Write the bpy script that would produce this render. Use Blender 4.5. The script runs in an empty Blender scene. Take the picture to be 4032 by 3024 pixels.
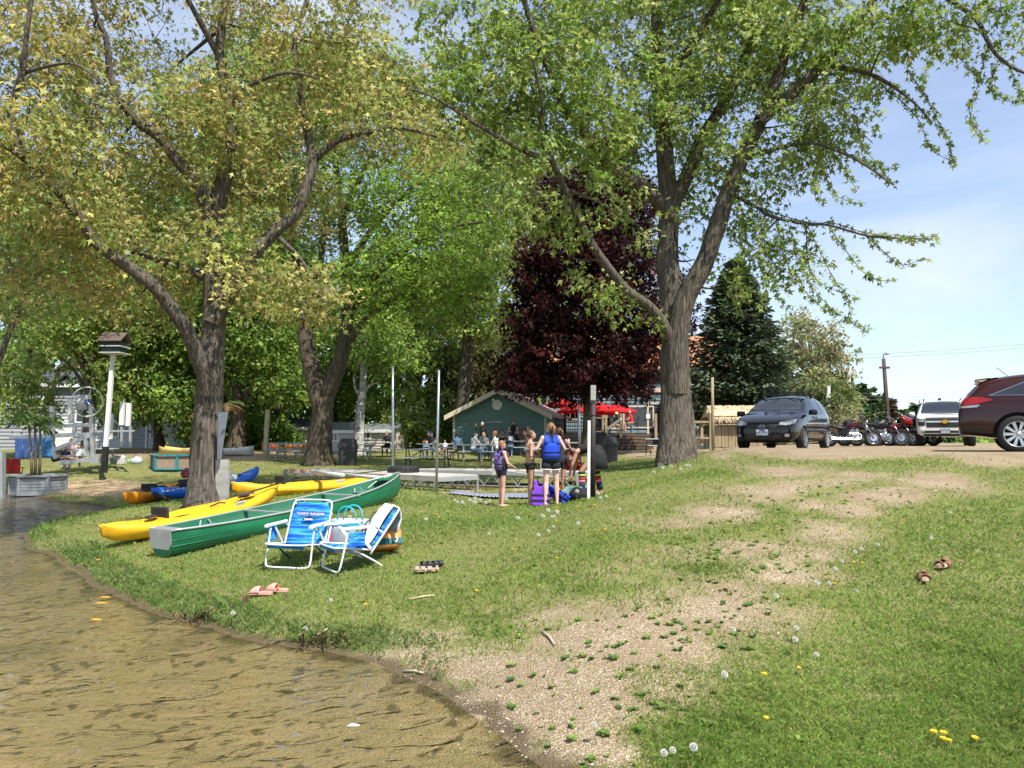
import bpy, bmesh, math, random
import numpy as np
from mathutils import Vector, Matrix
from mathutils.bvhtree import BVHTree
R = math.radians
random.seed(7)
rng = np.random.default_rng(11)
SC = bpy.context.scene
COL = SC.collection
# ---------------------------------------------------------------- camera, sky, sun, exposure
EYE, PITCH, FPX = 1.75, R(4.28), 769.0
cam = bpy.data.cameras.new('camera'); cam.lens = 36 * FPX / 1024; cam.sensor_width = 36; cam.clip_end = 4000; cam.clip_start = .05
camo = bpy.data.objects.new('camera', cam); COL.objects.link(camo)
camo.location = (0, 0, EYE); camo.rotation_euler = (math.pi / 2 + PITCH, 0, 0); SC.camera = camo
SUN_AZ, SUN_EL = R(146), R(57)            # compass style: 0 = +Y, clockwise
sd = Vector((math.sin(SUN_AZ) * math.cos(SUN_EL), math.cos(SUN_AZ) * math.cos(SUN_EL), math.sin(SUN_EL)))
sun = bpy.data.lights.new('sun', 'SUN'); sun.energy = 4.4; sun.angle = R(.53); sun.color = (1, .95, .87)
suno = bpy.data.objects.new('sun', sun); COL.objects.link(suno); suno.rotation_euler = sd.to_track_quat('Z', 'Y').to_euler()
wd = bpy.data.worlds.new('World'); SC.world = wd; wd.use_nodes = True
nt = wd.node_tree; N = nt.nodes; L = nt.links; N.clear()
wo = N.new('ShaderNodeOutputWorld'); bg = N.new('ShaderNodeBackground'); bg.inputs[1].default_value = .125
sky = N.new('ShaderNodeTexSky'); sky.sky_type = 'NISHITA'; sky.sun_disc = False
sky.sun_elevation = SUN_EL; sky.sun_rotation = SUN_AZ; sky.air_density = .85; sky.dust_density = .3; sky.ozone_density = 3.0; sky.altitude = 250
tc = N.new('ShaderNodeTexCoord'); mp = N.new('ShaderNodeMapping'); mp.inputs['Scale'].default_value = (1.6, 1.0, 5.0); mp.inputs['Rotation'].default_value = (0, R(12), R(25))
n1 = N.new('ShaderNodeTexNoise'); n1.inputs['Scale'].default_value = 1.3; n1.inputs['Detail'].default_value = 6; n1.inputs['Roughness'].default_value = .5; n1.inputs['Distortion'].default_value = .5
rp = N.new('ShaderNodeValToRGB'); rp.color_ramp.elements[0].position = .50; rp.color_ramp.elements[1].position = .80
rp.color_ramp.elements[0].color = (.26, .26, .26, 1); rp.color_ramp.elements[1].color = (.85, .85, .85, 1)
mx = N.new('ShaderNodeMix'); mx.data_type = 'RGBA'; mx.inputs[7].default_value = (4.6, 4.9, 5.5, 1)
L.new(tc.outputs['Generated'], mp.inputs[0]); L.new(mp.outputs[0], n1.inputs['Vector']); L.new(n1.outputs[0], rp.inputs[0])
L.new(rp.outputs[0], mx.inputs[0]); L.new(sky.outputs[0], mx.inputs[6]); L.new(mx.outputs[2], bg.inputs[0]); L.new(bg.outputs[0], wo.inputs[0])
SC.view_settings.view_transform = 'Standard'; SC.view_settings.look = 'None'; SC.view_settings.exposure = 0.86; SC.view_settings.gamma = 1
SC.render.engine = 'CYCLES'; SC.cycles.max_bounces = 6; SC.cycles.transparent_max_bounces = 8; SC.cycles.diffuse_bounces = 3
SC.cycles.caustics_reflective = False; SC.cycles.caustics_refractive = False
SC.cycles.use_denoising = True

# ---------------------------------------------------------------- picture measurements -> places
def Zm(x0, y0, s): return lambda x, y: ((x0 + s * x) / 3.9375, (y0 + s * y) / 3.9375)
A = Zm(0, 0, 4032 / 2212)
R1 = Zm(0, 1200, 1000 / 2212); R2 = Zm(900, 1400, 800 / 2212); R3 = Zm(1600, 1450, 800 / 2212); R4 = Zm(2200, 1400, 700 / 2212)
R5 = Zm(2600, 1200, 800 / 2212); R6 = Zm(3200, 1300, 832 / 2212); R7 = Zm(350, 1800, 1300 / 2212); R8 = Zm(1750, 1650, 700 / 2212)
T1 = Zm(0, 0, 1400 / 1787); T2 = Zm(1300, 0, 1400 / 1787); T3 = Zm(2500, 0, 1532 / 1815)
F4 = Zm(0, 1850, 1400 / 1978); F5 = Zm(1200, 2000, 1500 / 2212); F6 = Zm(2600, 1700, 1432 / 1794)
def raydir(px, py):
    u = (px - 512) / FPX; v = (384 - py) / FPX
    yc = math.cos(PITCH) - v * math.sin(PITCH); zc = math.sin(PITCH) + v * math.cos(PITCH)
    return u / yc, zc / yc
def W(q, D):
    a, b = raydir(*q); return Vector((a * D, D, EYE + b * D))
def MP(D): return D / FPX          # metres in one picture pixel at distance D
# ---------------------------------------------------------------- ground heights (water at 0)
SHORE = [(-300, 1040), (-120, 1050), (0, 1062), (80, 1075), (150, 1087), (230, 1098), (150, 1122), (80, 1145), (55, 1165), (62, 1188), (120, 1215), (180, 1240), (212, 1270), (270, 1290),
         (330, 1325), (400, 1342), (500, 1365), (525, 1386), (600, 1388), (680, 1402), (740, 1402), (785, 1425), (850, 1450), (960, 1490), (1000, 1530), (1060, 1555), (1110, 1600), (1180, 1640), (1235, 1690), (1330, 1800)]
def atz(q, z):
    a, b = raydir(*q); D = (z - EYE) / b; return (a * D, D, z)
CT = [atz(A(*s), 0.0) for s in SHORE]
for x, y, z in [(400, 1098, .4), (500, 1098, .42), (360, 1200, .12), (220, 1180, .07), (860, 1075, .62), (700, 1120, .5), (1085, 1093, .55), (1190, 1092, .56), (960, 1090, .56), (600, 1230, .22), (720, 1252, .23),
                (585, 1290, .12), (925, 1240, .36), (700, 1340, .12), (1000, 1350, .2), (1100, 1480, .1), (1290, 1082, .80), (1300, 1200, .62), (1300, 1400, .30), (1250, 1560, .12), (900, 1150, .5), (1150, 1130, .58),
                (300, 1030, .42), (180, 1040, .32), (60, 1030, .42), (1420, 1012, 1.03), (1360, 1030, .95)]:
    CT.append(atz(A(x, y), z))
for X in (2.6, 5.0, 8.0, 13):
    for Y in (3.6, 6, 9, 12):
        CT.append((X, Y, .134 * (Y - 4) + .1 + .012 * (X - 3)))
CT += [(1.9, 6.5, .42), (1.9, 9.2, .76), (1.9, 12, 1.0)]
for X, Y, z in [(5.5, 17, 1.50), (5.6, 21, 1.55), (7, 15, 1.52), (9, 15, 1.56), (12, 15, 1.57), (20, 15, 1.57), (8, 22, 1.57), (12, 22, 1.57), (20, 25, 1.57), (12, 32, 1.57), (20, 35, 1.57), (30, 30, 1.57), (30, 50, 1.57),
                (16, 50, 1.57), (8, 32, 1.45), (3.4, 20.5, 1.0), (2.0, 18, .75), (0.5, 17.5, .6), (-3, 20, .62), (-8, 22, .62), (-3, 26, .70), (2, 26, .78), (-10, 32, .75), (-3, 32, .76), (4, 32, .85), (-16, 30, .72), (-22, 28, .45), (-26, 33, .6),
                (-10, 38, .9), (0, 38, .92), (6, 38, 1.0), (-10, 46, 1.15), (2, 45, 1.22), (10, 45, 1.35), (-20, 40, .95), (-30, 45, 1.1), (-20, 60, 1.3), (0, 60, 1.4), (20, 65, 1.5), (40, 70, 1.5), (-40, 60, 1.3), (-40, 75, 1.4), (0, 75, 1.5), (40, 20, 1.5), (40, 2, .6), (20, 2, .35),
                (-4, 4, -.32), (-3, 6, -.22), (-1.3, 4.4, -.12), (-8, 7, -.6), (-6, 9, -.12), (-12, 12, -.7), (-14, 17, -.5), (-11, 20, -.12), (-20, 20, -.9), (-25, 12, -1.5), (-45, 30, -1.4), (-45, 0, -2), (-15, 0, -1.4), (-5, -3, -.9), (0, 0, -.42), (2, 1, -.05), (1.2, 2.5, -.02), (5, -3, -.2), (0, -10, -1.5), (20, -8, -.2), (-20, -10, -2.2), (40, -10, 0)]:
    CT.append((X, Y, z))
CT = np.array(CT)
def _phi(r2): return .5 * r2 * np.log(r2 + 1e-9)
_n = len(CT); _K = _phi(((CT[:, None, :2] - CT[None, :, :2]) ** 2).sum(2)) + np.eye(_n) * .35
_Pm = np.hstack([np.ones((_n, 1)), CT[:, :2]])
_S = np.linalg.solve(np.vstack([np.hstack([_K, _Pm]), np.hstack([_Pm.T, np.zeros((3, 3))])]), np.concatenate([CT[:, 2], np.zeros(3)]))
def tps(X, Y):
    X = np.clip(X, -45, 42); Y = np.clip(Y, -10, 75); out = _S[_n] + _S[_n + 1] * X + _S[_n + 2] * Y
    for i in range(_n): out = out + _S[i] * _phi((X - CT[i, 0]) ** 2 + (Y - CT[i, 1]) ** 2)
    return out
_gx = np.arange(-46, 43.01, .2); _gy = np.arange(-11, 76.01, .2)
_GX, _GY = np.meshgrid(_gx, _gy); _GZ = tps(_GX, _GY)
def _ss(a, b, x): t = np.clip((x - a) / (b - a), 0, 1); return t * t * (3 - 2 * t)
_lotm = _ss(13.0, 15.0, _GY) * _ss(4.4, 5.6, _GX)
_GZ = np.minimum(_GZ, np.where(_lotm > .01, 1.57 + (1 - _lotm) * .2, 9))
_GZ = _GZ * (1 - _lotm) + _lotm * np.minimum(_GZ, 1.57 - .03 * (1 - _ss(15, 19, _GY)))
_bank = _ss(-.3, -1.6, _GX) * (1 - _ss(16.5, 18, _GY))
_GZ = _GZ + .085 * _ss(0, .045, _GZ) * _bank
_GZ = np.where(_GY > 10, _GZ + .015 * np.sin(_GX * 1.3 + 2 * np.sin(_GY * .7)) * np.cos(_GY * 1.1), _GZ)
def hz(X, Y):
    X = np.asarray(X, float); Y = np.asarray(Y, float)
    fx = np.clip((X + 46) / .2, 0, len(_gx) - 1.001); fy = np.clip((Y + 11) / .2, 0, len(_gy) - 1.001)
    i = fx.astype(int); j = fy.astype(int); a = fx - i; b = fy - j
    return (_GZ[j, i] * (1 - a) + _GZ[j, i + 1] * a) * (1 - b) + (_GZ[j + 1, i] * (1 - a) + _GZ[j + 1, i + 1] * a) * b
def gz(x, y): return float(hz(x, y))
_Ds = np.concatenate([np.arange(2, 12, .04), np.arange(12, 75, .12)])
def hit(q):
    """where the sight line through picture point q meets the ground"""
    a, b = raydir(*q); z = EYE + b * _Ds; g = hz(a * _Ds, _Ds); k = np.argmax(z <= g)
    if not (z <= g).any(): k = len(_Ds) - 1
    return Vector((a * _Ds[k], _Ds[k], float(g[k])))
def GP(q, D):
    """ground point below the picture column q at distance D"""
    x = (q[0] - 512) / FPX * D
    for _ in range(3): x = (q[0] - 512) / FPX * (D * math.cos(PITCH) + (gz(x, D) - EYE) * math.sin(PITCH))
    return Vector((x, D, gz(x, D)))
def project(X, Y, Z):
    z = Z - EYE; d = np.maximum(Y * math.cos(PITCH) + z * math.sin(PITCH), .05); h = z * math.cos(PITCH) - Y * math.sin(PITCH)
    return 512 + FPX * X / d, 384 - FPX * h / d, d
# ---------------------------------------------------------------- materials
MATS = {}
def pm(name, col, rough=.6, metal=0, var=.12, scale=6, bump=0, bscale=40, stretch=(1, 1, 1), spec=.4, col2=None, trans=0, attr=None, coat=0, detail=4, bdist=.02):
    """procedural material: noise varied colour, fine relief"""
    if name in MATS: return MATS[name]
    m = bpy.data.materials.new(name); m.use_nodes = True; nt = m.node_tree; N = nt.nodes; L = nt.links
    b = N['Principled BSDF']; b.inputs['Roughness'].default_value = rough; b.inputs['Metallic'].default_value = metal; b.inputs['Specular IOR Level'].default_value = spec
    if coat: b.inputs['Coat Weight'].default_value = coat; b.inputs['Coat Roughness'].default_value = .03
    tc = N.new('ShaderNodeTexCoord'); mp = N.new('ShaderNodeMapping'); mp.inputs['Scale'].default_value = stretch; L.new(tc.outputs['Object'], mp.inputs[0])
    no = N.new('ShaderNodeTexNoise'); no.inputs['Scale'].default_value = scale; no.inputs['Detail'].default_value = detail; L.new(mp.outputs[0], no.inputs['Vector'])
    mx = N.new('ShaderNodeMix'); mx.data_type = 'RGBA'
    c = Vector(col[:3]); c2 = Vector(col2) if col2 else c * (1 + var); c1 = c if col2 else c * (1 - var)
    mx.inputs[6].default_value = (*c1, 1); mx.inputs[7].default_value = (*c2, 1)
    rr = N.new('ShaderNodeMapRange'); rr.inputs[1].default_value = .3; rr.inputs[2].default_value = .7; L.new(no.outputs[0], rr.inputs[0]); L.new(rr.outputs[0], mx.inputs[0])
    out = mx.outputs[2]
    if attr:
        at = N.new('ShaderNodeAttribute'); at.attribute_name = attr; mm = N.new('ShaderNodeMix'); mm.data_type = 'RGBA'; mm.blend_type = 'MULTIPLY'; mm.inputs[0].default_value = 1
        L.new(out, mm.inputs[6]); L.new(at.outputs['Color'], mm.inputs[7]); out = mm.outputs[2]
    L.new(out, b.inputs['Base Color'])
    if bump:
        n2 = N.new('ShaderNodeTexNoise'); n2.inputs['Scale'].default_value = bscale; n2.inputs['Detail'].default_value = 3; L.new(mp.outputs[0], n2.inputs['Vector'])
        bu = N.new('ShaderNodeBump'); bu.inputs['Strength'].default_value = bump; bu.inputs['Distance'].default_value = bdist; L.new(n2.outputs[0], bu.inputs['Height']); L.new(bu.outputs[0], b.inputs['Normal'])
    if trans:
        tr = N.new('ShaderNodeBsdfTranslucent'); L.new(out, tr.inputs[0]); ms = N.new('ShaderNodeMixShader'); ms.inputs[0].default_value = trans
        L.new(b.outputs[0], ms.inputs[1]); L.new(tr.outputs[0], ms.inputs[2]); L.new(ms.outputs[0], N['Material Output'].inputs[0])
    MATS[name] = m; return m
# ---------------------------------------------------------------- object helpers
def tag(o, label=None, cat=None, group=None, kind=None):
    if label: o['label'] = label
    if cat: o['category'] = cat
    if group: o['group'] = group
    if kind: o['kind'] = kind
    return o
def empty(name, loc, label, cat, rz=0, group=None, scale=1):
    o = bpy.data.objects.new(name, None); COL.objects.link(o); o.location = loc; o.rotation_euler = (0, 0, rz); o.scale = (scale,) * 3; o.empty_display_size = .1
    return tag(o, label, cat, group)
def link(name, me, mat, parent=None, smooth=False):
    o = bpy.data.objects.new(name, me); COL.objects.link(o)
    for m in (mat if isinstance(mat, (list, tuple)) else [mat]): me.materials.append(m)
    if smooth: me.polygons.foreach_set('use_smooth', np.ones(len(me.polygons), bool))
    if parent: o.parent = parent
    return o
def mesh_np(name, V, F, colors=None):
    V = np.ascontiguousarray(V, np.float32); F = np.ascontiguousarray(F, np.int32); k = F.shape[1]
    me = bpy.data.meshes.new(name); me.vertices.add(len(V)); me.vertices.foreach_set('co', V.ravel())
    me.loops.add(F.size); me.loops.foreach_set('vertex_index', F.ravel()); me.polygons.add(len(F)); me.polygons.foreach_set('loop_start', np.arange(0, F.size, k, dtype=np.int32))
    me.update(calc_edges=True)
    if colors is not None:
        ca = me.color_attributes.new('tint', 'FLOAT_COLOR', 'POINT'); c = np.ones((len(V), 4), np.float32); c[:, :3] = colors; ca.data.foreach_set('color', c.ravel())
    return me
def frame(d, up=Vector((0, 0, 1))):
    d = Vector(d).normalized(); s = d.cross(up)
    if s.length < 1e-4: s = d.cross(Vector((0, 1, 0)))
    s.normalize(); return s, s.cross(d).normalized() * 1.0, d
def smoothpath(P, k=4):
    P = [Vector(p) for p in P]
    if len(P) < 3: return P
    out = []
    for i in range(len(P) - 1):
        a = P[max(i - 1, 0)]; b = P[i]; c = P[i + 1]; d = P[min(i + 2, len(P) - 1)]
        for j in range(k):
            t = j / k; out.append(.5 * ((2 * b) + (c - a) * t + (2 * a - 5 * b + 4 * c - d) * t * t + (3 * b - a - 3 * c + d) * t ** 3))
    return out + [P[-1]]
class MB:
    def __init__(s): s.v = []; s.f = []; s.mi = []; s.cur = 0
    def add(s, V, F):
        n = len(s.v); s.v += [Vector(p) for p in V]; s.f += [tuple(i + n for i in f) for f in F]; s.mi += [s.cur] * len(F); return s
    def box(s, c, size, M=None, taper=1):
        x, y, z = [q / 2 for q in size]; V = []
        for dz in (-1, 1):
            k = taper if dz > 0 else 1
            for dx, dy in ((-1, -1), (1, -1), (1, 1), (-1, 1)): V.append(Vector((dx * x * k, dy * y * k, dz * z)))
        if M is not None: V = [M @ p for p in V]
        V = [p + Vector(c) for p in V]
        return s.add(V, [(3, 2, 1, 0), (4, 5, 6, 7), (0, 1, 5, 4), (1, 2, 6, 5), (2, 3, 7, 6), (3, 0, 4, 7)])
    def beam(s, a, b, w, h=None, up=(0, 0, 1)):
        a = Vector(a); b = Vector(b); h = h or w; x, y, d = frame(b - a, Vector(up)); V = []
        for p in (a, b):
            for i, j in ((-1, -1), (1, -1), (1, 1), (-1, 1)): V.append(p + x * (i * w / 2) + y * (j * h / 2))
        return s.add(V, [(0, 1, 2, 3), (7, 6, 5, 4), (4, 5, 1, 0), (5, 6, 2, 1), (6, 7, 3, 2), (7, 4, 0, 3)])
    def tube(s, P, r, n=8, cap=True):
        P = [Vector(p) for p in P]; m = len(P); r = [r] * m if not hasattr(r, '__len__') else r
        V = []; x = None
        for i in range(m):
            d = (P[min(i + 1, m - 1)] - P[max(i - 1, 0)])
            if d.length < 1e-9: d = Vector((0, 0, 1))
            d.normalize()
            if x is None: x = frame(d)[0]
            x = (x - d * x.dot(d))
            if x.length < 1e-6: x = frame(d)[0]
            x.normalize(); y = d.cross(x)
            for k in range(n):
                a = 2 * math.pi * k / n; V.append(P[i] + (x * math.cos(a) + y * math.sin(a)) * r[i])
        F = [(i * n + k, i * n + (k + 1) % n, (i + 1) * n + (k + 1) % n, (i + 1) * n + k) for i in range(m - 1) for k in range(n)]
        if cap: F += [tuple(range(n - 1, -1, -1)), tuple((m - 1) * n + k for k in range(n))]
        return s.add(V, F)
    def lathe(s, prof, n=16, o=(0, 0, 0), M=None, cap=True):
        V = []; m = len(prof)
        for r, z in prof:
            for k in range(n):
                a = 2 * math.pi * k / n; p = Vector((r * math.cos(a), r * math.sin(a), z)); V.append((M @ p if M is not None else p) + Vector(o))
        F = [(i * n + k, i * n + (k + 1) % n, (i + 1) * n + (k + 1) % n, (i + 1) * n + k) for i in range(m - 1) for k in range(n)]
        if cap: F += [tuple(range(n - 1, -1, -1)), tuple((m - 1) * n + k for k in range(n))]
        return s.add(V, F)
    def ell(s, c, rad, M=None, n=10, m=7):
        V = [Vector((0, 0, -1))]; F = []
        for i in range(1, m):
            t = math.pi * i / m - math.pi / 2
            for k in range(n): a = 2 * math.pi * k / n; V.append(Vector((math.cos(t) * math.cos(a), math.cos(t) * math.sin(a), math.sin(t))))
        V.append(Vector((0, 0, 1)))
        for k in range(n):
            F.append((0, 1 + (k + 1) % n, 1 + k))
            for i in range(m - 2): F.append((1 + i * n + k, 1 + i * n + (k + 1) % n, 1 + (i + 1) * n + (k + 1) % n, 1 + (i + 1) * n + k))
            F.append((1 + (m - 2) * n + k, 1 + (m - 2) * n + (k + 1) % n, len(V) - 1))
        V = [Vector((p.x * rad[0], p.y * rad[1], p.z * rad[2])) for p in V]
        if M is not None: V = [M @ p for p in V]
        return s.add([p + Vector(c) for p in V], F)
    def loft(s, secs, closed=True, cap=True):
        n = len(secs[0]); m = len(secs); V = [p for q in secs for p in q]; kk = n if closed else n - 1
        F = [(i * n + k, i * n + (k + 1) % n, (i + 1) * n + (k + 1) % n, (i + 1) * n + k) for i in range(m - 1) for k in range(kk)]
        if cap and closed: F += [tuple(range(n - 1, -1, -1)), tuple((m - 1) * n + k for k in range(n))]
        return s.add(V, F)
    def prism(s, poly, a, b):
        """poly: points (u,v); a,b: functions (u,v)->Vector for the two ends"""
        n = len(poly); V = [a(*p) for p in poly] + [b(*p) for p in poly]
        return s.add(V, [tuple(range(n - 1, -1, -1)), tuple(range(n, 2 * n))] + [(k, (k + 1) % n, n + (k + 1) % n, n + k) for k in range(n)])
    def mesh(s, name='mesh', fix=True):
        me = bpy.data.meshes.new(name); me.from_pydata(s.v, [], s.f)
        if len(set(s.mi)) > 1: me.polygons.foreach_set('material_index', np.array(s.mi, np.int32))
        if fix:
            bm = bmesh.new(); bm.from_mesh(me); bmesh.ops.recalc_face_normals(bm, faces=bm.faces); bm.to_mesh(me); bm.free()
        me.update(); return me
    def build(s, name, mat, parent=None, smooth=False, world=False, sub=0, bevel=0, solid=0):
        if world and parent is not None:
            M = Matrix.Translation(parent.location) @ Matrix.Rotation(parent.rotation_euler[2], 4, 'Z'); M = M.inverted(); s.v = [M @ p for p in s.v]
        o = link(name, s.mesh(name), mat, parent, smooth)
        if solid: q = o.modifiers.new('s', 'SOLIDIFY'); q.thickness = solid; q.offset = 0
        if bevel: q = o.modifiers.new('b', 'BEVEL'); q.width = bevel; q.segments = 2; q.limit_method = 'ANGLE'
        if sub: q = o.modifiers.new('u', 'SUBSURF'); q.levels = q.render_levels = sub
        return o
def smooth_ang(o, ang=40):
    me = o.data; me.polygons.foreach_set('use_smooth', np.ones(len(me.polygons), bool))
    try: me.set_sharp_from_angle(angle=R(ang))
    except Exception: pass
    return o
def copy_tree(o, parent=None):
    c = o.copy(); COL.objects.link(c); c.parent = parent
    for ch in list(o.children): copy_tree(ch, c)
    return c
def textmesh(txt, size, mat, parent, M, name='lettering', depth=.002):
    cu = bpy.data.curves.new('t', 'FONT'); cu.body = txt; cu.size = size; cu.extrude = depth; cu.align_x = 'CENTER'; cu.align_y = 'CENTER'; cu.resolution_u = 2
    to = bpy.data.objects.new('t', cu); me = bpy.data.meshes.new_from_object(to); me.transform(M); bpy.data.objects.remove(to); bpy.data.curves.remove(cu)
    return tag(link(name, me, mat, parent), kind='stuff')
# ================================================================ ground, water
def nonuni(segs):
    out = [segs[0][0]]
    for a, b, st in segs:
        n = max(1, round((b - a) / st)); out += list(a + (b - a) * (i + 1) / n for i in range(n))
    return np.array(out)
def pxblob(px, py, L):
    m = np.zeros_like(px)
    for x, y, rx, ry, s in L:
        m = np.maximum(m, s * np.exp(-(((px - x / 2.16016) / (rx / 2.16016)) ** 2 + ((py - y / 2.16016) / (ry / 2.16016)) ** 2)))
    return m
GRAVEL = [(1050, 1560, 190, 80, 1.1), (1200, 1500, 230, 100, 1.1), (1380, 1380, 230, 90, 1.0), (1560, 1330, 170, 60, .85), (1260, 1600, 110, 70, .9), (1000, 1440, 200, 60, .75), (1250, 1330, 200, 70, .45), (1560, 1110, 100, 26, .72), (1480, 1200, 140, 30, .5), (1620, 1190, 160, 34, .58),
          (1690, 1060, 70, 30, .7), (1750, 1090, 60, 18, .55), (1900, 1075, 120, 24, .75), (2020, 1040, 110, 22, .8), (1840, 1030, 130, 14, .6), (1700, 1020, 100, 16, .8), (850, 1420, 90, 30, .6), (1700, 1330, 110, 40, .5), (1610, 1010, 60, 14, .5), (2190, 985, 150, 24, 1), (1560, 985, 40, 10, .6), (1700, 1240, 120, 50, .62), (1800, 1150, 110, 40, .66), (1760, 1200, 90, 30, .6), (1500, 1290, 160, 50, .5), (1350, 1240, 160, 40, .35), (1620, 1060, 120, 24, .5), (1450, 1130, 120, 24, .42), (950, 1380, 140, 40, .45), (1420, 1480, 160, 60, .6), (2100, 1060, 90, 20, .5), (1330, 1640, 90, 50, .7), (1450, 1340, 130, 44, .8), (1590, 1280, 110, 36, .66), (1690, 1215, 90, 30, .68), (1770, 1155, 80, 26, .7), (1840, 1105, 80, 22, .7), (1940, 1065, 90, 18, .75), (1660, 1075, 90, 18, .6), (1760, 1045, 90, 14, .7)]
SAND = [(220, 1055, 130, 22, 1.0), (120, 1050, 60, 14, .9), (520, 985, 170, 12, 1.0), (330, 975, 120, 8, .9), (470, 988, 60, 8, .9), (1000, 1063, 110, 7, .6), (1130, 1058, 60, 6, .6), (690, 985, 90, 7, .8)]
def masks(X, Y, Z):
    px, py, d = project(X, Y, Z)
    g = 1.22 * pxblob(px, py, GRAVEL) * (Y > 2)
    lot = _ss(.9, 1.3, Z) * 0
    lot = _ss(13.2, 15.0, Y - .05 * X) * _ss(4.6, 6.2, X - .02 * (Y - 15)) * (1 - _ss(75, 90, Y))
    g = np.maximum(g, lot * 1.1); s = pxblob(px, py, SAND) * (Y > 8)
    bed = 1 - _ss(-.03, .035, Z)
    return np.clip(g, 0, 1.2), np.clip(s, 0, 1.2), bed
xs = nonuni([(-900, -300, 100), (-300, -60, 20), (-60, -20, 1.0), (-20, -9, .25), (-9, 9, .1), (9, 20, .3), (20, 60, 1.5), (60, 300, 20), (300, 900, 100)])
ys = nonuni([(-300, -30, 30), (-30, -2, 2), (-2, 2.5, .3), (2.5, 18, .1), (18, 40, .25), (40, 80, 1), (80, 300, 15), (300, 1500, 100)])
GXm, GYm = np.meshgrid(xs, ys); GZm = hz(GXm, GYm)
far = np.clip((np.hypot(np.maximum(np.abs(GXm) - 42, 0), np.maximum(GYm - 75, 0))) / 60, 0, 1)
GZm = GZm * (1 - far * (GYm > 30)) + 1.5 * far * (GYm > 30)
def gridmesh(name, X, Y, Z, cols=None):
    h, w = X.shape; idx = np.arange(h * w).reshape(h, w)
    F = np.stack([idx[:-1, :-1], idx[:-1, 1:], idx[1:, 1:], idx[1:, :-1]], -1).reshape(-1, 4)
    return mesh_np(name, np.stack([X, Y, Z], -1).reshape(-1, 3), F, cols)
mg, ms_, mb = masks(GXm, GYm, GZm)
gm = gridmesh('ground', GXm, GYm, GZm, np.stack([mg, ms_, mb], -1).reshape(-1, 3))
def ground_material():
    m = bpy.data.materials.new('ground'); m.use_nodes = True; nt = m.node_tree; N = nt.nodes; L = nt.links; b = N['Principled BSDF']; b.inputs['Roughness'].default_value = .95; b.inputs['Specular IOR Level'].default_value = .15
    tc = N.new('ShaderNodeTexCoord'); P = tc.outputs['Object']
    def noise(sc, det=4, dist=0):
        n = N.new('ShaderNodeTexNoise'); n.inputs['Scale'].default_value = sc; n.inputs['Detail'].default_value = det; n.inputs['Distortion'].default_value = dist; L.new(P, n.inputs['Vector']); return n.outputs[0]
    def ramp(fac, *stops):
        r = N.new('ShaderNodeValToRGB'); e = r.color_ramp.elements
        while len(e) < len(stops): e.new(.5)
        for k, (p, c) in enumerate(stops): e[k].position = p; e[k].color = (*c, 1) if hasattr(c, '__len__') else (c, c, c, 1)
        L.new(fac, r.inputs[0]); return r.outputs[0]
    def mix(f, a, bb, mode='MIX'):
        x = N.new('ShaderNodeMix'); x.data_type = 'RGBA'; x.blend_type = mode
        for s, v in ((0, f), (6, a), (7, bb)):
            if hasattr(v, 'is_linked'): L.new(v, x.inputs[s])
            elif s == 0: x.inputs[0].default_value = v
            else: x.inputs[s].default_value = (*v, 1)
        return x.outputs[2]
    def math_(op, a, bb):
        x = N.new('ShaderNodeMath'); x.operation = op
        for s, v in ((0, a), (1, bb)):
            if hasattr(v, 'is_linked'): L.new(v, x.inputs[s])
            else: x.inputs[s].default_value = v
        return x.outputs[0]
    def vor(sc, feat='F1'):
        v = N.new('ShaderNodeTexVoronoi'); v.inputs['Scale'].default_value = sc; v.feature = feat; L.new(P, v.inputs['Vector']); return v
    at = N.new('ShaderNodeAttribute'); at.attribute_name = 'tint'; sp = N.new('ShaderNodeSeparateColor'); L.new(at.outputs['Color'], sp.inputs[0])
    grass = mix(ramp(noise(1.1, 6), (.35, 0), (.65, 1)), (.14, .155, .045), (.20, .205, .065))
    grass = mix(ramp(noise(9, 4), (.48, 0), (.66, 1)), grass, (.25, .215, .11))
    peb = vor(62); peb2 = vor(90)
    sc = N.new('ShaderNodeSeparateColor'); L.new(peb.outputs['Color'], sc.inputs[0])
    gravel = ramp(sc.outputs[0], (0, (.20, .15, .085)), (.35, (.39, .31, .19)), (.75, (.50, .41, .265)), (1, (.64, .57, .44)))
    gravel = mix(ramp(noise(2.3, 5), (.4, 0), (.62, .75)), gravel, (.33, .245, .15))
    gravel = mix(ramp(peb.outputs['Distance'], (.25, 0), (.6, .6)), gravel, (.17, .12, .08))
    sand = mix(noise(3, 6), (.36, .25, .145), (.50, .37, .235))
    gm_ = math_('ADD', sp.outputs[0], math_('MULTIPLY', math_('SUBTRACT', noise(1.9, 7), .5), 1.3))
    gmask = ramp(gm_, (.22, 0), (.72, 1))
    sm_ = math_('ADD', sp.outputs[1], math_('MULTIPLY', math_('SUBTRACT', noise(1.5, 6), .5), .9)); smask = ramp(sm_, (.35, 0), (.6, 1))
    col = mix(smask, mix(gmask, grass, gravel), sand)
    bed = mix(ramp(noise(1.6, 5), (.3, 0), (.75, 1)), (.41, .315, .195), (.29, .24, .14))
    sc2 = N.new('ShaderNodeSeparateColor'); L.new(peb2.outputs['Color'], sc2.inputs[0])
    bed = mix(ramp(sc2.outputs[1], (.55, 0), (1, .55)), bed, (.40, .29, .15))
    bed = mix(ramp(noise(7.5, 5, .3), (.58, 0), (.66, .75)), bed, (.07, .062, .032))
    bed = mix(ramp(noise(24, 4), (.60, 0), (.72, .6)), bed, (.10, .08, .04))
    bed = mix(ramp(noise(.9, 3), (.50, 0), (.74, .6)), bed, (.12, .11, .055))
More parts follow.
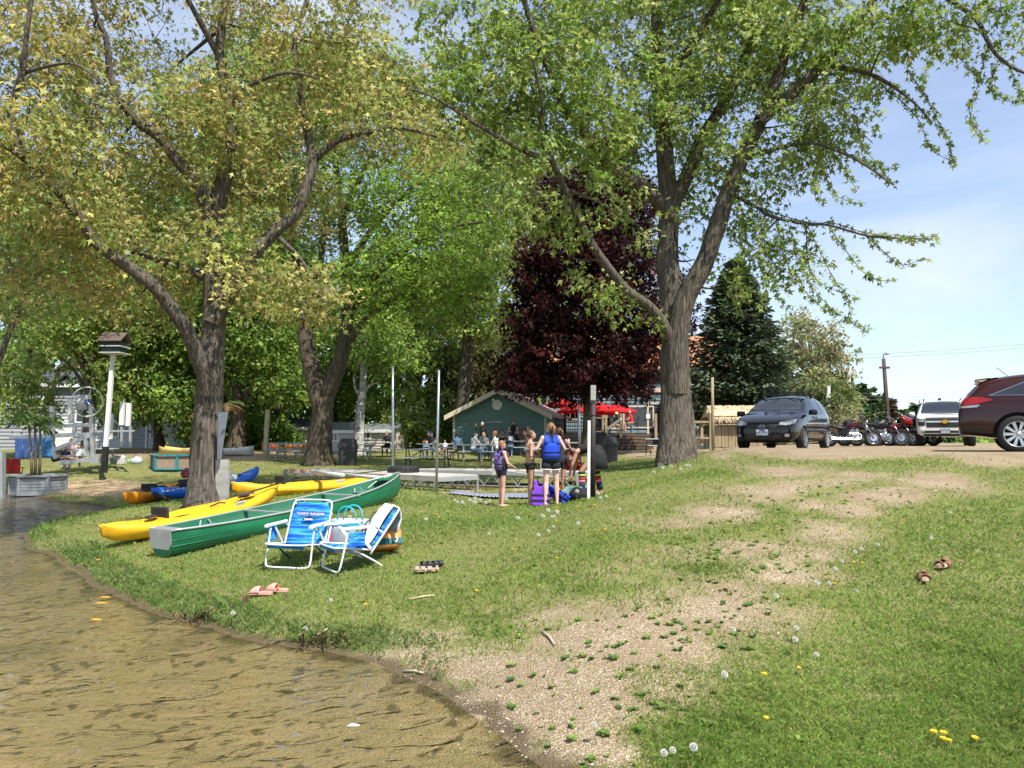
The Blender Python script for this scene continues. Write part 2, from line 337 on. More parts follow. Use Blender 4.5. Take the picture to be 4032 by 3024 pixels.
    col = mix(ramp(sp.outputs[2], (.25, 0), (.6, 1)), col, bed)
    sx = N.new('ShaderNodeSeparateXYZ'); L.new(P, sx.inputs[0]); zz = math_('ADD', sx.outputs[2], math_('MULTIPLY', math_('SUBTRACT', noise(3.5, 5), .5), .10))
    col = mix(ramp(math_('ADD', math_('MULTIPLY', zz, 6), .5), (.38, 0), (.47, .85), (.62, .8), (.80, 0)), col, (.085, .062, .036))
    L.new(col, b.inputs['Base Color'])
    bu = N.new('ShaderNodeBump'); bu.inputs['Strength'].default_value = .7; bu.inputs['Distance'].default_value = .02
    L.new(math_('ADD', math_('MULTIPLY', peb.outputs['Distance'], -1.0), noise(25, 4)), bu.inputs['Height']); L.new(bu.outputs[0], b.inputs['Normal'])
    return m
ground = tag(link('ground', gm, ground_material(), None, True), 'grassy lakeside ground with gravel ramp, sandy beach and lake bed', None, None, 'structure')
# ---- water
wx = nonuni([(-300, -40, 20), (-40, -16, .6), (-16, -9, .16), (-9, 3.5, .055), (3.5, 12, 1)]); wy = nonuni([(-120, -10, 10), (-10, 3, 1), (3, 12, .055), (12, 20, .11), (20, 34, .3), (34, 60, 3)])
WX, WY = np.meshgrid(wx, wy); WZ = np.zeros_like(WX)
for k in range(26):
    lam = .22 * 1.16 ** k if k < 14 else random.uniform(.25, .9); th = random.gauss(R(200), .75); kk = 2 * math.pi / lam; amp = .0085 * lam ** 1.0
    ph = random.uniform(0, 6.3); WZ += amp * np.sin(kk * (WX * math.sin(th) + WY * math.cos(th)) + ph + 1.2 * np.sin(.5 * WX + k) * np.cos(.6 * WY - k))
dshore = hz(WX, WY); WZ *= np.clip(.02 - dshore * 1.1, .03, .38); WZ *= (np.abs(WX) < 38)
wm = gridmesh('water', WX, WY, WZ)
def water_material():
    m = bpy.data.materials.new('water'); m.use_nodes = True; nt = m.node_tree; N = nt.nodes; L = nt.links; N.remove(N['Principled BSDF'])
    tc = N.new('ShaderNodeTexCoord'); mp = N.new('ShaderNodeMapping'); mp.inputs['Scale'].default_value = (1, 1.6, 1); L.new(tc.outputs['Object'], mp.inputs[0])
    n = N.new('ShaderNodeTexNoise'); n.inputs['Scale'].default_value = 3.4; n.inputs['Detail'].default_value = 2; n.inputs['Roughness'].default_value = .4; n.inputs['Distortion'].default_value = 1.6; L.new(mp.outputs[0], n.inputs['Vector'])
    bu = N.new('ShaderNodeBump'); bu.inputs['Strength'].default_value = .5; bu.inputs['Distance'].default_value = .045; L.new(n.outputs[0], bu.inputs['Height'])
    g = N.new('ShaderNodeBsdfGlossy'); g.inputs['Roughness'].default_value = .01; L.new(bu.outputs[0], g.inputs['Normal'])
    t = N.new('ShaderNodeBsdfTransparent'); t.inputs[0].default_value = (.88, .88, .78, 1)
    f = N.new('ShaderNodeFresnel'); f.inputs[0].default_value = 1.52; L.new(bu.outputs[0], f.inputs['Normal'])
    mx = N.new('ShaderNodeMixShader'); L.new(f.outputs[0], mx.inputs[0]); L.new(t.outputs[0], mx.inputs[1]); L.new(g.outputs[0], mx.inputs[2]); L.new(mx.outputs[0], N['Material Output'].inputs[0])
    return m
water = tag(link('water', wm, water_material(), None, True), 'shallow rippled lake water over a sandy bed', None, None, 'structure')
# ================================================================ trees
LEAF3 = (np.array([(0, 0, 0), (.46, .5, -.1), (.13, .46, .03), (0, 1, -.08), (-.13, .46, .03), (-.46, .5, -.1)]), np.array([(0, 1, 2), (0, 2, 3), (0, 3, 4), (0, 4, 5)]))
LEAF1 = (np.array([(0, 0, 0), (.36, .45, .06), (0, 1, -.06), (-.36, .45, .06)]), np.array([(0, 1, 2), (0, 2, 3)]))
NEEDLE = (np.array([(-.07, 0, 0), (.07, 0, 0), (.2, .55, .04), (0, 1, 0), (-.2, .55, -.04)]), np.array([(0, 1, 2), (0, 2, 3), (0, 3, 4)]))
def unit(a): return a / np.maximum(np.linalg.norm(a, axis=-1, keepdims=True), 1e-9)
def leaves(P, D, Nn, size, tint, tmpl):
    tv, tf = tmpl; D = unit(D); X = unit(np.cross(D, Nn)); Z = np.cross(X, D); n = len(P); k = len(tv); s = size[:, None, None]
    V = P[:, None, :] + s * (X[:, None, :] * tv[None, :, 0:1] + D[:, None, :] * tv[None, :, 1:2] + Z[:, None, :] * tv[None, :, 2:3])
    F = (tf[None] + (np.arange(n) * k)[:, None, None]).reshape(-1, 3)
    return V.reshape(-1, 3), F, np.repeat(tint, k, axis=0)
def woodtube(P, rad, n, seed=0, ridge=.05):
    P = np.array([tuple(p) for p in P]); m = len(P); V = np.zeros((m, n, 3)); x = None
    rg = np.random.default_rng(seed)
    phs = rg.uniform(0, 6.3, n); lump = rg.normal(0, ridge, (n,))
    for i in range(m):
        d = P[min(i + 1, m - 1)] - P[max(i - 1, 0)]; d = d / (np.linalg.norm(d) + 1e-9)
        if x is None: x = np.cross(d, (0, 1, .01)); x /= np.linalg.norm(x)
        x = x - d * x.dot(d); x /= np.linalg.norm(x) + 1e-9; y = np.cross(d, x); a = 2 * np.pi * np.arange(n) / n
        r = rad[i] * (1 + lump + ridge * .7 * np.sin(phs + i * .55) + rg.normal(0, ridge * .35, n))
        V[i] = P[i] + r[:, None] * (np.cos(a)[:, None] * x + np.sin(a)[:, None] * y)
    idx = np.arange(m * n).reshape(m, n); nx = np.roll(idx, -1, 1)
    F = np.stack([idx[:-1], nx[:-1], nx[1:], idx[1:]], -1).reshape(-1, 4)
    return V.reshape(-1, 3), F
BARK = pm('bark_grey', (.115, .098, .078), .95, 0, .65, 13, 1.0, 20, (1.7, 1.7, .16), .15, bdist=.06)
BARK2 = pm('bark_brown', (.10, .08, .056), .95, 0, .6, 12, 1.0, 18, (1.7, 1.7, .16), .15, bdist=.06)
BARKW = pm('bark_birch', (.55, .53, .49), .8, 0, .2, 5, .4, 12, (.4, .4, 2.2), .2, col2=(.16, .14, .12))
LEAFM = pm('leaf', (1, 1, 1), .45, 0, .28, 1.1, spec=.3, trans=.5, attr='tint')
NEEDM = pm('needle', (1, 1, 1), .65, 0, .25, 1.5, spec=.2, trans=.12, attr='tint')
def limb(fn, pts, D0, D1, w0, w1, base=False):
    n = len(pts); out = []
    for i, p in enumerate(pts): out.append(W(fn(*p), D0 + (D1 - D0) * i / max(n - 1, 1)))
    Dm = (D0 + D1) / 2
    return out, w0 / 2 / 2.16016 * MP(D0), w1 / 2 / 2.16016 * MP(D1)
def px_blobs(L):
    out = []
    for b in L:
        x, y, D, rx, ry, rd = b[:6]; de = b[6] if len(b) > 6 else 1
        c = W(A(x, y), D); out.append((np.array(c), np.array((rx / 2.16016 * MP(D), rd, ry / 2.16016 * MP(D))), de))
    return out
def tree(name, label, base, limbs, blobs, ncl, kleaf, lsize, cols, bark=None, tmpl=LEAF3, cr=.35, droop=.35, twig=.011, group=None, seed=1, flare=1.5, shell=.3, auto=True, leafmat=None, cat='tree', nside=12, flat=.6, maxtwig=3.5):
    rg = np.random.default_rng(seed); bark = bark or BARK; leafmat = leafmat or LEAFM
    root = empty(name, base, label, cat, 0, group); B = np.array(base)
    Vs, Fs, nv = [], [], 0; nodes = []; nrad = []
    def put(P, rad, n, sd, ridge):
        nonlocal nv
        V, F = woodtube(P, rad, n, sd, ridge); Vs.append(V); Fs.append(F + nv); nv += len(V)
    allb = blobs
    for li, (pts, r0, r1) in enumerate(limbs):
        P = smoothpath(pts, 5); m = len(P); rad = [r0 + (r1 - r0) * i / (m - 1) for i in range(m)]
        if li == 0:
            for i in range(m): rad[i] *= 1 + (flare - 1) * math.exp(-(P[i] - P[0]).length / (1.6 * r0 + .05))
            P[0] = P[0] - Vector((0, 0, .15))
        put(P, rad, nside * 2 if li == 0 else (nside if r0 > .05 else 6), seed * 50 + li, .06 if r0 > .06 else .02)
        st = m // 3 if li == 0 else 0
        for i in range(st, m): nodes.append(np.array(P[i])); nrad.append(rad[i])
    if auto:
        for bi, (c, rd, de) in enumerate(allb):
            nd = np.array(nodes); dv = c - nd; dist = np.linalg.norm(dv, axis=1) + .8 * np.maximum(nd[:, 2] - c[2], 0); k = int(np.argmin(dist)); p0 = Vector(nodes[k]); p2 = Vector(c)
            Ln = (p2 - p0).length
            if Ln < .6: continue
            mid = p0.lerp(p2, .5) + Vector((rg.normal(0, .06) * Ln, rg.normal(0, .06) * Ln, -.06 * Ln)); r = min(nrad[k] * .65, .02 + .016 * Ln)
            P = smoothpath([p0, mid, p2], 5); rad = [r + (.012 - r) * i / (len(P) - 1) for i in range(len(P))]; put(P, rad, 7, seed * 70 + bi, .03)
            for q, rr in zip(P, rad): nodes.append(np.array(q)); nrad.append(rr)
    wts = np.array([de * rd[0] * rd[1] * rd[2] for c, rd, de in allb]) ** .75; wts /= wts.sum(); ch = rg.choice(len(allb), ncl, p=wts)
    dirs = unit(rg.normal(size=(ncl, 3))); rr = shell + (1 - shell) * rg.random(ncl) ** .6
    C = np.array([allb[i][0] for i in ch]) + dirs * rr[:, None] * np.array([allb[i][1] for i in ch])
    ND = np.array(nodes); order = np.argsort(((C[:, None, :] - ND[None, ::3, :]) ** 2).sum(2).min(1)); buf = np.zeros((len(ND) + ncl * 3, 3)); buf[:len(ND)] = ND; cnt = len(ND)
    P0 = np.zeros((ncl, 3)); keep = np.ones(ncl, bool)
    for i in order:
        dv = buf[:cnt] - C[i]; d2 = (dv ** 2).sum(1); k = int(np.argmin(d2)); P0[i] = buf[k]
        if d2[k] > maxtwig ** 2: keep[i] = False; continue
        for t in (.4, .7, 1.0): buf[cnt] = P0[i] * (1 - t) + C[i] * t; cnt += 1
    C = C[keep]; P0 = P0[keep]; ncl = len(C)
    ln = np.linalg.norm(C - P0, axis=1, keepdims=True); PM = (P0 + C) / 2 + rg.normal(size=C.shape) * .08 * ln + np.array((0, 0, .07)) * ln
    tip = C + unit(C - P0 + np.array((0, 0, -droop * .6)) * ln) * cr * .7
    r0 = twig * (.8 + .5 * ln); seg = [P0, PM, C, tip]; rs = [r0, r0 * .75, r0 * .5, r0 * .2]; V = np.zeros((ncl, 4, 3, 3)); ax = unit(np.cross(C - P0 + 1e-4, rg.normal(size=C.shape))); ay = unit(np.cross(C - P0 + 1e-4, ax))
    for s in range(4):
        for k in range(3): a = 2.094 * k; V[:, s, k] = seg[s] + rs[s] * (math.cos(a) * ax + math.sin(a) * ay)
    tq = np.array([(s * 3 + k, s * 3 + (k + 1) % 3, (s + 1) * 3 + (k + 1) % 3, (s + 1) * 3 + k) for s in range(3) for k in range(3)])
    Vs.append(V.reshape(-1, 3)); Fs.append((tq[None] + (np.arange(ncl) * 12)[:, None, None]).reshape(-1, 4) + nv)
    o = link('trunk', mesh_np('trunk', np.vstack(Vs) - B, np.vstack(Fs)), bark, root, True)
    n = ncl * kleaf; ci = np.repeat(np.arange(ncl), kleaf); t = rg.random(n)[:, None] ** .8
    base_p = C[ci] * (1 - t) + tip[ci] * t + rg.normal(size=(n, 3)) * cr * np.array((.5, .5, .36))
    d = unit(tip - P0)[ci] * .5 + rg.normal(size=(n, 3)) * .75 + np.array((0, 0, -droop)); nn = np.array((0, 0, 1.0)) + rg.normal(size=(n, 3)) * flat
    cols = np.array(cols); cc = rg.random(ncl); cb = cols[np.clip((cc * len(cols)).astype(int), 0, len(cols) - 1)]; tint = (cb * np.exp(rg.normal(0, .2, (ncl, 1))))[ci] * (1 + rg.normal(0, .16, (n, 1))) * (1 + rg.normal(0, .05, (n, 3)))
    V, F, Tn = leaves(base_p, d, nn, lsize * rg.uniform(.5, 1.45, n), np.clip(tint, .005, .9), tmpl)
    link('crown', mesh_np('crown', V - B, F, Tn), leafmat, root)
    return root
# ---- big maple with young orange leaves
D1 = 15.4; b1 = GP(A(442, 1098), D1)
lm = [([b1] + limb(A, [(442, 1090), (443, 1030), (446, 950), (449, 870), (453, 800), (458, 730), (462, 660), (460, 590), (457, 516), (475, 412), (498, 344), (502, 258), (492, 193), (474, 122), (478, 60), (492, -20), (500, -160)], D1, D1 + .5, 78, 9)[0], .29, .05)]
lm[0] = (lm[0][0], .33, .05)
def LB(fn, pts, d0, d1, w0, w1): return limb(fn, pts, D1 + d0, D1 + d1, w0, w1)
lm += [LB(A, [(452, 890), (444, 820), (426, 768), (402, 715), (370, 665), (335, 622), (290, 586), (245, 556), (206, 525), (165, 460), (110, 400), (50, 340), (-10, 305), (-120, 260)], 0, -3.2, 36, 10),
       LB(A, [(458, 700), (486, 648), (516, 602), (546, 554), (589, 503), (636, 464), (658, 413), (675, 352), (662, 279), (649, 193), (637, 86), (666, -10), (680, -120)], 0, 1.2, 36, 8),
       LB(A, [(675, 352), (722, 309), (768, 292), (812, 284), (860, 275), (960, 300)], 1, .2, 17, 5),
       LB(A, [(458, 520), (434, 413), (387, 352), (344, 297), (301, 266), (268, 228), (240, 168), (230, 86), (206, 26), (190, -90)], .2, -1.6, 28, 8),
       LB(A, [(50, 340), (28, 280), (26, 223), (47, 159), (56, 86), (67, 0), (80, -120)], -2.9, -3.6, 19, 8),
       LB(A, [(47, 159), (110, 142), (165, 140), (225, 185), (300, 265)], -3.1, -4.5, 9, 3), LB(A, [(504, 228), (516, 206), (546, 182), (619, 157), (690, 170)], .4, -1.0, 16, 4),
       LB(A, [(474, 122), (430, 43), (400, -10), (350, -90)], .4, -.5, 16, 6), LB(A, [(458, 610), (400, 580), (352, 563), (292, 545), (272, 505), (240, 490)], .1, 2.2, 18, 4), LB(A, [(589, 503), (650, 560), (690, 640)], .5, .2, 12, 3)]
bl = px_blobs([(90, 330, 12.95, 150, 90, 2.0, 1.3), (70, 440, 13.25, 130, 90, 2, 1.3), (200, 500, 13.75, 110, 70, 1.6, 1.1), (150, 590, 16.25, 150, 60, 2.4), (300, 640, 16.25, 110, 60, 2), (330, 420, 17.25, 150, 110, 2.4), (150, 180, 14.25, 140, 110, 2.5), (40, 60, 13.75, 110, 90, 2.5), (260, 300, 15.75, 140, 110, 2.2),
                (210, 60, 14.75, 90, 60, 2), (450, 300, 15.75, 120, 130, 2.2), (560, 260, 15.75, 110, 110, 2), (560, 420, 15.95, 110, 90, 2), (470, 560, 15.35, 150, 70, 1.8), (590, 640, 15.35, 100, 55, 1.6), (680, 640, 15.75, 60, 60, 1.2), (740, 240, 16.35, 110, 90, 2), (860, 290, 16.15, 110, 60, 1.5), (960, 320, 16.15, 65, 40, 1),
                (660, 120, 16.55, 110, 90, 2), (760, 90, 16.75, 90, 70, 2), (540, 60, 16.25, 110, 60, 2), (860, 190, 17.25, 80, 60, 1.6), (640, 440, 17.25, 90, 80, 1.5), (370, 150, 17.75, 60, 50, 1.5, .5), (100, -120, 14.25, 250, 110, 3.5, .5), (480, -140, 16.25, 260, 120, 3.5, .5), (780, -80, 16.75, 150, 90, 3, .5), (420, -330, 16.55, 380, 150, 5, .7), (-150, 300, 13.75, 130, 200, 3, .5), (20, 640, 17.25, 90, 50, 2, .8)])
OR = [(.44, .40, .13), (.50, .46, .17), (.38, .39, .12), (.52, .42, .15), (.34, .39, .11), (.29, .36, .09)]
tree('maple_tree', 'big maple with young orange-gold leaves and forked trunk by the yellow kayak', b1, lm, bl, 2900, 20, .125, OR, cr=.33, droop=.5, seed=3, flare=1.35, maxtwig=2.6)
# ---- big green maple by the parking
D3 = 20.5; b3 = GP(A(1462, 985), D3)
def LC(fn, pts, d0, d1, w0, w1): return limb(fn, pts, D3 + d0, D3 + d1, w0, w1)
lm = [([b3] + LC(A, [(1462, 990), (1461, 940), (1460, 850), (1457, 740), (1453, 650), (1441, 556), (1444, 445), (1436, 330), (1424, 190), (1420, 93), (1416, -20), (1410, -170)], 0, .8, 80, 24)[0], .47, .10)]
lm += [LC(A, [(1461, 850), (1463, 740), (1480, 645), (1520, 570), (1547, 495), (1571, 417), (1612, 324), (1649, 245), (1672, 185), (1723, 46), (1742, -10), (1770, -130)], 0, -1.2, 50, 16),
       LC(A, [(1640, 262), (1714, 199), (1779, 139), (1835, 69), (1895, -10), (1960, -100)], -1, -1.8, 28, 10), LC(A, [(1446, 460), (1487, 370), (1515, 301), (1557, 232), (1603, 139), (1645, -10), (1660, -150)], .4, .5, 36, 14),
       LC(A, [(1446, 470), (1405, 417), (1332, 370), (1297, 327), (1246, 266), (1222, 238), (1195, 170), (1160, 90), (1120, -40)], .3, -3, 33, 10),
       LC(A, [(1460, 790), (1440, 712), (1405, 664), (1358, 630), (1323, 589), (1285, 537), (1250, 473), (1220, 408), (1199, 361), (1173, 309), (1164, 266), (1171, 225), (1150, 120)], 0, -3.6, 23, 6),
       LC(A, [(1190, 343), (1143, 331), (1100, 309), (1040, 275), (988, 241), (928, 206), (880, 190)], -2.6, -4.6, 13, 4), LC(A, [(1424, 190), (1487, 110), (1540, 20), (1600, -70)], .6, -1.5, 24, 8),
       LC(A, [(1578, 419), (1631, 445), (1668, 468), (1742, 484), (1788, 486), (1872, 509), (1927, 514), (2015, 516)], -.3, -2.6, 9, 2.5), LC(A, [(1605, 345), (1690, 318), (1760, 310), (1850, 345), (1930, 400)], -.6, -2.8, 11, 3),
       LC(A, [(1950, -60), (2094, 28), (2136, 93), (2159, 125), (2212, 157), (2290, 170)], -1.8, -4, 12, 5), LC(A, [(1779, 139), (1880, 160), (1960, 210), (2010, 260)], -1.4, -2.6, 11, 3), LC(A, [(1220, 408), (1300, 440), (1340, 470)], -2, -1.0, 9, 3)]
bl = px_blobs([(960, 220, 17.4, 100, 70, 1.6), (1060, 180, 17.7, 110, 90, 2, 1.2), (1180, 160, 18.1, 120, 110, 2.2, 1.3), (1260, 240, 18.4, 110, 80, 2, 1.1), (1120, 320, 18.1, 110, 70, 1.6), (1010, 90, 17.9, 110, 80, 2), (1180, 30, 18.4, 140, 70, 2.4), (1330, 90, 19.9, 130, 110, 2.4, 1.1), (1400, 230, 19.9, 100, 90, 1.8), (1300, 330, 19.4, 90, 60, 1.4, .8),
                (1240, 560, 19.2, 60, 50, 1.2, .6), (1330, 640, 19.9, 50, 60, 1.0, .6), (1260, 440, 18.9, 80, 70, 1.3, .6), (1380, 480, 20.1, 60, 60, 1.2, .5), (1150, 440, 18.5, 90, 70, 1.4, .6), (1395, 700, 20.4, 36, 40, .7, .6), (1500, 200, 20.4, 100, 100, 2.2), (1560, 330, 20.3, 90, 80, 1.8, .9), (1600, 120, 20.1, 120, 100, 2.5, 1.2), (1720, 150, 19.7, 110, 90, 2.2, 1.2), (1700, 270, 19.7, 90, 70, 1.8, 1.1),
                (1800, 250, 19.4, 80, 70, 1.6), (1830, 120, 19.2, 100, 80, 2), (1680, 380, 19.9, 70, 55, 1.3), (1760, 330, 19.5, 70, 50, 1.2), (1640, 520, 20.3, 55, 70, 1.2, .8), (1700, 560, 19.9, 55, 60, 1.1, .8), (1600, 460, 20.5, 50, 60, 1.2, .8), (1500, 470, 21.4, 60, 60, 1.4, .7), (1500, 560, 21.7, 50, 60, 1.2, .5), (1590, 620, 20.5, 40, 50, .8, .7), (1720, 30, 19.7, 160, 70, 2.6), (1930, 60, 18.4, 110, 60, 1.8, .8), (2060, 50, 17.7, 110, 50, 1.4, .55), (2160, 60, 17.4, 70, 55, 1.2, .6),
                (1500, 30, 20.9, 150, 80, 2.8), (1300, -120, 20.4, 280, 120, 4.5, .9), (1650, -130, 21.4, 320, 120, 4.5, .9), (2080, -90, 17.9, 200, 90, 2.5, .4), (1480, -320, 21.9, 330, 150, 5.5, .9), (1560, 60, 24.4, 260, 180, 2.2, .6), (1400, 330, 23.9, 150, 120, 1.5, .5)])
GR = [(.27, .36, .075), (.33, .42, .10), (.22, .31, .06), (.40, .46, .15), (.17, .26, .05)]
t3 = tree('maple_tree', 'tall green maple with thick grey trunk at the parking edge', b3, lm, bl, 2700, 20, .175, GR, cr=.36, droop=.55, seed=5, flare=1.25, maxtwig=2.8)
# hanging twigs against the sky: rows of leaves along drooping sprays
def sprays(root, paths, seed, per=.055, ls=.16, cols=GR):
    rg = np.random.default_rng(seed); B = np.array(root.location); P, Dd = [], []; mb = MB()
    for pts in paths:
        sp = smoothpath(pts, 6); mb.tube([p - Vector(B) for p in sp], [.012 * (1 - .8 * i / len(sp)) + .002 for i in range(len(sp))], 4, False); acc = 0
        for a, b in zip(sp[:-1], sp[1:]):
            L_ = (b - a).length; k = max(1, int(L_ / per * (.55 + .6 * rg.random())))
            if len(P) == 0: pass
            for j in range(k):
                c = a.lerp(b, rg.random())
                for q in range(3): P.append(np.array(c) + rg.normal(0, .045, 3)); Dd.append(np.array((b - a).normalized()) * .5 + rg.normal(0, .7, 3) + np.array((0, 0, -.35)))
    P = np.array(P); n = len(P); cl = np.array(cols)[rg.integers(0, len(cols), n)] * (1 + rg.normal(0, .15, (n, 1)))
    V, F, T = leaves(P, np.array(Dd), np.array((0, 0, 1.)) + rg.normal(0, .6, (n, 3)), ls * rg.uniform(.65, 1.2, n), np.clip(cl, .01, .9), LEAF3)
    link('hanging_leaves', mesh_np('hanging_leaves', V - B, F, T), LEAFM, root); mb.build('hanging_twigs', BARK, root)
def SP(d, *pts): return [W(A(*p), D3 + d - .3 * i) for i, p in enumerate(pts)]
sprays(t3, [SP(-1.4, (1742, 484), (1770, 540), (1800, 600), (1830, 640), (1840, 690), (1880, 712)), SP(-1.6, (1788, 486), (1830, 545), (1880, 600), (1932, 606)), SP(-1.9, (1872, 509), (1910, 545), (1950, 572), (1998, 556)), SP(-2, (1872, 509), (1927, 512), (1970, 522), (2022, 514)), SP(-1.2, (1700, 476), (1720, 540), (1750, 610), (1790, 660), (1870, 716)),
            SP(-1, (1680, 470), (1690, 540), (1715, 600), (1760, 650), (1800, 680)), SP(-.8, (1640, 450), (1650, 520), (1670, 590), (1680, 640), (1720, 690)), SP(-1.5, (1800, 300), (1770, 350), (1760, 400), (1780, 440)), SP(-1.5, (1850, 250), (1860, 310), (1870, 345), (1935, 365)), SP(-1.6, (1900, 180), (1960, 230), (1990, 270), (2010, 320), (2062, 352)),
            SP(-1.6, (1960, 150), (2000, 210), (2030, 270), (2048, 300), (2060, 352)), SP(-2.4, (2136, 93), (2110, 190), (2094, 230), (2105, 280), (2128, 304)), SP(-2.4, (2159, 125), (2140, 180), (2170, 215), (2195, 220)), SP(-2.0, (2040, 40), (2060, 110), (2100, 150), (2150, 205)), SP(-1.5, (1740, 320), (1790, 395), (1810, 425), (1862, 442)), SP(-1.5, (1800, 330), (1830, 375), (1850, 410)),
            SP(-1.2, (1742, 484), (1745, 560), (1760, 600), (1800, 625), (1850, 640)), SP(-2.6, (2094, 28), (2050, 90), (2010, 130), (1990, 190)), SP(-2.6, (2180, 140), (2200, 190), (2220, 240)), SP(-1.0, (1660, 470), (1640, 540), (1655, 610), (1640, 670)), SP(-.6, (1600, 440), (1610, 520), (1590, 590), (1610, 640)), SP(-1.8, (1930, 400), (1890, 350), (1850, 300)), SP(-.5, (1640, 450), (1742, 480), (1800, 482), (1872, 504), (1930, 508), (2018, 512)), SP(-.5, (1640, 330), (1700, 314), (1770, 308), (1850, 342), (1935, 400)), SP(-1.2, (1800, 150), (1880, 165), (1960, 212), (2012, 262))], 9)
# ---- purple-leaved maple before the deck
b4 = GP(A(1265, 950), 40.0)
lm = [([b4] + [W(A(x, y), 40) for x, y in ((1267, 940), (1268, 860), (1268, 760), (1272, 640), (1278, 520), (1300, 380), (1310, 290))], .24, .05)]
RD = [(.042, .012, .013), (.055, .014, .014), (.030, .010, .012), (.09, .020, .016), (.020, .009, .010)]
bl = px_blobs([(1200, 760, 40, 100, 75, 2.6), (1310, 770, 40, 110, 70, 2.6), (1250, 660, 40, 130, 80, 3), (1350, 680, 40, 90, 90, 2.5), (1160, 690, 40, 80, 60, 2), (1230, 560, 40, 120, 80, 2.6), (1330, 560, 40, 110, 80, 2.6), (1170, 600, 40, 60, 60, 2), (1260, 470, 40, 110, 70, 2.4), (1360, 450, 40, 70, 70, 2), (1310, 380, 40, 80, 60, 2), (1330, 310, 40, 50, 50, 1.4), (1200, 420, 40, 50, 40, 1.4, .6), (1130, 790, 40, 60, 35, 1.5), (1380, 790, 40, 55, 50, 1.6), (1260, 815, 40, 110, 40, 2), (1140, 825, 40, 60, 32, 1.6), (1250, 848, 40, 80, 26, 1.6), (1350, 842, 40, 60, 30, 1.6), (1450, 740, 40.5, 55, 70, 1.6), (1470, 640, 40.5, 40, 60, 1.4, .7)])
tree('purple_maple_tree', 'dark red-purple leaved maple in front of the deck', b4, lm, bl, 2600, 26, .24, RD, BARK2, cr=.42, droop=.5, seed=8, flare=1.2, maxtwig=4)
# ---- large tree with V fork behind the dock
D2 = 32.0; b2 = GP(A(690, 1000), D2)
lm = [([b2] + limb(A, [(690, 995), (692, 950), (698, 900), (705, 860), (728, 800), (745, 740), (752, 650), (745, 540), (735, 430), (720, 320), (700, 220)], D2, D2, 60, 8)[0], .50, .06),
      limb(A, [(700, 890), (682, 830), (664, 760), (655, 680), (640, 600), (625, 480), (610, 380), (600, 280)], D2, D2 + 1, 46, 8), limb(A, [(750, 690), (790, 620), (850, 560), (910, 520), (980, 490), (1040, 480)], D2, D2 - 2, 18, 4), limb(A, [(750, 740), (790, 690), (850, 650), (920, 640), (1000, 640), (1060, 650)], D2, D2 - 2, 16, 4),
      limb(A, [(748, 580), (800, 500), (860, 430), (930, 380), (1000, 360)], D2, D2 - 1, 18, 4), limb(A, [(740, 470), (780, 380), (820, 300), (850, 240)], D2, D2, 16, 4), limb(A, [(655, 690), (690, 580), (700, 480), (690, 380)], D2, D2 + 1, 20, 5), limb(A, [(690, 640), (640, 560), (580, 520)], D2, D2 + 1, 14, 4)]
GB = [(.24, .37, .05), (.29, .42, .065), (.19, .30, .045), (.15, .25, .04)]
bl = px_blobs([(840, 620, 30, 110, 50, 3), (950, 600, 30, 110, 60, 3), (1020, 560, 30, 80, 60, 2.5), (880, 540, 30.5, 120, 60, 3), (760, 600, 31, 90, 50, 2.5), (980, 480, 30.5, 110, 60, 3), (860, 450, 31, 110, 60, 3), (920, 380, 31, 110, 60, 3), (760, 400, 32, 110, 90, 3), (660, 480, 33, 90, 100, 3), (640, 340, 33, 110, 90, 3), (780, 260, 32, 120, 80, 3), (680, 200, 32.5, 130, 80, 3), (880, 250, 32, 90, 70, 3), (600, 600, 33, 80, 70, 3), (560, 480, 33, 80, 80, 3), (800, 160, 32, 100, 60, 3), (1010, 660, 30, 80, 30, 2, .8), (860, 690, 30, 100, 28, 2, .7), (580, 380, 33, 70, 70, 2.5)])
tree('shade_tree', 'broad bright-green tree with a V-forked trunk behind the dock sections', b2, lm, bl, 1700, 20, .20, GB, BARK2, LEAF3, cr=.5, droop=.2, seed=12, flare=1.35, maxtwig=5, flat=.4)
# ---- birch, tall pale trunk, background trees
def bgtree(name, label, px, py, D, trunk, w0, blobs, n, k, ls, cols, bark=BARK, seed=1, tm=LEAF1, group=None, cr=.6, flat=.6, extra=(), **kw):
    b = GP(A(px, py), D); pts = [b] + [W(A(*p), D) for p in trunk]; r0 = w0 / 2 / 2.16016 * MP(D)
    lm = [(pts, r0, r0 * .3)] + [limb(A, e[0], D, D + e[3], e[1], e[2]) for e in extra]
    return tree(name, label, b, lm, px_blobs(blobs), n, k, ls, cols, bark, tm, cr=cr, seed=seed, group=group, flat=flat, maxtwig=9, **kw)
GD = [(.22, .34, .065), (.17, .28, .055), (.27, .39, .08), (.12, .21, .04)]
GY = [(.32, .40, .10), (.27, .36, .085), (.38, .44, .14), (.21, .30, .065)]
GP_ = [(.34, .36, .17), (.40, .40, .21), (.28, .31, .13), (.36, .32, .19)]
bgtree('birch_tree', 'white-barked birch with peeling trunk beside the small sheds', 775, 962, 42, [(776, 940), (780, 880), (784, 840), (786, 780), (784, 700), (780, 600)], 21, [(790, 720, 42, 90, 70, 3), (760, 640, 42, 80, 70, 3), (840, 760, 42, 70, 40, 2.5, .7)], 260, 26, .22, GD, BARKW, 21, extra=[([(782, 862), (768, 838), (764, 815)], 10, 4, .3), ([(784, 850), (800, 832), (820, 826)], 9, 3, -.3)])
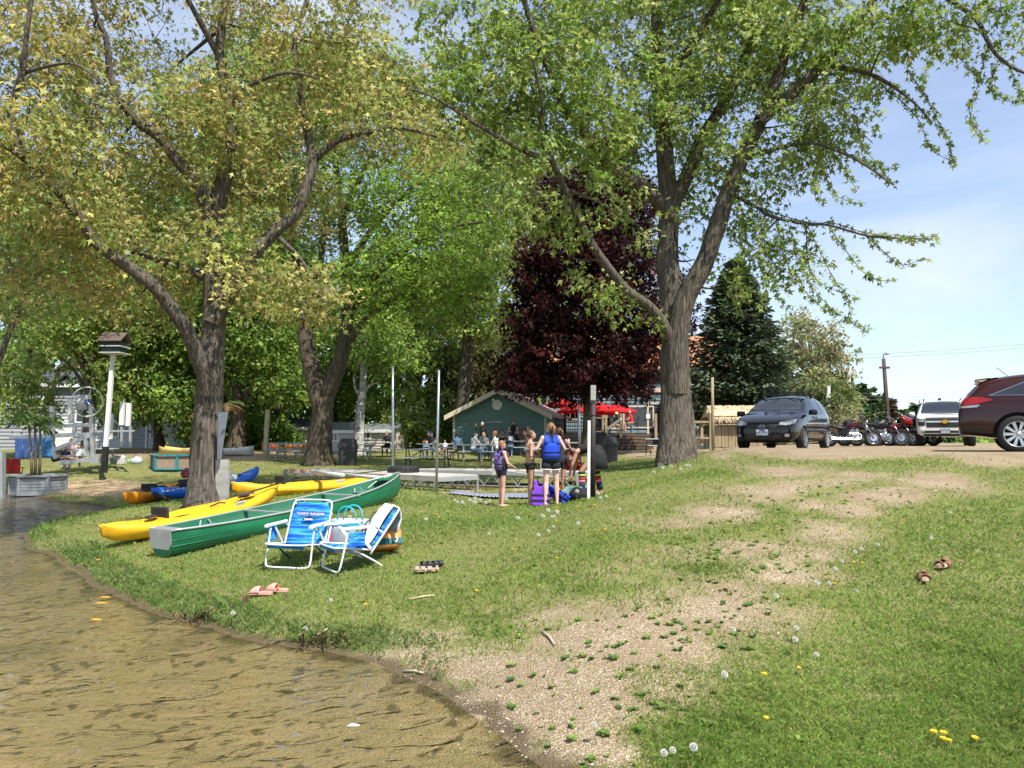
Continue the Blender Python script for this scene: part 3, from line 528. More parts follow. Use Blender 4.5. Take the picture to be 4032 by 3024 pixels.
bgtree('tall_tree', 'tall pale-barked tree rising behind the teal cabin', 995, 945, 46, [(996, 930), (1001, 850), (1008, 760), (1012, 690), (1005, 600), (1012, 520), (1030, 400), (1040, 320)], 32, [(1010, 640, 46, 70, 90, 4), (1000, 500, 46, 100, 80, 4), (1080, 430, 46, 90, 90, 4), (960, 400, 46, 90, 90, 4), (1060, 580, 46, 60, 60, 3), (1050, 700, 47, 50, 60, 3), (1070, 300, 46, 100, 80, 4), (950, 700, 47, 60, 70, 3, .6)], 620, 24, .26, GY, BARK, 22, group=None, extra=[([(1010, 700), (1040, 640), (1070, 600)], 10, 3, -1)])
BG = 'background trees behind the lawn'
bgtree('broadleaf_tree', 'dark-trunked leafy tree standing right behind the post by the orange-leaved maple', 512, 968, 45, [(512, 930), (515, 880), (510, 820), (500, 700), (490, 560)], 34, [(500, 760, 45, 90, 60, 4), (440, 680, 45, 110, 90, 4), (560, 700, 45, 90, 80, 4), (500, 580, 45, 130, 90, 5), (600, 800, 45, 60, 60, 3), (420, 800, 46, 80, 60, 3, .8)], 760, 24, .26, GD, BARK2, 23, extra=[([(515, 890), (535, 850), (555, 800)], 14, 5, 0)])
bgtree('broadleaf_tree', 'leafy green tree filling the gap left of the V-forked tree', 600, 955, 52, [(600, 900), (605, 800), (600, 650), (600, 500)], 22, [(600, 830, 52, 80, 60, 4), (580, 720, 52, 110, 80, 4), (640, 640, 52, 90, 90, 4), (560, 560, 52, 120, 90, 5), (520, 880, 52, 60, 40, 3, .8)], 560, 24, .30, GD, BARK2, 24, group=BG)
bgtree('broadleaf_tree', 'yellow-green tree between the two galvanised poles, behind the picnic tables', 900, 945, 54, [(900, 900), (905, 820), (900, 700), (905, 560)], 18, [(900, 800, 54, 90, 70, 4), (860, 880, 54, 70, 45, 3), (930, 880, 54, 60, 50, 3), (900, 700, 54, 110, 80, 4), (950, 620, 54, 90, 80, 4), (850, 600, 54, 90, 80, 4), (820, 760, 54, 60, 80, 3)], 820, 24, .28, GY, BARK2, 25)
bgtree('conifer_tree', 'brownish-green drooping conifer just left of the teal cabin gable', 975, 945, 56, [(975, 900), (980, 800), (985, 700)], 16, [(965, 890, 56, 45, 50, 3), (985, 800, 56, 55, 60, 3), (1050, 830, 58, 60, 50, 3), (1110, 820, 58, 60, 40, 3), (1060, 760, 58, 70, 60, 3)], 520, 26, .34, [(.10, .095, .03), (.075, .085, .028), (.13, .115, .045)], BARK2, 26, NEEDLE, droop=1.0)
bgtree('leaning_tree', 'grey-barked leaning tree at the far left edge', -40, 940, 24, [(-34, 900), (-16, 820), (14, 735), (45, 660), (75, 600), (110, 520), (150, 440)], 15, [(60, 620, 25, 90, 60, 3), (20, 700, 26, 60, 50, 2, .6), (120, 520, 25, 90, 70, 3), (60, 480, 25, 100, 80, 3)], 330, 22, .17, GD, BARK, 27, LEAF3, extra=[([(60, 630), (100, 600), (140, 590)], 9, 3, 0)])
bgtree('multi_stem_tree', 'many-stemmed small tree in front of the grey house', 190, 935, 40, [(192, 900), (195, 850), (185, 800), (165, 740), (155, 700)], 26, [(150, 720, 40, 70, 45, 3), (230, 720, 40, 70, 50, 3), (190, 660, 40, 110, 60, 3), (100, 680, 40, 60, 50, 2.5), (270, 660, 40, 60, 60, 3), (260, 800, 40, 45, 35, 2, .6), (120, 800, 41, 40, 30, 2, .4), (70, 880, 41, 60, 40, 2), (30, 820, 41, 50, 50, 2), (250, 860, 41, 50, 40, 2)], 760, 22, .22, GY, BARK2, 28, extra=[([(195, 860), (215, 800), (240, 750), (262, 700)], 13, 4, 0), ([(190, 850), (160, 800), (130, 770)], 9, 3, 0), ([(195, 850), (205, 770), (210, 690)], 11, 4, 0), ([(190, 840), (172, 780), (150, 745)], 9, 3, .5)])
bgtree('broadleaf_tree', 'leafy green tree overhanging the white-sided house behind the bird house', 345, 955, 46, [(340, 900), (345, 820), (335, 700), (330, 600)], 20, [(330, 830, 44, 90, 50, 3), (400, 860, 44, 60, 50, 3), (310, 740, 45, 110, 70, 4), (280, 880, 44, 50, 40, 2.5, .6), (350, 640, 45, 130, 80, 4), (400, 750, 45, 70, 60, 3), (420, 900, 45, 60, 45, 2.5), (250, 820, 44, 60, 50, 2.5)], 980, 24, .24, GD, BARK2, 29)
bgtree('broadleaf_tree', 'pale spring-green tree behind the grey house at far left', 60, 920, 62, [(60, 850), (65, 700), (60, 500)], 16, [(60, 640, 62, 110, 80, 5), (30, 500, 62, 110, 90, 5), (160, 560, 62, 110, 90, 5), (200, 440, 62, 110, 90, 5), (80, 360, 62, 120, 90, 5), (120, 760, 64, 80, 50, 4, .6)], 620, 24, .38, GY, BARK2, 30, group=BG)
bgtree('broadleaf_tree', 'tall green tree high behind the orange-leaved maple crown', 380, 930, 58, [(380, 850), (385, 700), (390, 500), (400, 300), (410, 150)], 22, [(300, 560, 58, 120, 90, 5), (420, 500, 58, 120, 90, 5), (340, 420, 58, 120, 90, 5), (480, 380, 58, 120, 90, 5), (540, 240, 58, 120, 90, 5), (440, 250, 58, 110, 90, 5), (620, 180, 58, 110, 90, 5), (720, 180, 58, 80, 60, 5), (560, 120, 58, 100, 50, 4)], 1050, 24, .36, GD, BARK2, 31, group=BG)
bgtree('broadleaf_tree', 'light green tree crown seen over the purple maple and cabin', 1150, 930, 64, [(1150, 850), (1150, 700), (1150, 500)], 20, [(1120, 640, 64, 100, 80, 5), (1180, 480, 64, 110, 90, 5), (1080, 500, 64, 100, 90, 5), (1230, 380, 64, 110, 80, 5), (1100, 380, 64, 100, 70, 5), (1010, 330, 64, 120, 80, 5)], 560, 24, .40, GY, BARK2, 32, group=BG)
bgtree('broadleaf_tree', 'dark dense tree behind the small white shed', 720, 950, 60, [(720, 880), (720, 780), (725, 650)], 20, [(700, 840, 60, 110, 60, 4), (790, 860, 60, 90, 50, 4), (740, 740, 60, 130, 80, 5), (660, 780, 60, 80, 70, 4), (850, 760, 60, 90, 80, 4), (820, 680, 60, 100, 70, 4), (470, 800, 62, 100, 90, 5), (560, 860, 62, 90, 60, 4), (640, 900, 62, 90, 40, 4, .8)], 900, 24, .34, GD, BARK2, 33, group=BG)
# spruce and conifers on the right
def conifer(name, label, px, base_y, top_y, D, halfw, cols, n=2600, ls=.42, seed=1, group=None, gap=.2, bark=BARK2, cone=.85):
    rg = np.random.default_rng(seed); b = GP(A(px, base_y), D); top = W(A(px, top_y), D); H = top.z - b.z; wr = halfw / 2.16016 * MP(D); root = empty(name, b, label, 'tree', 0, group)
    mb = MB(); mb.tube([(0, 0, -.1), (0, 0, H * .5), (0, 0, H * .98)], [.022 * H, .014 * H, .01], 8); Ps, Ds = [], []
    nb = int(n / 26)
    for i in range(nb):
        t = (i + rg.random()) / nb; z = H * (.06 + .92 * t); Lb = wr * (1 - t) ** cone * (.72 + .4 * rg.random()) + .12; a = rg.random() * 6.283; dr = np.array((math.cos(a), math.sin(a), 0)); sag = .22 * Lb
        p0 = np.array((0, 0, z)); mid = p0 + dr * Lb * .6 + np.array((0, 0, -sag * .8)); tip = p0 + dr * Lb + np.array((0, 0, -sag * .55 + .1 * Lb))
        mb.tube([p0, mid, tip], [.02 + .006 * Lb, .02, .008], 4, False)
        k = 26; s = np.sqrt(rg.random(k)) * .95 + .05
        c = np.where(s[:, None] < .6, p0 + (mid - p0) * (s[:, None] / .6), mid + (tip - mid) * ((s[:, None] - .6) / .4)); side = np.cross(dr, (0, 0, 1)); u = rg.uniform(-1, 1, k)
        c = c + side * (u * Lb * .30 * (1 - .5 * s))[:, None] + np.array((0, 0, 1)) * rg.normal(0, .05, k)[:, None]
        Ps.append(c); Ds.append(dr * .9 + side * (u * .9)[:, None] + rg.normal(0, .3, (k, 3)) + np.array((0, 0, -.12)))
    P = np.vstack(Ps); Dd = np.vstack(Ds); m = len(P); cl = np.array(cols)[rg.integers(0, len(cols), m)] * (1 + rg.normal(0, .2, (m, 1)))
    V, F, T = leaves(P, Dd, np.array((0, 0, 1.)) + rg.normal(0, .5, (m, 3)), ls * rg.uniform(.6, 1.3, m), np.clip(cl, .004, .9), NEEDLE)
    mb.build('trunk', bark, root, True); link('crown', mesh_np('crown', V, F, T), NEEDM, root); return root
SPR = [(.075, .115, .065), (.10, .145, .075), (.05, .08, .05), (.15, .18, .085)]
conifer('spruce_tree', 'blue-green spruce tree behind the thatched hut', 1598, 938, 555, 49, 150, SPR, 22000, .42, 41, cone=.75)
PN = [(.09, .155, .05), (.12, .19, .06), (.065, .115, .04)]
PG = 'far conifers beyond the parking lot'
for px, by, ty, D, hw, sd, lb in [(1873, 925, 828, 120, 42, 51, 'rounded dark-green conifer behind the motorcycles'), (1822, 930, 800, 105, 30, 52, 'tall narrow conifer behind the grey utility pole'), (1915, 925, 858, 125, 34, 53, 'brownish far conifer right of the dark pole'), (1985, 920, 872, 140, 20, 54, 'small far conifer beside the white car roof'), (2028, 920, 866, 150, 22, 55, 'far thin conifer just above the white car'), (1845, 925, 848, 110, 36, 56, 'bright green conifer between the two utility poles'), (1945, 925, 885, 130, 26, 57, 'low far conifer below the brownish one')]:
    conifer('pine_tree', lb, px, by, ty, D, hw, PN if sd not in (53,) else [(.10, .085, .04), (.08, .075, .035)], 2600, 1.0 * D / 110, sd, PG, cone=.5)
bgtree('budding_tree', 'pale budding oak with bare twisting branches behind the black van', 1760, 945, 75, [(1762, 900), (1765, 840), (1755, 780), (1745, 720), (1740, 690)], 12, [(1750, 740, 75, 60, 50, 5, .8), (1720, 790, 75, 50, 50, 5), (1790, 800, 75, 50, 60, 5), (1750, 850, 75, 70, 50, 5), (1800, 870, 75, 40, 40, 4), (1720, 700, 75, 40, 30, 4, .5)], 420, 26, .34, GP_, BARK2, 61, extra=[([(1755, 790), (1780, 745), (1800, 720)], 6, 2, 0), ([(1762, 840), (1730, 790), (1715, 740), (1718, 700)], 6, 2, 0), ([(1755, 800), (1790, 770), (1812, 740)], 5, 2, 0), ([(1760, 850), (1800, 830), (1825, 815)], 5, 2, 0)])
bgtree('broadleaf_tree', 'yellow-green spring tree right behind the black van', 1790, 945, 62, [(1790, 900), (1788, 860)], 10, [(1780, 900, 62, 45, 45, 4), (1760, 870, 62, 50, 40, 4), (1730, 900, 62, 50, 40, 3), (1800, 860, 62, 35, 40, 3)], 330, 24, .30, [(.16, .20, .06), (.2, .22, .08), (.12, .17, .045)], BARK2, 62)
bgtree('bare_shrub_tree', 'thin leafless small tree beside the grey utility pole', 1815, 950, 58, [(1815, 920), (1815, 880), (1816, 850)], 5, [(1815, 900, 58, 25, 30, 2, .5)], 60, 8, .16, GP_, BARK, 63, extra=[([(1815, 925), (1828, 900), (1840, 880)], 3, 1, 0), ([(1815, 930), (1802, 905), (1795, 890)], 3, 1, 0)])
# shrubs along the back of the lawn
def shrub(lb, px, py, D, rx, ry, n, cols, seed, ls=.2): 
    return bgtree('shrub', lb, px, py, D, [(px, py - 4), (px + 2, py - ry)], 5, [(px, py - ry * .9, D, rx, ry, 1.4), (px - rx * .6, py - ry * .6, D, rx * .6, ry * .6, 1.2), (px + rx * .6, py - ry * .6, D, rx * .6, ry * .6, 1.2)], n, 24, ls, cols, BARK2, seed, cat='shrub', cr=.4)
shrub('leafy shrub growing before the low white house', 600, 962, 50, 36, 26, 130, GD, 71)
shrub('dark shrub beside the wooden post on the beach', 545, 965, 50, 40, 34, 150, GD, 72)
shrub('bushy shrub behind the teal planter box', 455, 962, 46, 46, 40, 170, GD, 73)
shrub('tangled green shrub right of the beige shed', 880, 955, 50, 55, 40, 220, GY, 74)
shrub('shadowy shrub below the brownish conifer', 945, 950, 52, 35, 40, 150, GD, 75)
# ================================================================ grass, weeds, pebbles, dandelions
def field(X, Y, s, sd):
    r = np.random.default_rng(sd); out = np.zeros_like(X)
    for k in range(7):
        a = r.uniform(0, 6.28); f = s * 1.55 ** (k % 4) * r.uniform(.8, 1.2); out += np.sin(f * (X * math.cos(a) + Y * math.sin(a)) + r.uniform(0, 6.28) + 1.3 * np.sin(f * .6 * (X * math.sin(a) - Y * math.cos(a)))) / (1 + .35 * (k % 4))
    return out / 5
def spots(n, dmin, dmax, umax=.78):
    inv = rng.uniform(1 / dmax, 1 / dmin, n); D = 1 / inv; X = rng.uniform(-umax, umax, n) * D; return X, D, hz(X, D)
X, Y, Z = spots(900000, 3.1, 46)
g, s, b = masks(X, Y, Z); pat = field(X, Y, 1.1, 5); fine = field(X, Y, 4.5, 6)
dens = np.clip(1.08 - 1.15 * np.clip(g + .5 * fine * (g > .1) + .3 * pat * (g > .1), 0, 1) - 1.2 * s, .015, 1) * (Z > .012 + .02 * rng.random(len(Z)))
lot = _ss(13.0, 14.6, Y - .05 * X) * _ss(4.8, 6.0, X); dens *= 1 - .93 * lot
dens *= .55 + .45 * (pat * .5 + .6).clip(0, 1)
keep = rng.random(len(X)) < dens * np.where(Y > 20, .75, .8)
X, Y, Z, g, pat, fine = [q[keep] for q in (X, Y, Z, g, pat, fine)]; n = len(X)
edge = (Z < .14) & (X < -.5) & (Y < 17)
fine2 = field(X, Y, 13, 7); tuft = fine2 > .42; thin = fine2 < -.45
lush = np.clip(.5 + .5 * pat + .25 * fine - .6 * g, 0, 1)
h = (.021 + .028 * lush) * rng.uniform(.55, 1.5, n) * np.where(edge, 1.7, 1) * np.where(Y > 13, 1.25, 1); tall = rng.random(n) < .008; h[tall] *= 1.6
h[tuft] *= 1.35; h[thin] *= .75
w = np.maximum(.0042, .0010 * Y) * rng.uniform(.7, 1.3, n); az = rng.uniform(0, 6.283, n); lean = rng.uniform(.15, 1.0, n) * h
bx = np.stack([np.cos(az), np.sin(az), 0 * az], 1); la = rng.uniform(0, 6.283, n); ld = np.stack([np.cos(la), np.sin(la), 0 * la], 1)
P = np.stack([X, Y, Z - .004], 1); V = np.zeros((n, 4, 3)); V[:, 0] = P - bx * w[:, None] / 2; V[:, 1] = P + bx * w[:, None] / 2
V[:, 2] = P + bx * w[:, None] * .3 + ld * (lean * .35)[:, None]; V[:, 2, 2] += h * .6; V[:, 3] = P + ld * lean[:, None]; V[:, 3, 2] += h * (1.05 - .35 * (lean / h))
F = (np.array([(0, 1, 2), (0, 2, 3)])[None] + (np.arange(n) * 4)[:, None, None]).reshape(-1, 3)
ca = np.array((.19, .32, .055)); cb = np.array((.32, .39, .10)); cd = np.array((.145, .275, .05)); t = np.clip(.5 + .45 * fine + rng.normal(0, .22, n) + .35 * g, 0, 1)[:, None]
tint = ca * (1 - t) + cb * t; tint = np.where((lush > .72)[:, None], tint * .55 + cd * .45, tint); straw = rng.random(n) < (.035 + .12 * np.clip(g, 0, 1)); tint[straw] = np.array((.34, .29, .15)) * rng.uniform(.7, 1.1, (straw.sum(), 1))
tint[tuft] *= .9; th2 = thin & (rng.random(n) < .3); tint[th2] = tint[th2] * .5 + np.array((.30, .25, .12)) * .5
tint[edge] = tint[edge] * .6 + np.array((.075, .14, .06)) * .4
GRASSM = pm('grass_blade', (1, 1, 1), .55, 0, .12, .8, spec=.25, trans=.5, attr='tint')
tag(link('grass', mesh_np('grass', V.reshape(-1, 3), F, np.repeat(np.clip(tint * rng.uniform(.75, 1.25, (n, 1)), .01, .9), 4, 0)), GRASSM), 'short green lawn grass', None, None, 'stuff')
# broad-leaved weeds
X, Y, Z = spots(16000, 3.2, 17); px, py, _ = project(X, Y, Z)
wz = pxblob(px, py, [(1600, 1190, 150, 60, 1), (1520, 1200, 80, 40, 1), (1700, 1120, 120, 50, .8), (1650, 1300, 120, 40, .7), (1400, 1400, 220, 80, .35), (1880, 1080, 140, 40, .6), (1200, 1520, 200, 70, .22), (1300, 1580, 120, 60, .3), (1560, 1350, 160, 50, .5), (1800, 1060, 100, 30, .7), (1420, 1540, 150, 80, .4), (1120, 1600, 40, 24, .9), (1150, 1120, 300, 50, .12), (900, 1150, 300, 60, .12)])
keep = (rng.random(len(X)) < wz * .55) & (Z > .02); X, Y, Z = X[keep], Y[keep], Z[keep]; m = len(X); k = 8; ci = np.repeat(np.arange(m), k); a = rng.uniform(0, 6.283, m * k); up = rng.uniform(.1, .9, m * k)
Dd = np.stack([np.cos(a), np.sin(a), up], 1); Nn = np.stack([-np.cos(a) * up, -np.sin(a) * up, np.ones_like(a)], 1) + rng.normal(0, .2, (m * k, 3)); sz = rng.uniform(.016, .05, m)[ci] * rng.uniform(.7, 1.2, m * k)
cl = np.array([(.16, .29, .05), (.21, .34, .07), (.12, .24, .045), (.26, .37, .09)])[rng.integers(0, 4, m)][ci] * rng.uniform(.8, 1.2, (m * k, 1))
V, F, T = leaves(np.stack([X, Y, Z + .004], 1)[ci], Dd, Nn, sz, cl, LEAF1); tag(link('weeds', mesh_np('weeds', V, F, T), GRASSM), 'low broad-leaved weeds in the gravel ramp', None, None, 'stuff')
# pebbles
X, Y, Z = spots(60000, 3.2, 11); g, s, b = masks(X, Y, Z); keep = rng.random(len(X)) < np.clip(g * 1.3 - .25, 0, 1) * np.where(Z < -.16, .0, .42); X, Y, Z, g = X[keep], Y[keep], Z[keep], g[keep]; m = len(X)
ov = np.array([(1, 0, 0), (0, 1, 0), (-1, 0, 0), (0, -1, 0), (0, 0, .7), (.7, .7, .25), (-.7, .7, .25), (-.7, -.7, .25), (.7, -.7, .25)]); of = np.array([(0, 5, 4), (5, 1, 4), (1, 6, 4), (6, 2, 4), (2, 7, 4), (7, 3, 4), (3, 8, 4), (8, 0, 4)])
sz = rng.uniform(.0025, .008, m) * np.where(rng.random(m) < .05, 1.9, 1) * np.maximum(1, Y / 7); ro = rng.uniform(0, 6.28, m); sx = rng.uniform(.7, 1.3, (m, 1, 3)); q = ov[None] * sx * sz[:, None, None]
V = np.stack([q[..., 0] * np.cos(ro)[:, None] - q[..., 1] * np.sin(ro)[:, None], q[..., 0] * np.sin(ro)[:, None] + q[..., 1] * np.cos(ro)[:, None], q[..., 2]], -1) + np.stack([X, Y, Z], 1)[:, None]
cl = np.array([(.48, .40, .30), (.38, .30, .20), (.58, .51, .42), (.30, .23, .16), (.20, .17, .15), (.42, .32, .22)])[rng.integers(0, 6, m)] * rng.uniform(.8, 1.1, (m, 1))
STONEM = pm('pebble', (1, 1, 1), .8, 0, .15, 40, attr='tint')
tag(link('pebbles', mesh_np('pebbles', V.reshape(-1, 3), (of[None] + (np.arange(m) * 9)[:, None, None]).reshape(-1, 3), np.repeat(cl, 9, 0)), STONEM), 'small tan and white pebbles on the gravel ramp', None, None, 'stuff')
# dandelions
YEL = pm('dandelion_yellow', (.85, .52, .02), .7, 0, .2, 60); PUF = pm('dandelion_puff', (.72, .71, .64), .9, 0, .15, 90, trans=.3); STEM = pm('stem', (.20, .22, .08), .6)
def dand(kind, root=None):
    r = bpy.data.objects.new('dandelion', None); COL.objects.link(r); mb = MB(); hh = .07 if kind == 'y' else .13; mb.tube([(0, 0, 0), (.004, .003, hh * .5), (.012, 0, hh)], .0022, 4, False); mb.build('stem', STEM, r); mb = MB()
    if kind == 'y':
        for k in range(22):
            a = 2.4 * k; rr = .006 + .0005 * k; d = Vector((math.cos(a), math.sin(a), .9 - .035 * k)).normalized(); mb.add([(.012, 0, hh), (.012 + d.x * .019 - d.y * .005, d.y * .019 + d.x * .005, hh + d.z * .014), (.012 + d.x * .024, d.y * .024, hh + d.z * .016), (.012 + d.x * .019 + d.y * .005, d.y * .019 - d.x * .005, hh + d.z * .014)], [(0, 1, 2, 3)])
        mb.lathe([(.016, -.003), (.015, .006), (.001, .009)], 8, (.012, 0, hh)); mb.build('flower_head', YEL, r)
    else:
        for k in range(90):
            z = 1 - 2 * (k + .5) / 90; q = math.sqrt(1 - z * z); a = 2.4 * k; d = Vector((q * math.cos(a), q * math.sin(a), z)); s = frame(d)[0] * .0045; t = frame(d)[1] * .0045; c = Vector((.012, 0, hh + .012)); mb.add([c + d * .012, c + d * .021 + s, c + d * .023 + t, c + d * .021 - s], [(0, 1, 2, 3)])
        mb.ell((.012, 0, hh + .012), (.005,) * 3, None, 8, 5); mb.build('seed_head', PUF, r)
    return r
yel = [F6(524, 1208), F6(1388, 1505), F6(1398, 1525), F6(1425, 1545), F6(1545, 1533), F6(1360, 1508), F6(863, 757), F6(1003, 652), F6(955, 652), F6(1635, 420), F6(1530, 305), F6(887, 487), F6(836, 720), F5(993, 493), F5(348, 577), F5(1470, 300), F5(1690, 135), F5(1740, 133), F5(1463, 82), F5(1213, 245), F5(1228, 190), F5(1045, 230), F4(1551, 668), F4(549, 510), R3(340, 1605), R3(1857, 1518), R3(1640, 1530), R3(2040, 1500), R4(935, 1630), R4(1060, 1610), F6(680, 1180), F6(522, 1432), F4(62, 520)]
puf = [F6(968, 805), F6(1081, 571), F6(893, 655), F6(865, 702), F6(997, 593), F6(960, 607), F6(155, 1605), F6(30, 1620), F6(1430, 408), F6(1343, 543), F6(775, 775), F6(828, 760), F6(572, 835), F6(355, 1000), F6(660, 1050), F6(320, 1236), F6(680, 990), F6(768, 1122), F5(703, 84), F5(1068, 168), F5(1350, 176), F5(1234, 80), F5(1383, 68), F5(1440, 68), F5(1410, 150), F5(1446, 125), F5(2140, 1445), F5(1472, 45), F5(1581, 110), F4(1296, 828), F4(1837, 752), F4(1694, 912), R3(680, 1470), R3(760, 1455), R3(800, 1470), R3(560, 1480), R3(740, 1500), R3(620, 1500), R3(520, 1470), R3(860, 1500), R3(1095, 1470), R3(900, 1480), R3(2080, 1415), R3(2110, 1440), R3(1855, 1380), R3(2170, 1420), R3(1550, 1590), R3(1650, 1610), R3(1600, 1640), R4(1300, 1435), R4(1175, 1480), R4(1580, 1395), R4(1400, 1420), R4(1520, 1445), R4(1635, 1400), R4(690, 1345), R4(2030, 1300), R4(2095, 1045), R4(2170, 1050), R5(865, 1480), R5(1070, 1505), R5(800, 1470), R5(730, 1470), R7(1770, 380), R7(1740, 420), R7(1620, 400), F5(1826, 20), F5(1690, 1310)]
pr = {'y': dand('y'), 'w': dand('w')}
LM = [(490, 500, 'before the blanket'), (560, 525, 'before the purple life vest'), (600, 505, 'at the pipe post'), (680, 470, 'below the big green maple'), (925, 575, 'by the flowered slippers'), (840, 580, 'left of the flowered slippers'), (800, 640, 'right of the gravel patch'), (600, 700, 'on the gravel patch'), (940, 740, 'near the lower right corner'), (665, 750, 'at the bottom edge'), (760, 448, 'before the black van'), (265, 590, 'by the pink slides'), (430, 565, 'by the strapped sandals'), (400, 505, 'beside the canoe bow'), (150, 570, 'near the canoe stern'), (320, 640, 'at the grassy bank'), (900, 480, 'on the upper ramp'), (620, 560, 'in the open middle lawn')]
for kind, pts, lb, gp in (('y', yel, 'yellow dandelion flower', 'yellow dandelions in the lawn'), ('w', puf, 'white dandelion seed head', 'dandelion seed heads in the lawn')):
    for i, q in enumerate(pts):
        p = hit((q[0], q[1] + (3 if kind == 'y' else 5) * 0)); r = pr[kind] if i == 0 else copy_tree(pr[kind]); sc = random.uniform(.85, 1.2) * min(1.25, max(.85, p.y / 11)); hh = (.07 if kind == 'y' else .13) * sc
        if p.y > 30: continue
        p2 = hit((q[0], q[1] + hh / MP(p.y) * .9)); hh = 0; r.location = p2; r.rotation_euler = (0, 0, random.uniform(0, 6.28)); r.scale = (sc,) * 3; tag(r, lb + ', ' + min(LM, key=lambda t: (t[0] - q[0]) ** 2 + (t[1] - q[1]) ** 2)[2], 'dandelion', gp)
# dry sticks
STK = pm('dry_stick', (.52, .42, .28), .8, 0, .2, 30)
for a, b, lb in [(F5(45, 770), F5(162, 712), 'pale dry stick at the water edge below the pink sandals'), (F5(600, 545), F5(752, 518), 'thin bent straw stalk in front of the brown sandals'), (F5(570, 968), F5(690, 978), 'dry reed stalk lying at the gravel waterline'), (F5(1375, 725), F5(1450, 805), 'thin twig lying across the gravel patch')]:
    p = hit(a); q = hit(b); c = (p + q) / 2; c.z = gz(c.x, c.y); o = MB().tube([p - c + Vector((0, 0, .012)), Vector((.01, .01, .022)), q - c + Vector((0, 0, .02))], [.008, .009, .006], 6).build('stick', STK, None, True); o.location = c; tag(o, lb, 'stick')
# ================================================================ buildings and things at the back
TEAL = pm('teal_siding', (.125, .215, .20), .7, 0, .14, 2, .2, 30, (1, 1, 6)); SLATE = pm('slate_siding', (.13, .20, .225), .7, 0, .12, 2, .2, 30, (1, 1, 6)); CREAM = pm('cream_trim', (.62, .55, .43), .7); WHITE = pm('white_paint', (.75, .75, .73), .55, 0, .06)
GREYS = pm('grey_siding', (.27, .28, .29), .75, 0, .1, 2); WHITES = pm('white_siding', (.52, .53, .54), .7, 0, .1, 2); TAN = pm('tan_siding', (.62, .50, .36), .75, 0, .1, 2); BEIGE = pm('beige_siding', (.50, .46, .37), .8, 0, .12, 2)
ROSE = pm('rose_shingle', (.27, .185, .17), .9, 0, .25, 8, .6, 14, (1, 1, 4)); ORS = pm('orange_shingle', (.46, .23, .10), .9, 0, .25, 8, .6, 14, (1, 1, 4)); DKS = pm('dark_shingle', (.075, .078, .09), .9, 0, .25, 8, .6, 14); MOS = pm('grey_green_shingle', (.12, .14, .125), .9, 0, .2, 8); RDS = pm('red_shingle', (.33, .16, .12), .9, 0, .2, 8)
DARKGL = pm('dark_glass', (.025, .03, .035), .06, 0, .2, 2, spec=.6); BLK = pm('black_metal', (.02, .02, .022), .45); WOODT = pm('treated_wood', (.30, .235, .14), .8, 0, .25, 5, .3, 20, (1, 1, .15)); WOODG = pm('weathered_wood', (.33, .32, .29), .85, 0, .25, 5, .3, 20, (.3, 1, 1)); WOODB = pm('brown_deck', (.10, .062, .038), .75, 0, .2, 5)
GALV = pm('galvanised', (.36, .39, .40), .4, .75, .12, 6); ALU = pm('aluminium', (.46, .47, .46), .42, .55, .1, 5); MAUVE = pm('mauve_paint', (.18, .10, .115), .7); REDF = pm('red_fabric', (.62, .018, .022), .75, 0, .12, 4, trans=.3); TABG = pm('grey_table', (.36, .40, .38), .75, 0, .15, 4)
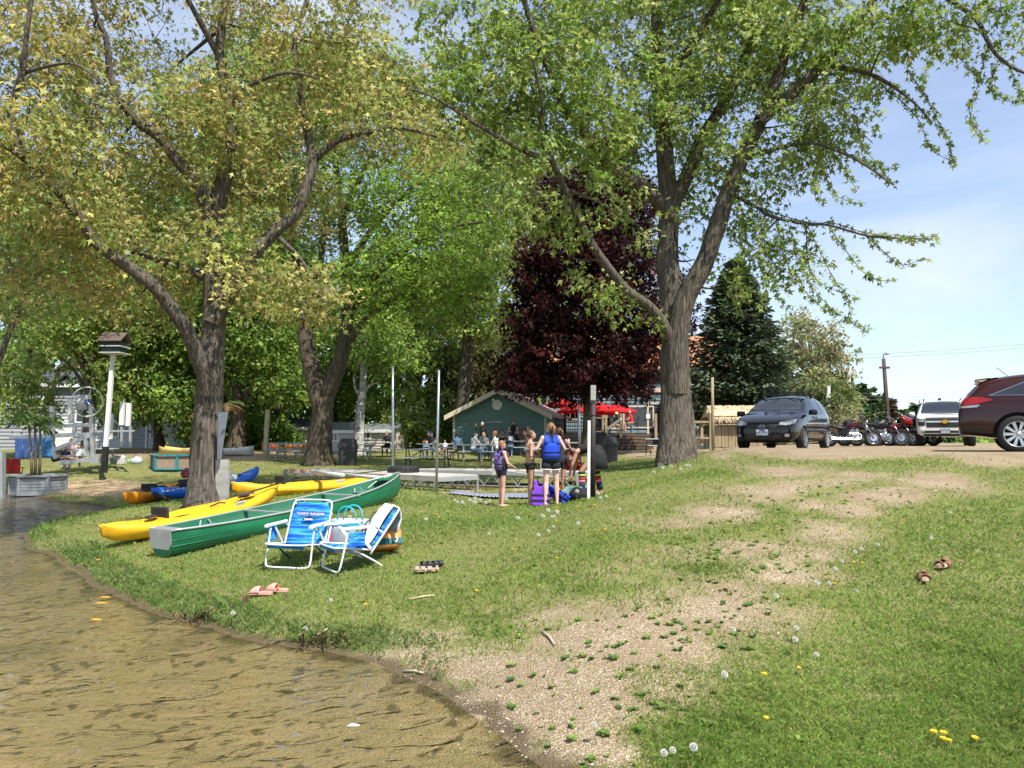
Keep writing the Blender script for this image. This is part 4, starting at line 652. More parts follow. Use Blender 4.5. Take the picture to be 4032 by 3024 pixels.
def house(name, label, c, rz, w, d, zb, ze, zr, wall, roof, ridge='y', over=.3, boards=.24, wins=(), doors=(), trim=None, right_side=False):
    """local frame: front wall on y=0 facing -y; heights are absolute"""
    trim = trim or WHITE; r = empty(name, (c[0], c[1], zb - .1), label, 'building', rz); z0 = 0; E = ze - zb + .1; T = zr - zb + .1; h = w / 2
    poly = [(-h, 0), (h, 0), (h, E), (0, T), (-h, E)] if ridge == 'y' else [(-h, 0), (h, 0), (h, E), (-h, E)]
    MB().prism(poly, lambda u, v: Vector((u, 0, v)), lambda u, v: Vector((u, d, v))).build('wall', wall, r)
    if ridge == 'x': MB().prism([(0, E), (d, E), (d / 2, T)], lambda u, v: Vector((-h, u, v)), lambda u, v: Vector((h, u, v))).build('gable_wall', wall, r)
    th = .14
    if ridge == 'y':
        for s in (-1, 1):
            sl = (T - E) / h; e = h + over
            MB().prism([(0, T + .01), (s * e, E - sl * over + .01), (s * e, E - sl * over + th), (0, T + th)], lambda u, v: Vector((u, -over, v)), lambda u, v: Vector((u, d + over, v))).build('roof', roof, r)
            MB().prism([(0, T - .12), (s * (e + .01), E - sl * over - .12), (s * (e + .01), E - sl * over + th + .02), (0, T + th + .02)], lambda u, v: Vector((u, -over - .06, v)), lambda u, v: Vector((u, -over - .003, v))).build('fascia', trim, r)
    else:
        for s in (0, 1):
            sl = (T - E) / (d / 2); a = -over if s == 0 else d + over
            MB().prism([(d / 2, T + .01), (a, E - sl * over + .01), (a, E - sl * over + th), (d / 2, T + th)], lambda u, v: Vector((-h - over, u, v)), lambda u, v: Vector((h + over, u, v))).build('roof', roof, r)
        MB().box((0, -over - .03, E - sl * over + .04), (w + 2 * over, .05, .2)).build('fascia', trim, r)
    if boards:
        k = 0; z = .05
        while z < (T if ridge == 'y' else E) - .05:
            z1 = min(z + boards, T if ridge == 'y' else E)
            def hw(zz): return h if zz <= E or ridge == 'x' else h * (T - zz) / (T - E)
            a, b = hw(z), hw(z1)
            if a > .1: MB().add([(-a, -.06, z), (a, -.06, z), (b, -.008, z1), (-b, -.008, z1), (-a, .01, z), (a, .01, z), (b, .01, z1), (-b, .01, z1)], [(0, 1, 2, 3), (4, 7, 6, 5), (0, 4, 5, 1), (1, 5, 6, 2), (2, 6, 7, 3), (3, 7, 4, 0)]).build('siding_board', wall, r)
            z = z1
        for s in (-1, 1): MB().box((s * (h - .05), -.03, E / 2), (.11, .05, E)).build('corner_board', trim, r)
    for (x, z, ww, hh, *fr) in wins:
        z -= zb - .1; f = MB()
        for s in (-1, 1): f.box((x + s * ww / 2, -.05, z), (.09, .08, hh + .09)); f.box((x, -.05, z + s * hh / 2), (ww - .09, .08, .09))
        if len(fr): f.box((x, -.05, z), (.05, .06, hh - .09))
        o = f.build('window', trim, r); MB().box((x, -.045, z), (ww - .02, .03, hh - .02)).build('pane', DARKGL, o)
    for (x, ww, hh, zb2, m) in doors:
        z2 = zb2 - zb + .1; f = MB()
        for s in (-1, 1): f.box((x + s * (ww / 2 + .06), -.05, z2 + hh / 2), (.12, .09, hh))
        f.box((x, -.05, z2 + hh + .06), (ww + .24, .09, .12)); o = f.build('door_frame', trim, r); MB().box((x, -.04, z2 + hh / 2), (ww, .03, hh)).build('door', m, o)
    return r
def px_x(q, D): return W((q[0], 441 if q[1] < 385 else q[1]), D).x
def px_z(q, D): return W(q, D).z
# teal cabin
cc = GP(A(1078, 900), 44); cab = house('cabin', 'teal clapboard cabin with rose shingle gable roof behind the picnic tables', cc, R(-14), 5.5, 6, gz(cc.x, cc.y), 3.28, 4.62, TEAL, ROSE, over=.4, trim=CREAM, boards=.2)
zc = cab.location.z
MB().lathe([(.31, 0), (.31, .04), (.25, .05), (.25, .03), (0.01, .03)], 8, (-.1, -.04, 3.85 - zc), Matrix.Rotation(R(90), 3, 'X') @ Matrix.Rotation(R(22.5), 3, 'Z')).build('gable_vent', WHITE, cab)
for k in range(6): MB().box((-.1, -.1, 3.68 - zc + k * .07), (.40, .02, .025)).build('vent_slat', WHITE, cab)
MB().tube([(-.9, -.09, .1), (-.9, -.09, 2.85 - zc), (.2, -.09, 2.86 - zc)], .045, 8).build('drain_pipe', pm('pale_pipe', (.5, .53, .5), .6), cab)
f = MB().tube([(-.25, -.05, 4.2 - zc), (-.25, -.2, 4.16 - zc)], .03, 6); f.lathe([(.03, 0), (.08, .1)], 8, (-.28, -.2, 4.16 - zc), Matrix.Rotation(R(115), 3, 'X')); f.build('floodlight', WHITE, cab)
MB().box((1.35, -.06, 2.0 - zc), (.5, .06, 1.1)).build('shutter', MAUVE, cab); MB().box((1.72, -.06, 2.0 - zc), (.16, .06, 1.2)).build('window_trim', CREAM, cab)
# restaurant
DR = 53.0; x0 = px_x(A(1180, 0), DR); x1 = px_x(A(1655, 0), DR); wr = x1 - x0; cx = (x0 + x1) / 2; zR = 1.4
def lx(q): return px_x(q, DR) - cx
def lz(q): return px_z(q, DR)
rest = house('restaurant', 'slate-blue clapboard restaurant with orange shingle roof behind the deck', (cx, DR, zR), 0, wr, 9, zR, lz(R5(400, 690)), lz(R5(400, 345)) + .5, SLATE, ORS, 'x', .45, .25,
             wins=[(lx(R4(978, 765)), lz(R4(978, 765)), 2.35 * 155 / 155 * .62 * 1.5, 1.45), (lx(R4(140, 720)), lz(R4(140, 720)), 1.15, .72, 1), (lx(R3(1780, 495)), lz(R3(1780, 495)), 1.15, .8, 1), (lx(R4(690, 790)), lz(R4(690, 790)), 1.3, 1.3, 1), (lx(R4(1850, 740)), lz(R4(1850, 740)), 1.8, 1.1, 1), (lx(R4(520, 790)), lz(R4(520, 790)), .9, 1.4)],
             doors=[(lx(R4(1195, 800)), .85, 2.15, lz(R4(1195, 995)), BLK)], trim=CREAM)
zc = rest.location.z
MB().box((0, -.10, lz(R4(900, 432)) - zc), (wr, .12, .28)).build('trim_band', pm('peach_trim', (.62, .45, .36), .7), rest)
MB().box((lx(R4(1108, 755)), -.08, lz(R4(1108, 755)) - zc), (.36, .05, .42)).build('notice_frame', BLK, rest); MB().box((lx(R4(1108, 755)), -.115, lz(R4(1108, 755)) - zc), (.28, .02, .34)).build('notice', WHITE, rest)
MB().box((lx(R4(1690, 280)), -.06, lz(R4(1690, 280)) - zc), (.55, .05, 1.0)).build('shutter', MAUVE, rest)
# deck
DK = 46.0; zf = px_z(R3(1500, 712), DK); dx0 = px_x(R3(1435, 0), DK); dx1 = px_x(R4(1270, 0), DK); sx0 = px_x(R4(715, 0), DK); sx1 = px_x(R4(1125, 0), DK)
dk = empty('deck', (dx0, DK, gz(dx0, DK)), 'raised wooden restaurant deck with railings and brown steps', 'deck'); zb = dk.location.z
def L3(x, y, z): return Vector((x - dx0, y - DK, z - zb))
n = 22
for k in range(n):
    y = DK + (DR - DK - .1) * (k + .5) / n; MB().box(L3((dx0 + dx1) / 2, y, zf - .03), (dx1 - dx0, (DR - DK) / n - .015, .05)).build('deck_board', WOODB, dk)
MB().box(L3((dx0 + sx0) / 2, DK - .02, zf - .12), (sx0 - dx0, .05, .22)).build('fascia_board', WOODG, dk)
MB().box(L3((dx0 + sx0) / 2, DK + .05, (zf + zb) / 2 - .12), (sx0 - dx0, .04, zf - zb - .2)).build('skirt', pm('dark_skirt', (.12, .10, .08), .9), dk)
for x in [dx0, px_x(R3(1728, 0), DK), px_x(R4(75, 0), DK), px_x(R4(560, 0), DK) - .05, px_x(R4(590, 0), DK)]: MB().box(L3(x, DK - .04, zf + .42), (.13, .13, 1.4)).build('railing_post', WOODT, dk)
MB().tube([L3(px_x(R3(1415, 0), DK) - .05, DK - .2, zb - .1), L3(px_x(R3(1415, 0), DK) - .05, DK - .2, px_z(R3(1415, 330), DK))], .11, 8).build('lamp_post', WOODG, dk)
rx1 = px_x(R4(560, 0), DK); MB().box(L3((dx0 + rx1) / 2, DK - .04, zf + .93), (rx1 - dx0, .15, .06)).build('top_rail', WOODT, dk); MB().box(L3((dx0 + rx1) / 2, DK - .04, zf + .1), (rx1 - dx0, .06, .09)).build('bottom_rail', WOODT, dk)
b = MB(); x = dx0 + .12
while x < rx1: b.box(L3(x, DK - .04, zf + .52), (.025, .025, .78)); x += .13
b.build('baluster_row', BLK, dk)
x2 = px_x(R4(795, 0), DK - 1.2); MB().box(L3(x2, DK - .6, zf + .35), (.16, .16, 1.6)).build('stair_post', WOODT, dk)
MB().beam(L3(rx1 + .2, DK - .1, zf + .25), L3(x2, DK - .7, zf + .85), .1, .16).build('hand_rail', CREAM, dk)
for k in range(4): MB().box(L3((sx0 + sx1) / 2, DK - .18 - .34 * k, zf - .16 - .20 * k - .05), (sx1 - sx0, .36, .20)).build('step', WOODB, dk); MB().box(L3((sx0 + sx1) / 2, DK - .20 - .34 * k, zf - .055 - .20 * k - .03), (sx1 - sx0 + .06, .38, .04)).build('tread', pm('tread', (.2, .15, .11), .7), dk)
MB().box(L3(px_x(R4(1207, 0), DK), DK - .05, zf + .45), (.16, .16, 1.5)).build('stair_post', WOODT, dk)
# parasols
def parasol(q, D, r, hgt, lb):
    p = W(q, D); rt = empty('parasol', (p.x, D, zf), lb, 'parasol', group='red parasols on the deck'); H = p.z - zf; n = 8; b = MB(); V = [(0, 0, H + hgt)]
    for k in range(n): a = 2 * math.pi * k / n; V.append((r * math.cos(a), r * math.sin(a), H))
    for k in range(n): a = 2 * math.pi * k / n; V.append((r * 1.0 * math.cos(a), r * math.sin(a), H - .12))
    for k in range(n): a = 2 * math.pi * k / n; V.append((.5 * r * math.cos(a), .5 * r * math.sin(a), H + hgt * .56))
    F = []
    for k in range(n): j = (k + 1) % n; F += [(0, 17 + k, 17 + j), (17 + k, 1 + k, 1 + j, 17 + j), (1 + k, 9 + k, 9 + j, 1 + j)]
    b.add(V, F); b.build('canopy', REDF, rt)
    for k in range(n): a = 2 * math.pi * k / n; MB().beam((0, 0, H + hgt - .04), (r * .97 * math.cos(a), r * .97 * math.sin(a), H - .02), .015).build('rib', WHITE, rt)
    MB().tube([(0, 0, 0), (0, 0, H + hgt + .06)], .024, 8).build('pole', WHITE, rt)
parasol(R3(1705, 400), 50.5, 1.25, .48, 'red parasol highest on the deck at its left end'); parasol(R3(1835, 468), 48, 1.15, .5, 'red parasol low on the deck just left of the purple maple trunk'); parasol(R4(720, 692), 48.5, 1.3, .5, 'red parasol on the deck in front of the dark window'); parasol(R4(455, 655), 50.5, 1.3, .5, 'red parasol on the deck half hidden behind the dark post'); parasol(R4(560, 715), 51.5, 1.1, .4, 'small red parasol at the back of the deck near the wall')
# thatched hut and posts
DH = 31.0; hx0 = px_x(R5(590, 0), DH); hx1 = px_x(R5(1150, 0), DH); zt = px_z(R5(700, 1090), DH); ze = px_z(R5(700, 1235), DH); hc = ((hx0 + hx1) / 2, DH + 1.0, gz((hx0 + hx1) / 2, DH)); hut = empty('thatched_hut', hc, 'thatched tiki hut with wooden counter beside the black van', 'hut'); hw = (hx1 - hx0) / 2; zb = hc[2]
THA = pm('thatch', (.56, .44, .27), .95, 0, .35, 10, .5, 30); MB().prism([(-1.05, ze - zb + .1), (1.05, ze - zb + .1), (.12, zt - zb - .03), (-.12, zt - zb - .03)], lambda u, v: Vector((-hw, u, v)), lambda u, v: Vector((hw, u, v))).build('roof', THA, hut)
nst = 2600; t = rng.random(nst); xx = rng.uniform(-hw - .05, hw + .05, nst); fr = rng.random(nst) < .82; yy = np.where(fr, -(.10 + 1.0 * t), .10 + t); zz = (zt - zb) + (ze - zt) * t + .03; Ln = rng.uniform(.14, .34, nst); dirn = np.stack([rng.normal(0, .28, nst), np.where(fr, -.85, .85) + rng.normal(0, .15, nst), -.75 + rng.normal(0, .2, nst) - .6 * t], 1); nn = np.stack([rng.normal(0, .2, nst), np.where(fr, -.6, .6), np.ones(nst)], 1)
V, F, T = leaves(np.stack([xx, yy, zz], 1), dirn, nn, Ln, np.ones((nst, 3)) * rng.uniform(.55, 1.15, (nst, 1)) * np.array((.58, .46, .29)), (np.array([(-.05, 0, 0), (.05, 0, 0), (.03, 1, .03), (-.03, 1, -.03)]), np.array([(0, 1, 2), (0, 2, 3)])))
tag(link('thatch', mesh_np('thatch', V, F, T), pm('thatch_strand', (1, 1, 1), .9, 0, .2, 20, attr='tint'), hut), kind='stuff')
for x in (-hw + .35, -hw + .65, hw - .4): MB().box((x, -.75, (ze - zb) / 2), (.13, .13, ze - zb + .2)).build('post', WOODT, hut)
for k in range(7): MB().box((-hw + .15 + k * .28, -.95, .42), (.26, .04, .84)).build('counter_plank', WOODT, hut)
MB().box((-hw + 1.0, -1.0, .9), (2.2, .4, .05)).build('counter_top', WOODT, hut)
def post(name, lb, q0, q1, D, r, mat, sq=False, cat='post', capm=None):
    p = W(q0, D); t_ = W(q1, D); b = Vector((p.x, D, min(p.z, gz(p.x, D)) - .1)); o = MB(); tp = t_ - b
    if sq: o.beam((0, 0, 0), tp, r * 2)
    else: o.tube([(0, 0, 0), tp * .5, tp], [r * 1.05, r, r * .92], 10)
    rt = o.build(name, mat, None, not sq); rt.location = b; return tag(rt, lb, cat)
post('wooden_pole', 'tall wooden pole standing left of the thatched hut', R5(572, 1540), R5(566, 790), 29, .055, WOODT); post('fence_post', 'short square fence post right beside the tall wooden pole', R5(546, 1535), R5(546, 1180), 29.4, .05, WOODT, True)
fe = empty('fence', (px_x(R5(370, 0), 30), 30, gz(7, 30)), 'low wooden rail fence behind the big green maple trunk', 'fence')
for y0 in (1275, 1450): MB().beam(W(R5(345, y0), 30), W(R5(545, y0), 30), .1, .08).build('rail', WOODT, fe, world=True)
for x in (350, 450): MB().beam(W(R5(x, 1262), 30.1), W(R5(x, 1530), 30.1), .1).build('picket', WOODT, fe, world=True)
# ---- houses at the left
def HS(name, lb, q, D, rz, w, d, qe, qr, wall, roof, ridge, **k):
    c = GP(q, D); return house(name, lb, c, rz, w, d, gz(c.x, min(D, 74)), px_z(qe, D), px_z(qr, D), wall, roof, ridge, **k)
HS('grey_house', 'grey sided house with dark roof behind the boat lift', R1(560, 900), 52, R(4), 6.2, 6, R1(560, 700), R1(560, 575), GREYS, DKS, 'x', wins=[(-1.6, 3.6, 1.0, 1.1, 1), (1.2, 3.6, 1.0, 1.1, 1)], doors=[(0, .9, 2.0, 1.3, WHITE)])
HS('grey_house', 'two-storey grey house wing with white-framed window at the far left', R1(60, 900), 50, R(8), 4.2, 5, R1(100, 690), R1(100, 580), GREYS, DKS, 'x', wins=[(.5, px_z(R1(100, 755), 50), .7, .75, 1)])
HS('tan_house', 'tan gabled house with red-brown roof rising behind the grey house', R1(720, 900), 64, R(-12), 7.5, 8, R1(700, 600), R1(700, 430), TAN, RDS, 'y', wins=[(-1, 6.2, .8, .9)])
HS('white_house', 'white sided house with dark roof behind the bird house pole', R1(1200, 1000), 49, R(-6), 6.4, 6, R1(1200, 880), R1(1200, 690), WHITES, DKS, 'x', wins=[(-1.7, 2.5, .8, .9, 1), (1.2, 2.4, .7, .9, 1)], doors=[(.1, .85, 2, 1.25, GREYS)])
HS('white_house', 'low white house with dark roof left of the V-forked tree', R2(700, 900), 58, R(3), 7.0, 6, R2(600, 790), R2(600, 690), WHITES, DKS, 'x', wins=[(-2, 2.2, .8, .7, 1)])
HS('garden_shed', 'small white shed with grey-green roof and paned window', R2(1240, 900), 46, R(5), 1.9, 2, R2(1240, 825), R2(1240, 745), WHITES, MOS, 'x', over=.15, boards=.18, wins=[(-.5, px_z(R2(1185, 875), 46), .42, .62, 1)])
HS('garden_shed', 'beige shed with a dark doorway beside the birch', R2(1610, 900), 48, R(-20), 2.3, 2.2, R2(1600, 820), R2(1600, 755), BEIGE, MOS, 'x', over=.15, boards=.18, wins=[(-.55, px_z(R2(1548, 868), 48), .3, .42)])
# far wood closing the view
n = 15000; t = rng.random(n); wx_ = np.where(rng.random(n) < .8, rng.uniform(-95, 14, n), rng.uniform(14, 30, n)); wyy = rng.uniform(78, 100, n); hmax = np.where(wx_ > 12, 5, 15) + 3 * np.sin(wx_ * .35) + 2 * np.sin(wx_ * .9 + 1); P = np.stack([wx_, wyy, 1.2 + hmax * t], 1)
n2 = 6000; x2 = rng.uniform(34, 300, n2); P = np.vstack([P, np.stack([x2, rng.uniform(180, 240, n2), 1 + rng.random(n2) * (6 + 2.5 * np.sin(x2 * .11) + 1.5 * np.sin(x2 * .37))], 1)]); sz = np.concatenate([rng.uniform(.8, 1.7, n), rng.uniform(1.6, 3.2, n2)]); n += n2
V, F, T = leaves(P, rng.normal(size=(n, 3)), rng.normal(size=(n, 3)) + np.array((0, -.8, 1)), sz, np.array(GD)[rng.integers(0, 4, n)] * rng.uniform(.8, 1.3, (n, 1)), LEAF1)
tag(link('far_woods', mesh_np('far_woods', V, F, T), LEAFM), 'distant green wood behind the houses', None, None, 'stuff')
# ---- poles and wires on the right
def upole(lb, q0, q1, D, r, mat, arms=False):
    p = W(q0, D); t_ = W(q1, D); b = Vector((p.x, D, 1.3)); rt = empty('utility_pole', b, lb, 'pole', group='utility poles by the parking'); tp = t_ - b; MB().tube([(0, 0, 0), tp * .5, tp], [r, r * .9, r * .75], 8).build('shaft', mat, rt, True); return rt, tp
POLEB = pm('dark_pole', (.07, .05, .04), .8, 0, .2, 4); POLEG = pm('grey_pole', (.38, .36, .33), .8, 0, .15, 4)
rt, tp = upole('dark brown leaning utility pole with a lamp on top', R6(800, 1000), R6(742, 300), 60, .19, POLEB); MB().tube([tp, tp + Vector((0, 0, .35)), tp + Vector((.25, -.1, .4))], .06, 6).build('lamp_arm', GALV, rt); f = MB(); f.lathe([(.1, 0), (.2, .1), (.08, .25)], 8, tp + Vector((.25, -.1, .3))); f.build('lamp', ALU, rt); MB().box(tp + Vector((0, -.1, -.7)), (.8, .12, .16)).build('cross_arm', POLEB, rt)
upole('slim grey utility pole between the budding oak and the far conifers', R6(388, 1010), R6(375, 395), 72, .22, POLEG); upole('grey pole rising right behind the black van', R5(1830, 1360), R5(1826, 880), 60, .24, POLEG); upole('tiny far utility pole above the far conifers', R6(1072, 900), R6(1070, 755), 150, .2, POLEG)
WIRE = pm('wire', (.12, .13, .15), .5)
for a, b, D, lb in [(R6(250, 655), R6(1760, 622), 72, 'highest of the three close wires running to the dark pole'), (R6(380, 683), R6(1720, 654), 74, 'middle of the three close wires behind the dark pole'), (R6(380, 715), R6(1690, 690), 76, 'lowest of the three close wires behind the dark pole'), (R6(250, 262), R6(2300, 138), 110, 'upper faint wire crossing the sky on the right'), (R6(250, 300), R6(2300, 175), 112, 'lower faint wire crossing the sky on the right'), (R6(375, 400), R6(520, 590), 72, 'guy wire slanting down from the slim grey pole')]:
    p = W(a, D); q = W(b, D); P = [p.lerp(q, i / 8) + Vector((0, 0, -.25 * (1 - (2 * i / 8 - 1) ** 2))) - p for i in range(9)]; o = MB().tube(P, .011 * D / 60, 4).build('utility_wire', WIRE); o.location = p; tag(o, lb, 'wire')
# ---- picnic tables
def table_wood(p, rz, lb, L_=1.85, mat=None, group='grey wooden picnic tables on the lawn'):
    mat = mat or TABG; r = empty('picnic_table', p, lb, 'table', rz, group); t = MB()
    for k in range(5): t.box((0, -.3 + .15 * k, .745), (L_, .135, .04))
    t.build('table_top', mat, r)
    for s in (-1, 1):
        b = MB()
        for k in range(2): b.box((0, s * (.62 + .14 * k), .44), (L_, .13, .04))
        b.build('bench_seat', mat, r)
    for x in (-L_ * .36, L_ * .36):
        for s in (-1, 1): MB().beam((x, s * .28, .72), (x, s * .66, 0), .05, .11, (0, 1, 0)).build('leg', mat, r)
        MB().box((x + .055, 0, .40), (.045, 1.5, .12)).build('crossbeam', mat, r); MB().box((x + .05, 0, .70), (.045, .66, .08)).build('top_brace', mat, r)
    return r
def table_metal(p, rz, lb, L_=1.9, mat=None, tilt=0, group='picnic tables with black steel legs'):
    mat = mat or TABG; r = empty('picnic_table', p, lb, 'table', rz, group); r.rotation_euler = (0, tilt, rz); MB().box((0, 0, .75), (L_, .75, .045)).build('table_top', mat, r)
    for s in (-1, 1): MB().box((0, s * .68, .44), (L_, .26, .04)).build('bench_seat', mat, r)
    for x in (-L_ * .38, L_ * .38):
        for s in (-1, 1): MB().tube([(x, s * .2, .73), (x, s * .45, .1), (x, s * .5, 0)], .024, 6).build('leg', BLK, r); MB().tube([(x, s * .3, .42), (x, s * .8, .42)], .022, 6).build('bench_arm', BLK, r)
        MB().tube([(x, -.3, .38), (x, .3, .38)], .022, 6).build('crossbar', BLK, r); MB().tube([(x, 0, .38), (x * .2, 0, .72)], .018, 6).build('brace', BLK, r)
    return r
table_wood(GP(R3(775, 0), 36), R(6), 'grey picnic table where the man in white long sleeves sits'); table_wood(GP(R2(720, 0), 36.5), R(-4), 'grey picnic table half behind the V-forked trunk'); table_wood(GP(R2(1370, 0), 36), R(3), 'grey picnic table right behind the black bin by the V-forked tree'); table_wood(GP(R1(800, 0), 32), R(12), 'grey picnic table behind the bird house pole'); table_wood(GP(R2(590, 0), 39), R(20), 'grey picnic table farthest left behind the V-forked tree')
table_metal(GP(R3(230, 0), 30), R(-6), 'steel-legged picnic table crossed by the right galvanised pole', 2.0, tilt=R(-3)); table_metal(GP(R3(330, 0), 37), R(-3), 'steel-legged picnic table with the child and toddler'); table_metal(GP(R3(1150, 0), 40.5), R(5), 'steel-legged picnic table with the crowded group by the cabin', 2.3); table_metal(GP(R2(1640, 0), 40), R(-5), 'steel-legged picnic table where the man in black sits alone'); table_metal(GP(R3(1600, 0), 39), R(2), 'steel-legged picnic table before the deck with a white cup', 2.6); table_metal(GP(R4(1300, 0), 37), R(4), 'steel-legged picnic table cut off by the big green maple trunk'); table_metal(GP(R4(1780, 0), 36), R(6), 'steel-legged picnic table right of the big green maple trunk')
SL = pm('bench_slat', (.20, .13, .085), .7); bn = empty('slatted_bench', GP(R3(1790, 0), 43.3), 'brown slatted bench against the deck front', 'bench')
for k in range(5): MB().box((0, .1 + .05 * k, .5 + .12 * k), (2.2, .03, .1)).build('back_slat', SL, bn)
for k in range(3): MB().box((0, -.3 + .13 * k, .44), (2.2, .11, .03)).build('seat_slat', SL, bn)
for x in (-.95, .95): MB().beam((x, -.3, 0), (x, -.3, .44), .05).build('leg', SL, bn); MB().beam((x, .12, 0), (x, .3, 1.05), .05).build('leg', SL, bn)
o = MB().lathe([(.035, 0), (.05, .16), (.045, .16), (.032, .01)], 12).build('plastic_cup', WHITE); p = GP(R3(1770, 0), 39); o.location = p + Vector((0, 0, .78)); tag(o, 'white plastic cup on the table before the deck', 'cup')
o = MB().lathe([(.03, 0), (.045, .14), (.04, .14), (.028, .01)], 12).build('plastic_cup', pm('clear_cup', (.7, .7, .66), .2)); p = GP(R3(872, 0), 36); o.location = p + Vector((0, 0, .77)); tag(o, 'clear plastic cup by the woman in grey at the picnic table', 'cup')
# ---- bins
BIN = pm('black_bin', (.03, .032, .03), .5, 0, .2, 4, .1)
def bin_(q, D, lb):
    r = empty('trash_bin', GP(q, D), lb, 'trash bin', R(8), 'black trash bins on the lawn'); b = MB(); S = lambda w, z: [Vector((x * w, y * w, z)) for x, y in ((-.8, -1), (.8, -1), (1, -.8), (1, .8), (.8, 1), (-.8, 1), (-1, .8), (-1, -.8))]
    b.loft([S(.33, 0), S(.37, .72)]); b.build('body', BIN, r); MB().loft([S(.40, .72), S(.40, .80), S(.385, .81)]).build('rim', BIN, r); MB().loft([S(.38, .81), S(.30, 1.06), S(.24, 1.1)]).build('lid', BIN, r); return r
bin_(R2(1300, 0), 32, 'black trash bin right of the V-forked tree'); bin_(R4(615, 0), 33, 'black trash bin between the dark post and the big green maple'); bin_(R4(515, 0), 43.6, 'black trash bin at the foot of the deck stair rail')
# ---- galvanised poles, dark post, weathered post
p_ = post('galvanised_pole', 'tall galvanised pipe pole rising behind the canoe bow', R2(1793, 1340), R2(1787, 115), 19.2, .032, GALV, cat='pole'); post('galvanised_pole', 'tall galvanised pipe pole at the dock corner nearer the girls', R3(325, 1330), R3(355, 20), 16.2, .028, GALV, cat='pole'); post('galvanised_pole', 'thin grey pipe pole standing left of the purple maple trunk', R3(1890, 955), R3(1878, 400), 30, .055, GALV, cat='pole')
pq = hit(R8(1830, 960)); DP = 13.6; dp = empty('dock_post', GP(R8(1838, 900), DP), 'dark brown steel pipe post with a weathered wooden top', 'post'); B = dp.location; PB = pm('rusty_dark_pipe', (.035, .026, .022), .6, .2, .3, 6)
MB().tube([W(R8(1840, 1010), DP) , W(R4(428, 560), DP)], .052, 12).build('pipe', PB, dp, True, world=True); MB().beam(W(R4(428, 590), DP), W(R4(428, 370), DP), .10, .09).build('wooden_top', WOODG, dp, world=True); MB().tube([W(R4(428, 575), DP), W(R4(428, 558), DP)], .072, 12).build('collar', PB, dp, world=True); MB().tube([W(R4(422, 745), DP), W(R4(422, 735), DP)], .062, 12).build('band', PB, dp, world=True)
wb = post('white_board', 'tall white painted board with peeling paint against the dark pipe post', R8(1792, 985), R4(378, 808), DP - .16, .024, pm('peeling_white', (.74, .74, .72), .6, 0, .05, 9, .2), True, 'board')
post('wooden_post', 'pale square wooden post on the sandy beach', R2(398, 1060), R2(428, 590), 40, .10, pm('pale_post', (.40, .35, .20), .8, 0, .2, 4), True)
D = 15.25; wp = post('driftwood_post', 'weathered grey plank post leaning on the orange-leaved maple', R1(1940, 1680), R1(1940, 1348), D, .125, WOODG, True); wp.scale = (1, .35, 1)
gp = MB().add([W(R1(x, y), 15.0 + dd) for x, y, dd in ((1900, 935, 0), (1988, 935, .12), (1925, 1350, .1), (1890, 1345, 0))] + [W(R1(x, y), 15.03 + dd) for x, y, dd in ((1900, 935, 0), (1988, 935, .12), (1925, 1350, .1), (1890, 1345, 0))], [(0, 1, 2, 3), (7, 6, 5, 4), (0, 4, 5, 1), (1, 5, 6, 2), (2, 6, 7, 3), (3, 7, 4, 0)]); c = W(R1(1930, 1345), 15); gp.v = [v - c for v in gp.v]; o = gp.build('grey_plastic_sheet', pm('grey_plastic', (.13, .15, .18), .5)); o.location = c; tag(o, 'dark grey plastic panel standing above the weathered plank post', 'panel')
# ---- bird house
DB = 28.0; bp = GP(R1(905, 0), DB); bh = empty('bird_house', bp, 'purple-martin bird house with shingled roof on a tall leaning white post', 'bird house'); p1 = W(R1(985, 425), DB); p0 = W(R1(907, 1415), DB); sp_ = p0.lerp(p1, .18)
MB().beam(sp_, p1, .13, .13).build('pole', WHITE, bh, world=True); MB().beam(p0 - Vector((0, 0, .2)), sp_, .17, .17).build('pole_sleeve', BLK, bh, world=True)
u = MP(DB) * .1148; c = W(R1(1000, 380), DB); TL = pm('dark_teal', (.015, .045, .05), .6)
for k, (za, zb_) in enumerate(((425, 372), (368, 325))):
    MB().box(c + Vector((0, 0, (380 - (za + zb_) / 2) * u)), (150 * u, 150 * u, (za - zb_) * u * .9)).build('nest_box', TL, bh, world=True)
    MB().box(c + Vector((0, 0, (380 - za) * u)), (190 * u, 190 * u, 8 * u)).build('ledge', pm('grey_ledge', (.5, .5, .46), .7), bh, world=True)
    for x in (-45, 0, 45):
        if k == 1 or x == 0: MB().lathe([(.055, 0), (.055, .02)], 10, c + Vector((x * u, -75 * u - .012, (380 - (za + zb_) / 2) * u)), Matrix.Rotation(R(90), 3, 'X')).build('entrance_hole', BLK, bh, world=True)
for s in (-1, 1): MB().add([c + Vector((x * u, y * u * s, z * u)) for x, y, z in ((-105, 105, 52), (105, 105, 52), (105, 0, 130), (-105, 0, 130), (-105, 105, 60), (105, 105, 60), (105, 0, 140), (-105, 0, 140))], [(0, 1, 2, 3), (7, 6, 5, 4), (0, 4, 5, 1), (1, 5, 6, 2), (2, 6, 7, 3), (3, 7, 4, 0)]).build('roof', pm('old_shingle', (.12, .085, .07), .9, 0, .3, 12), bh, world=True)
MB().add([c + Vector((-95 * u, y * u, z * u)) for y, z in ((-95, 55), (95, 55), (0, 128))] + [c + Vector((-92 * u, y * u, z * u)) for y, z in ((-95, 55), (95, 55), (0, 128))], [(0, 1, 2), (3, 5, 4)]).build('gable_end', pm('dark_red', (.2, .03, .03), .7), bh, world=True)
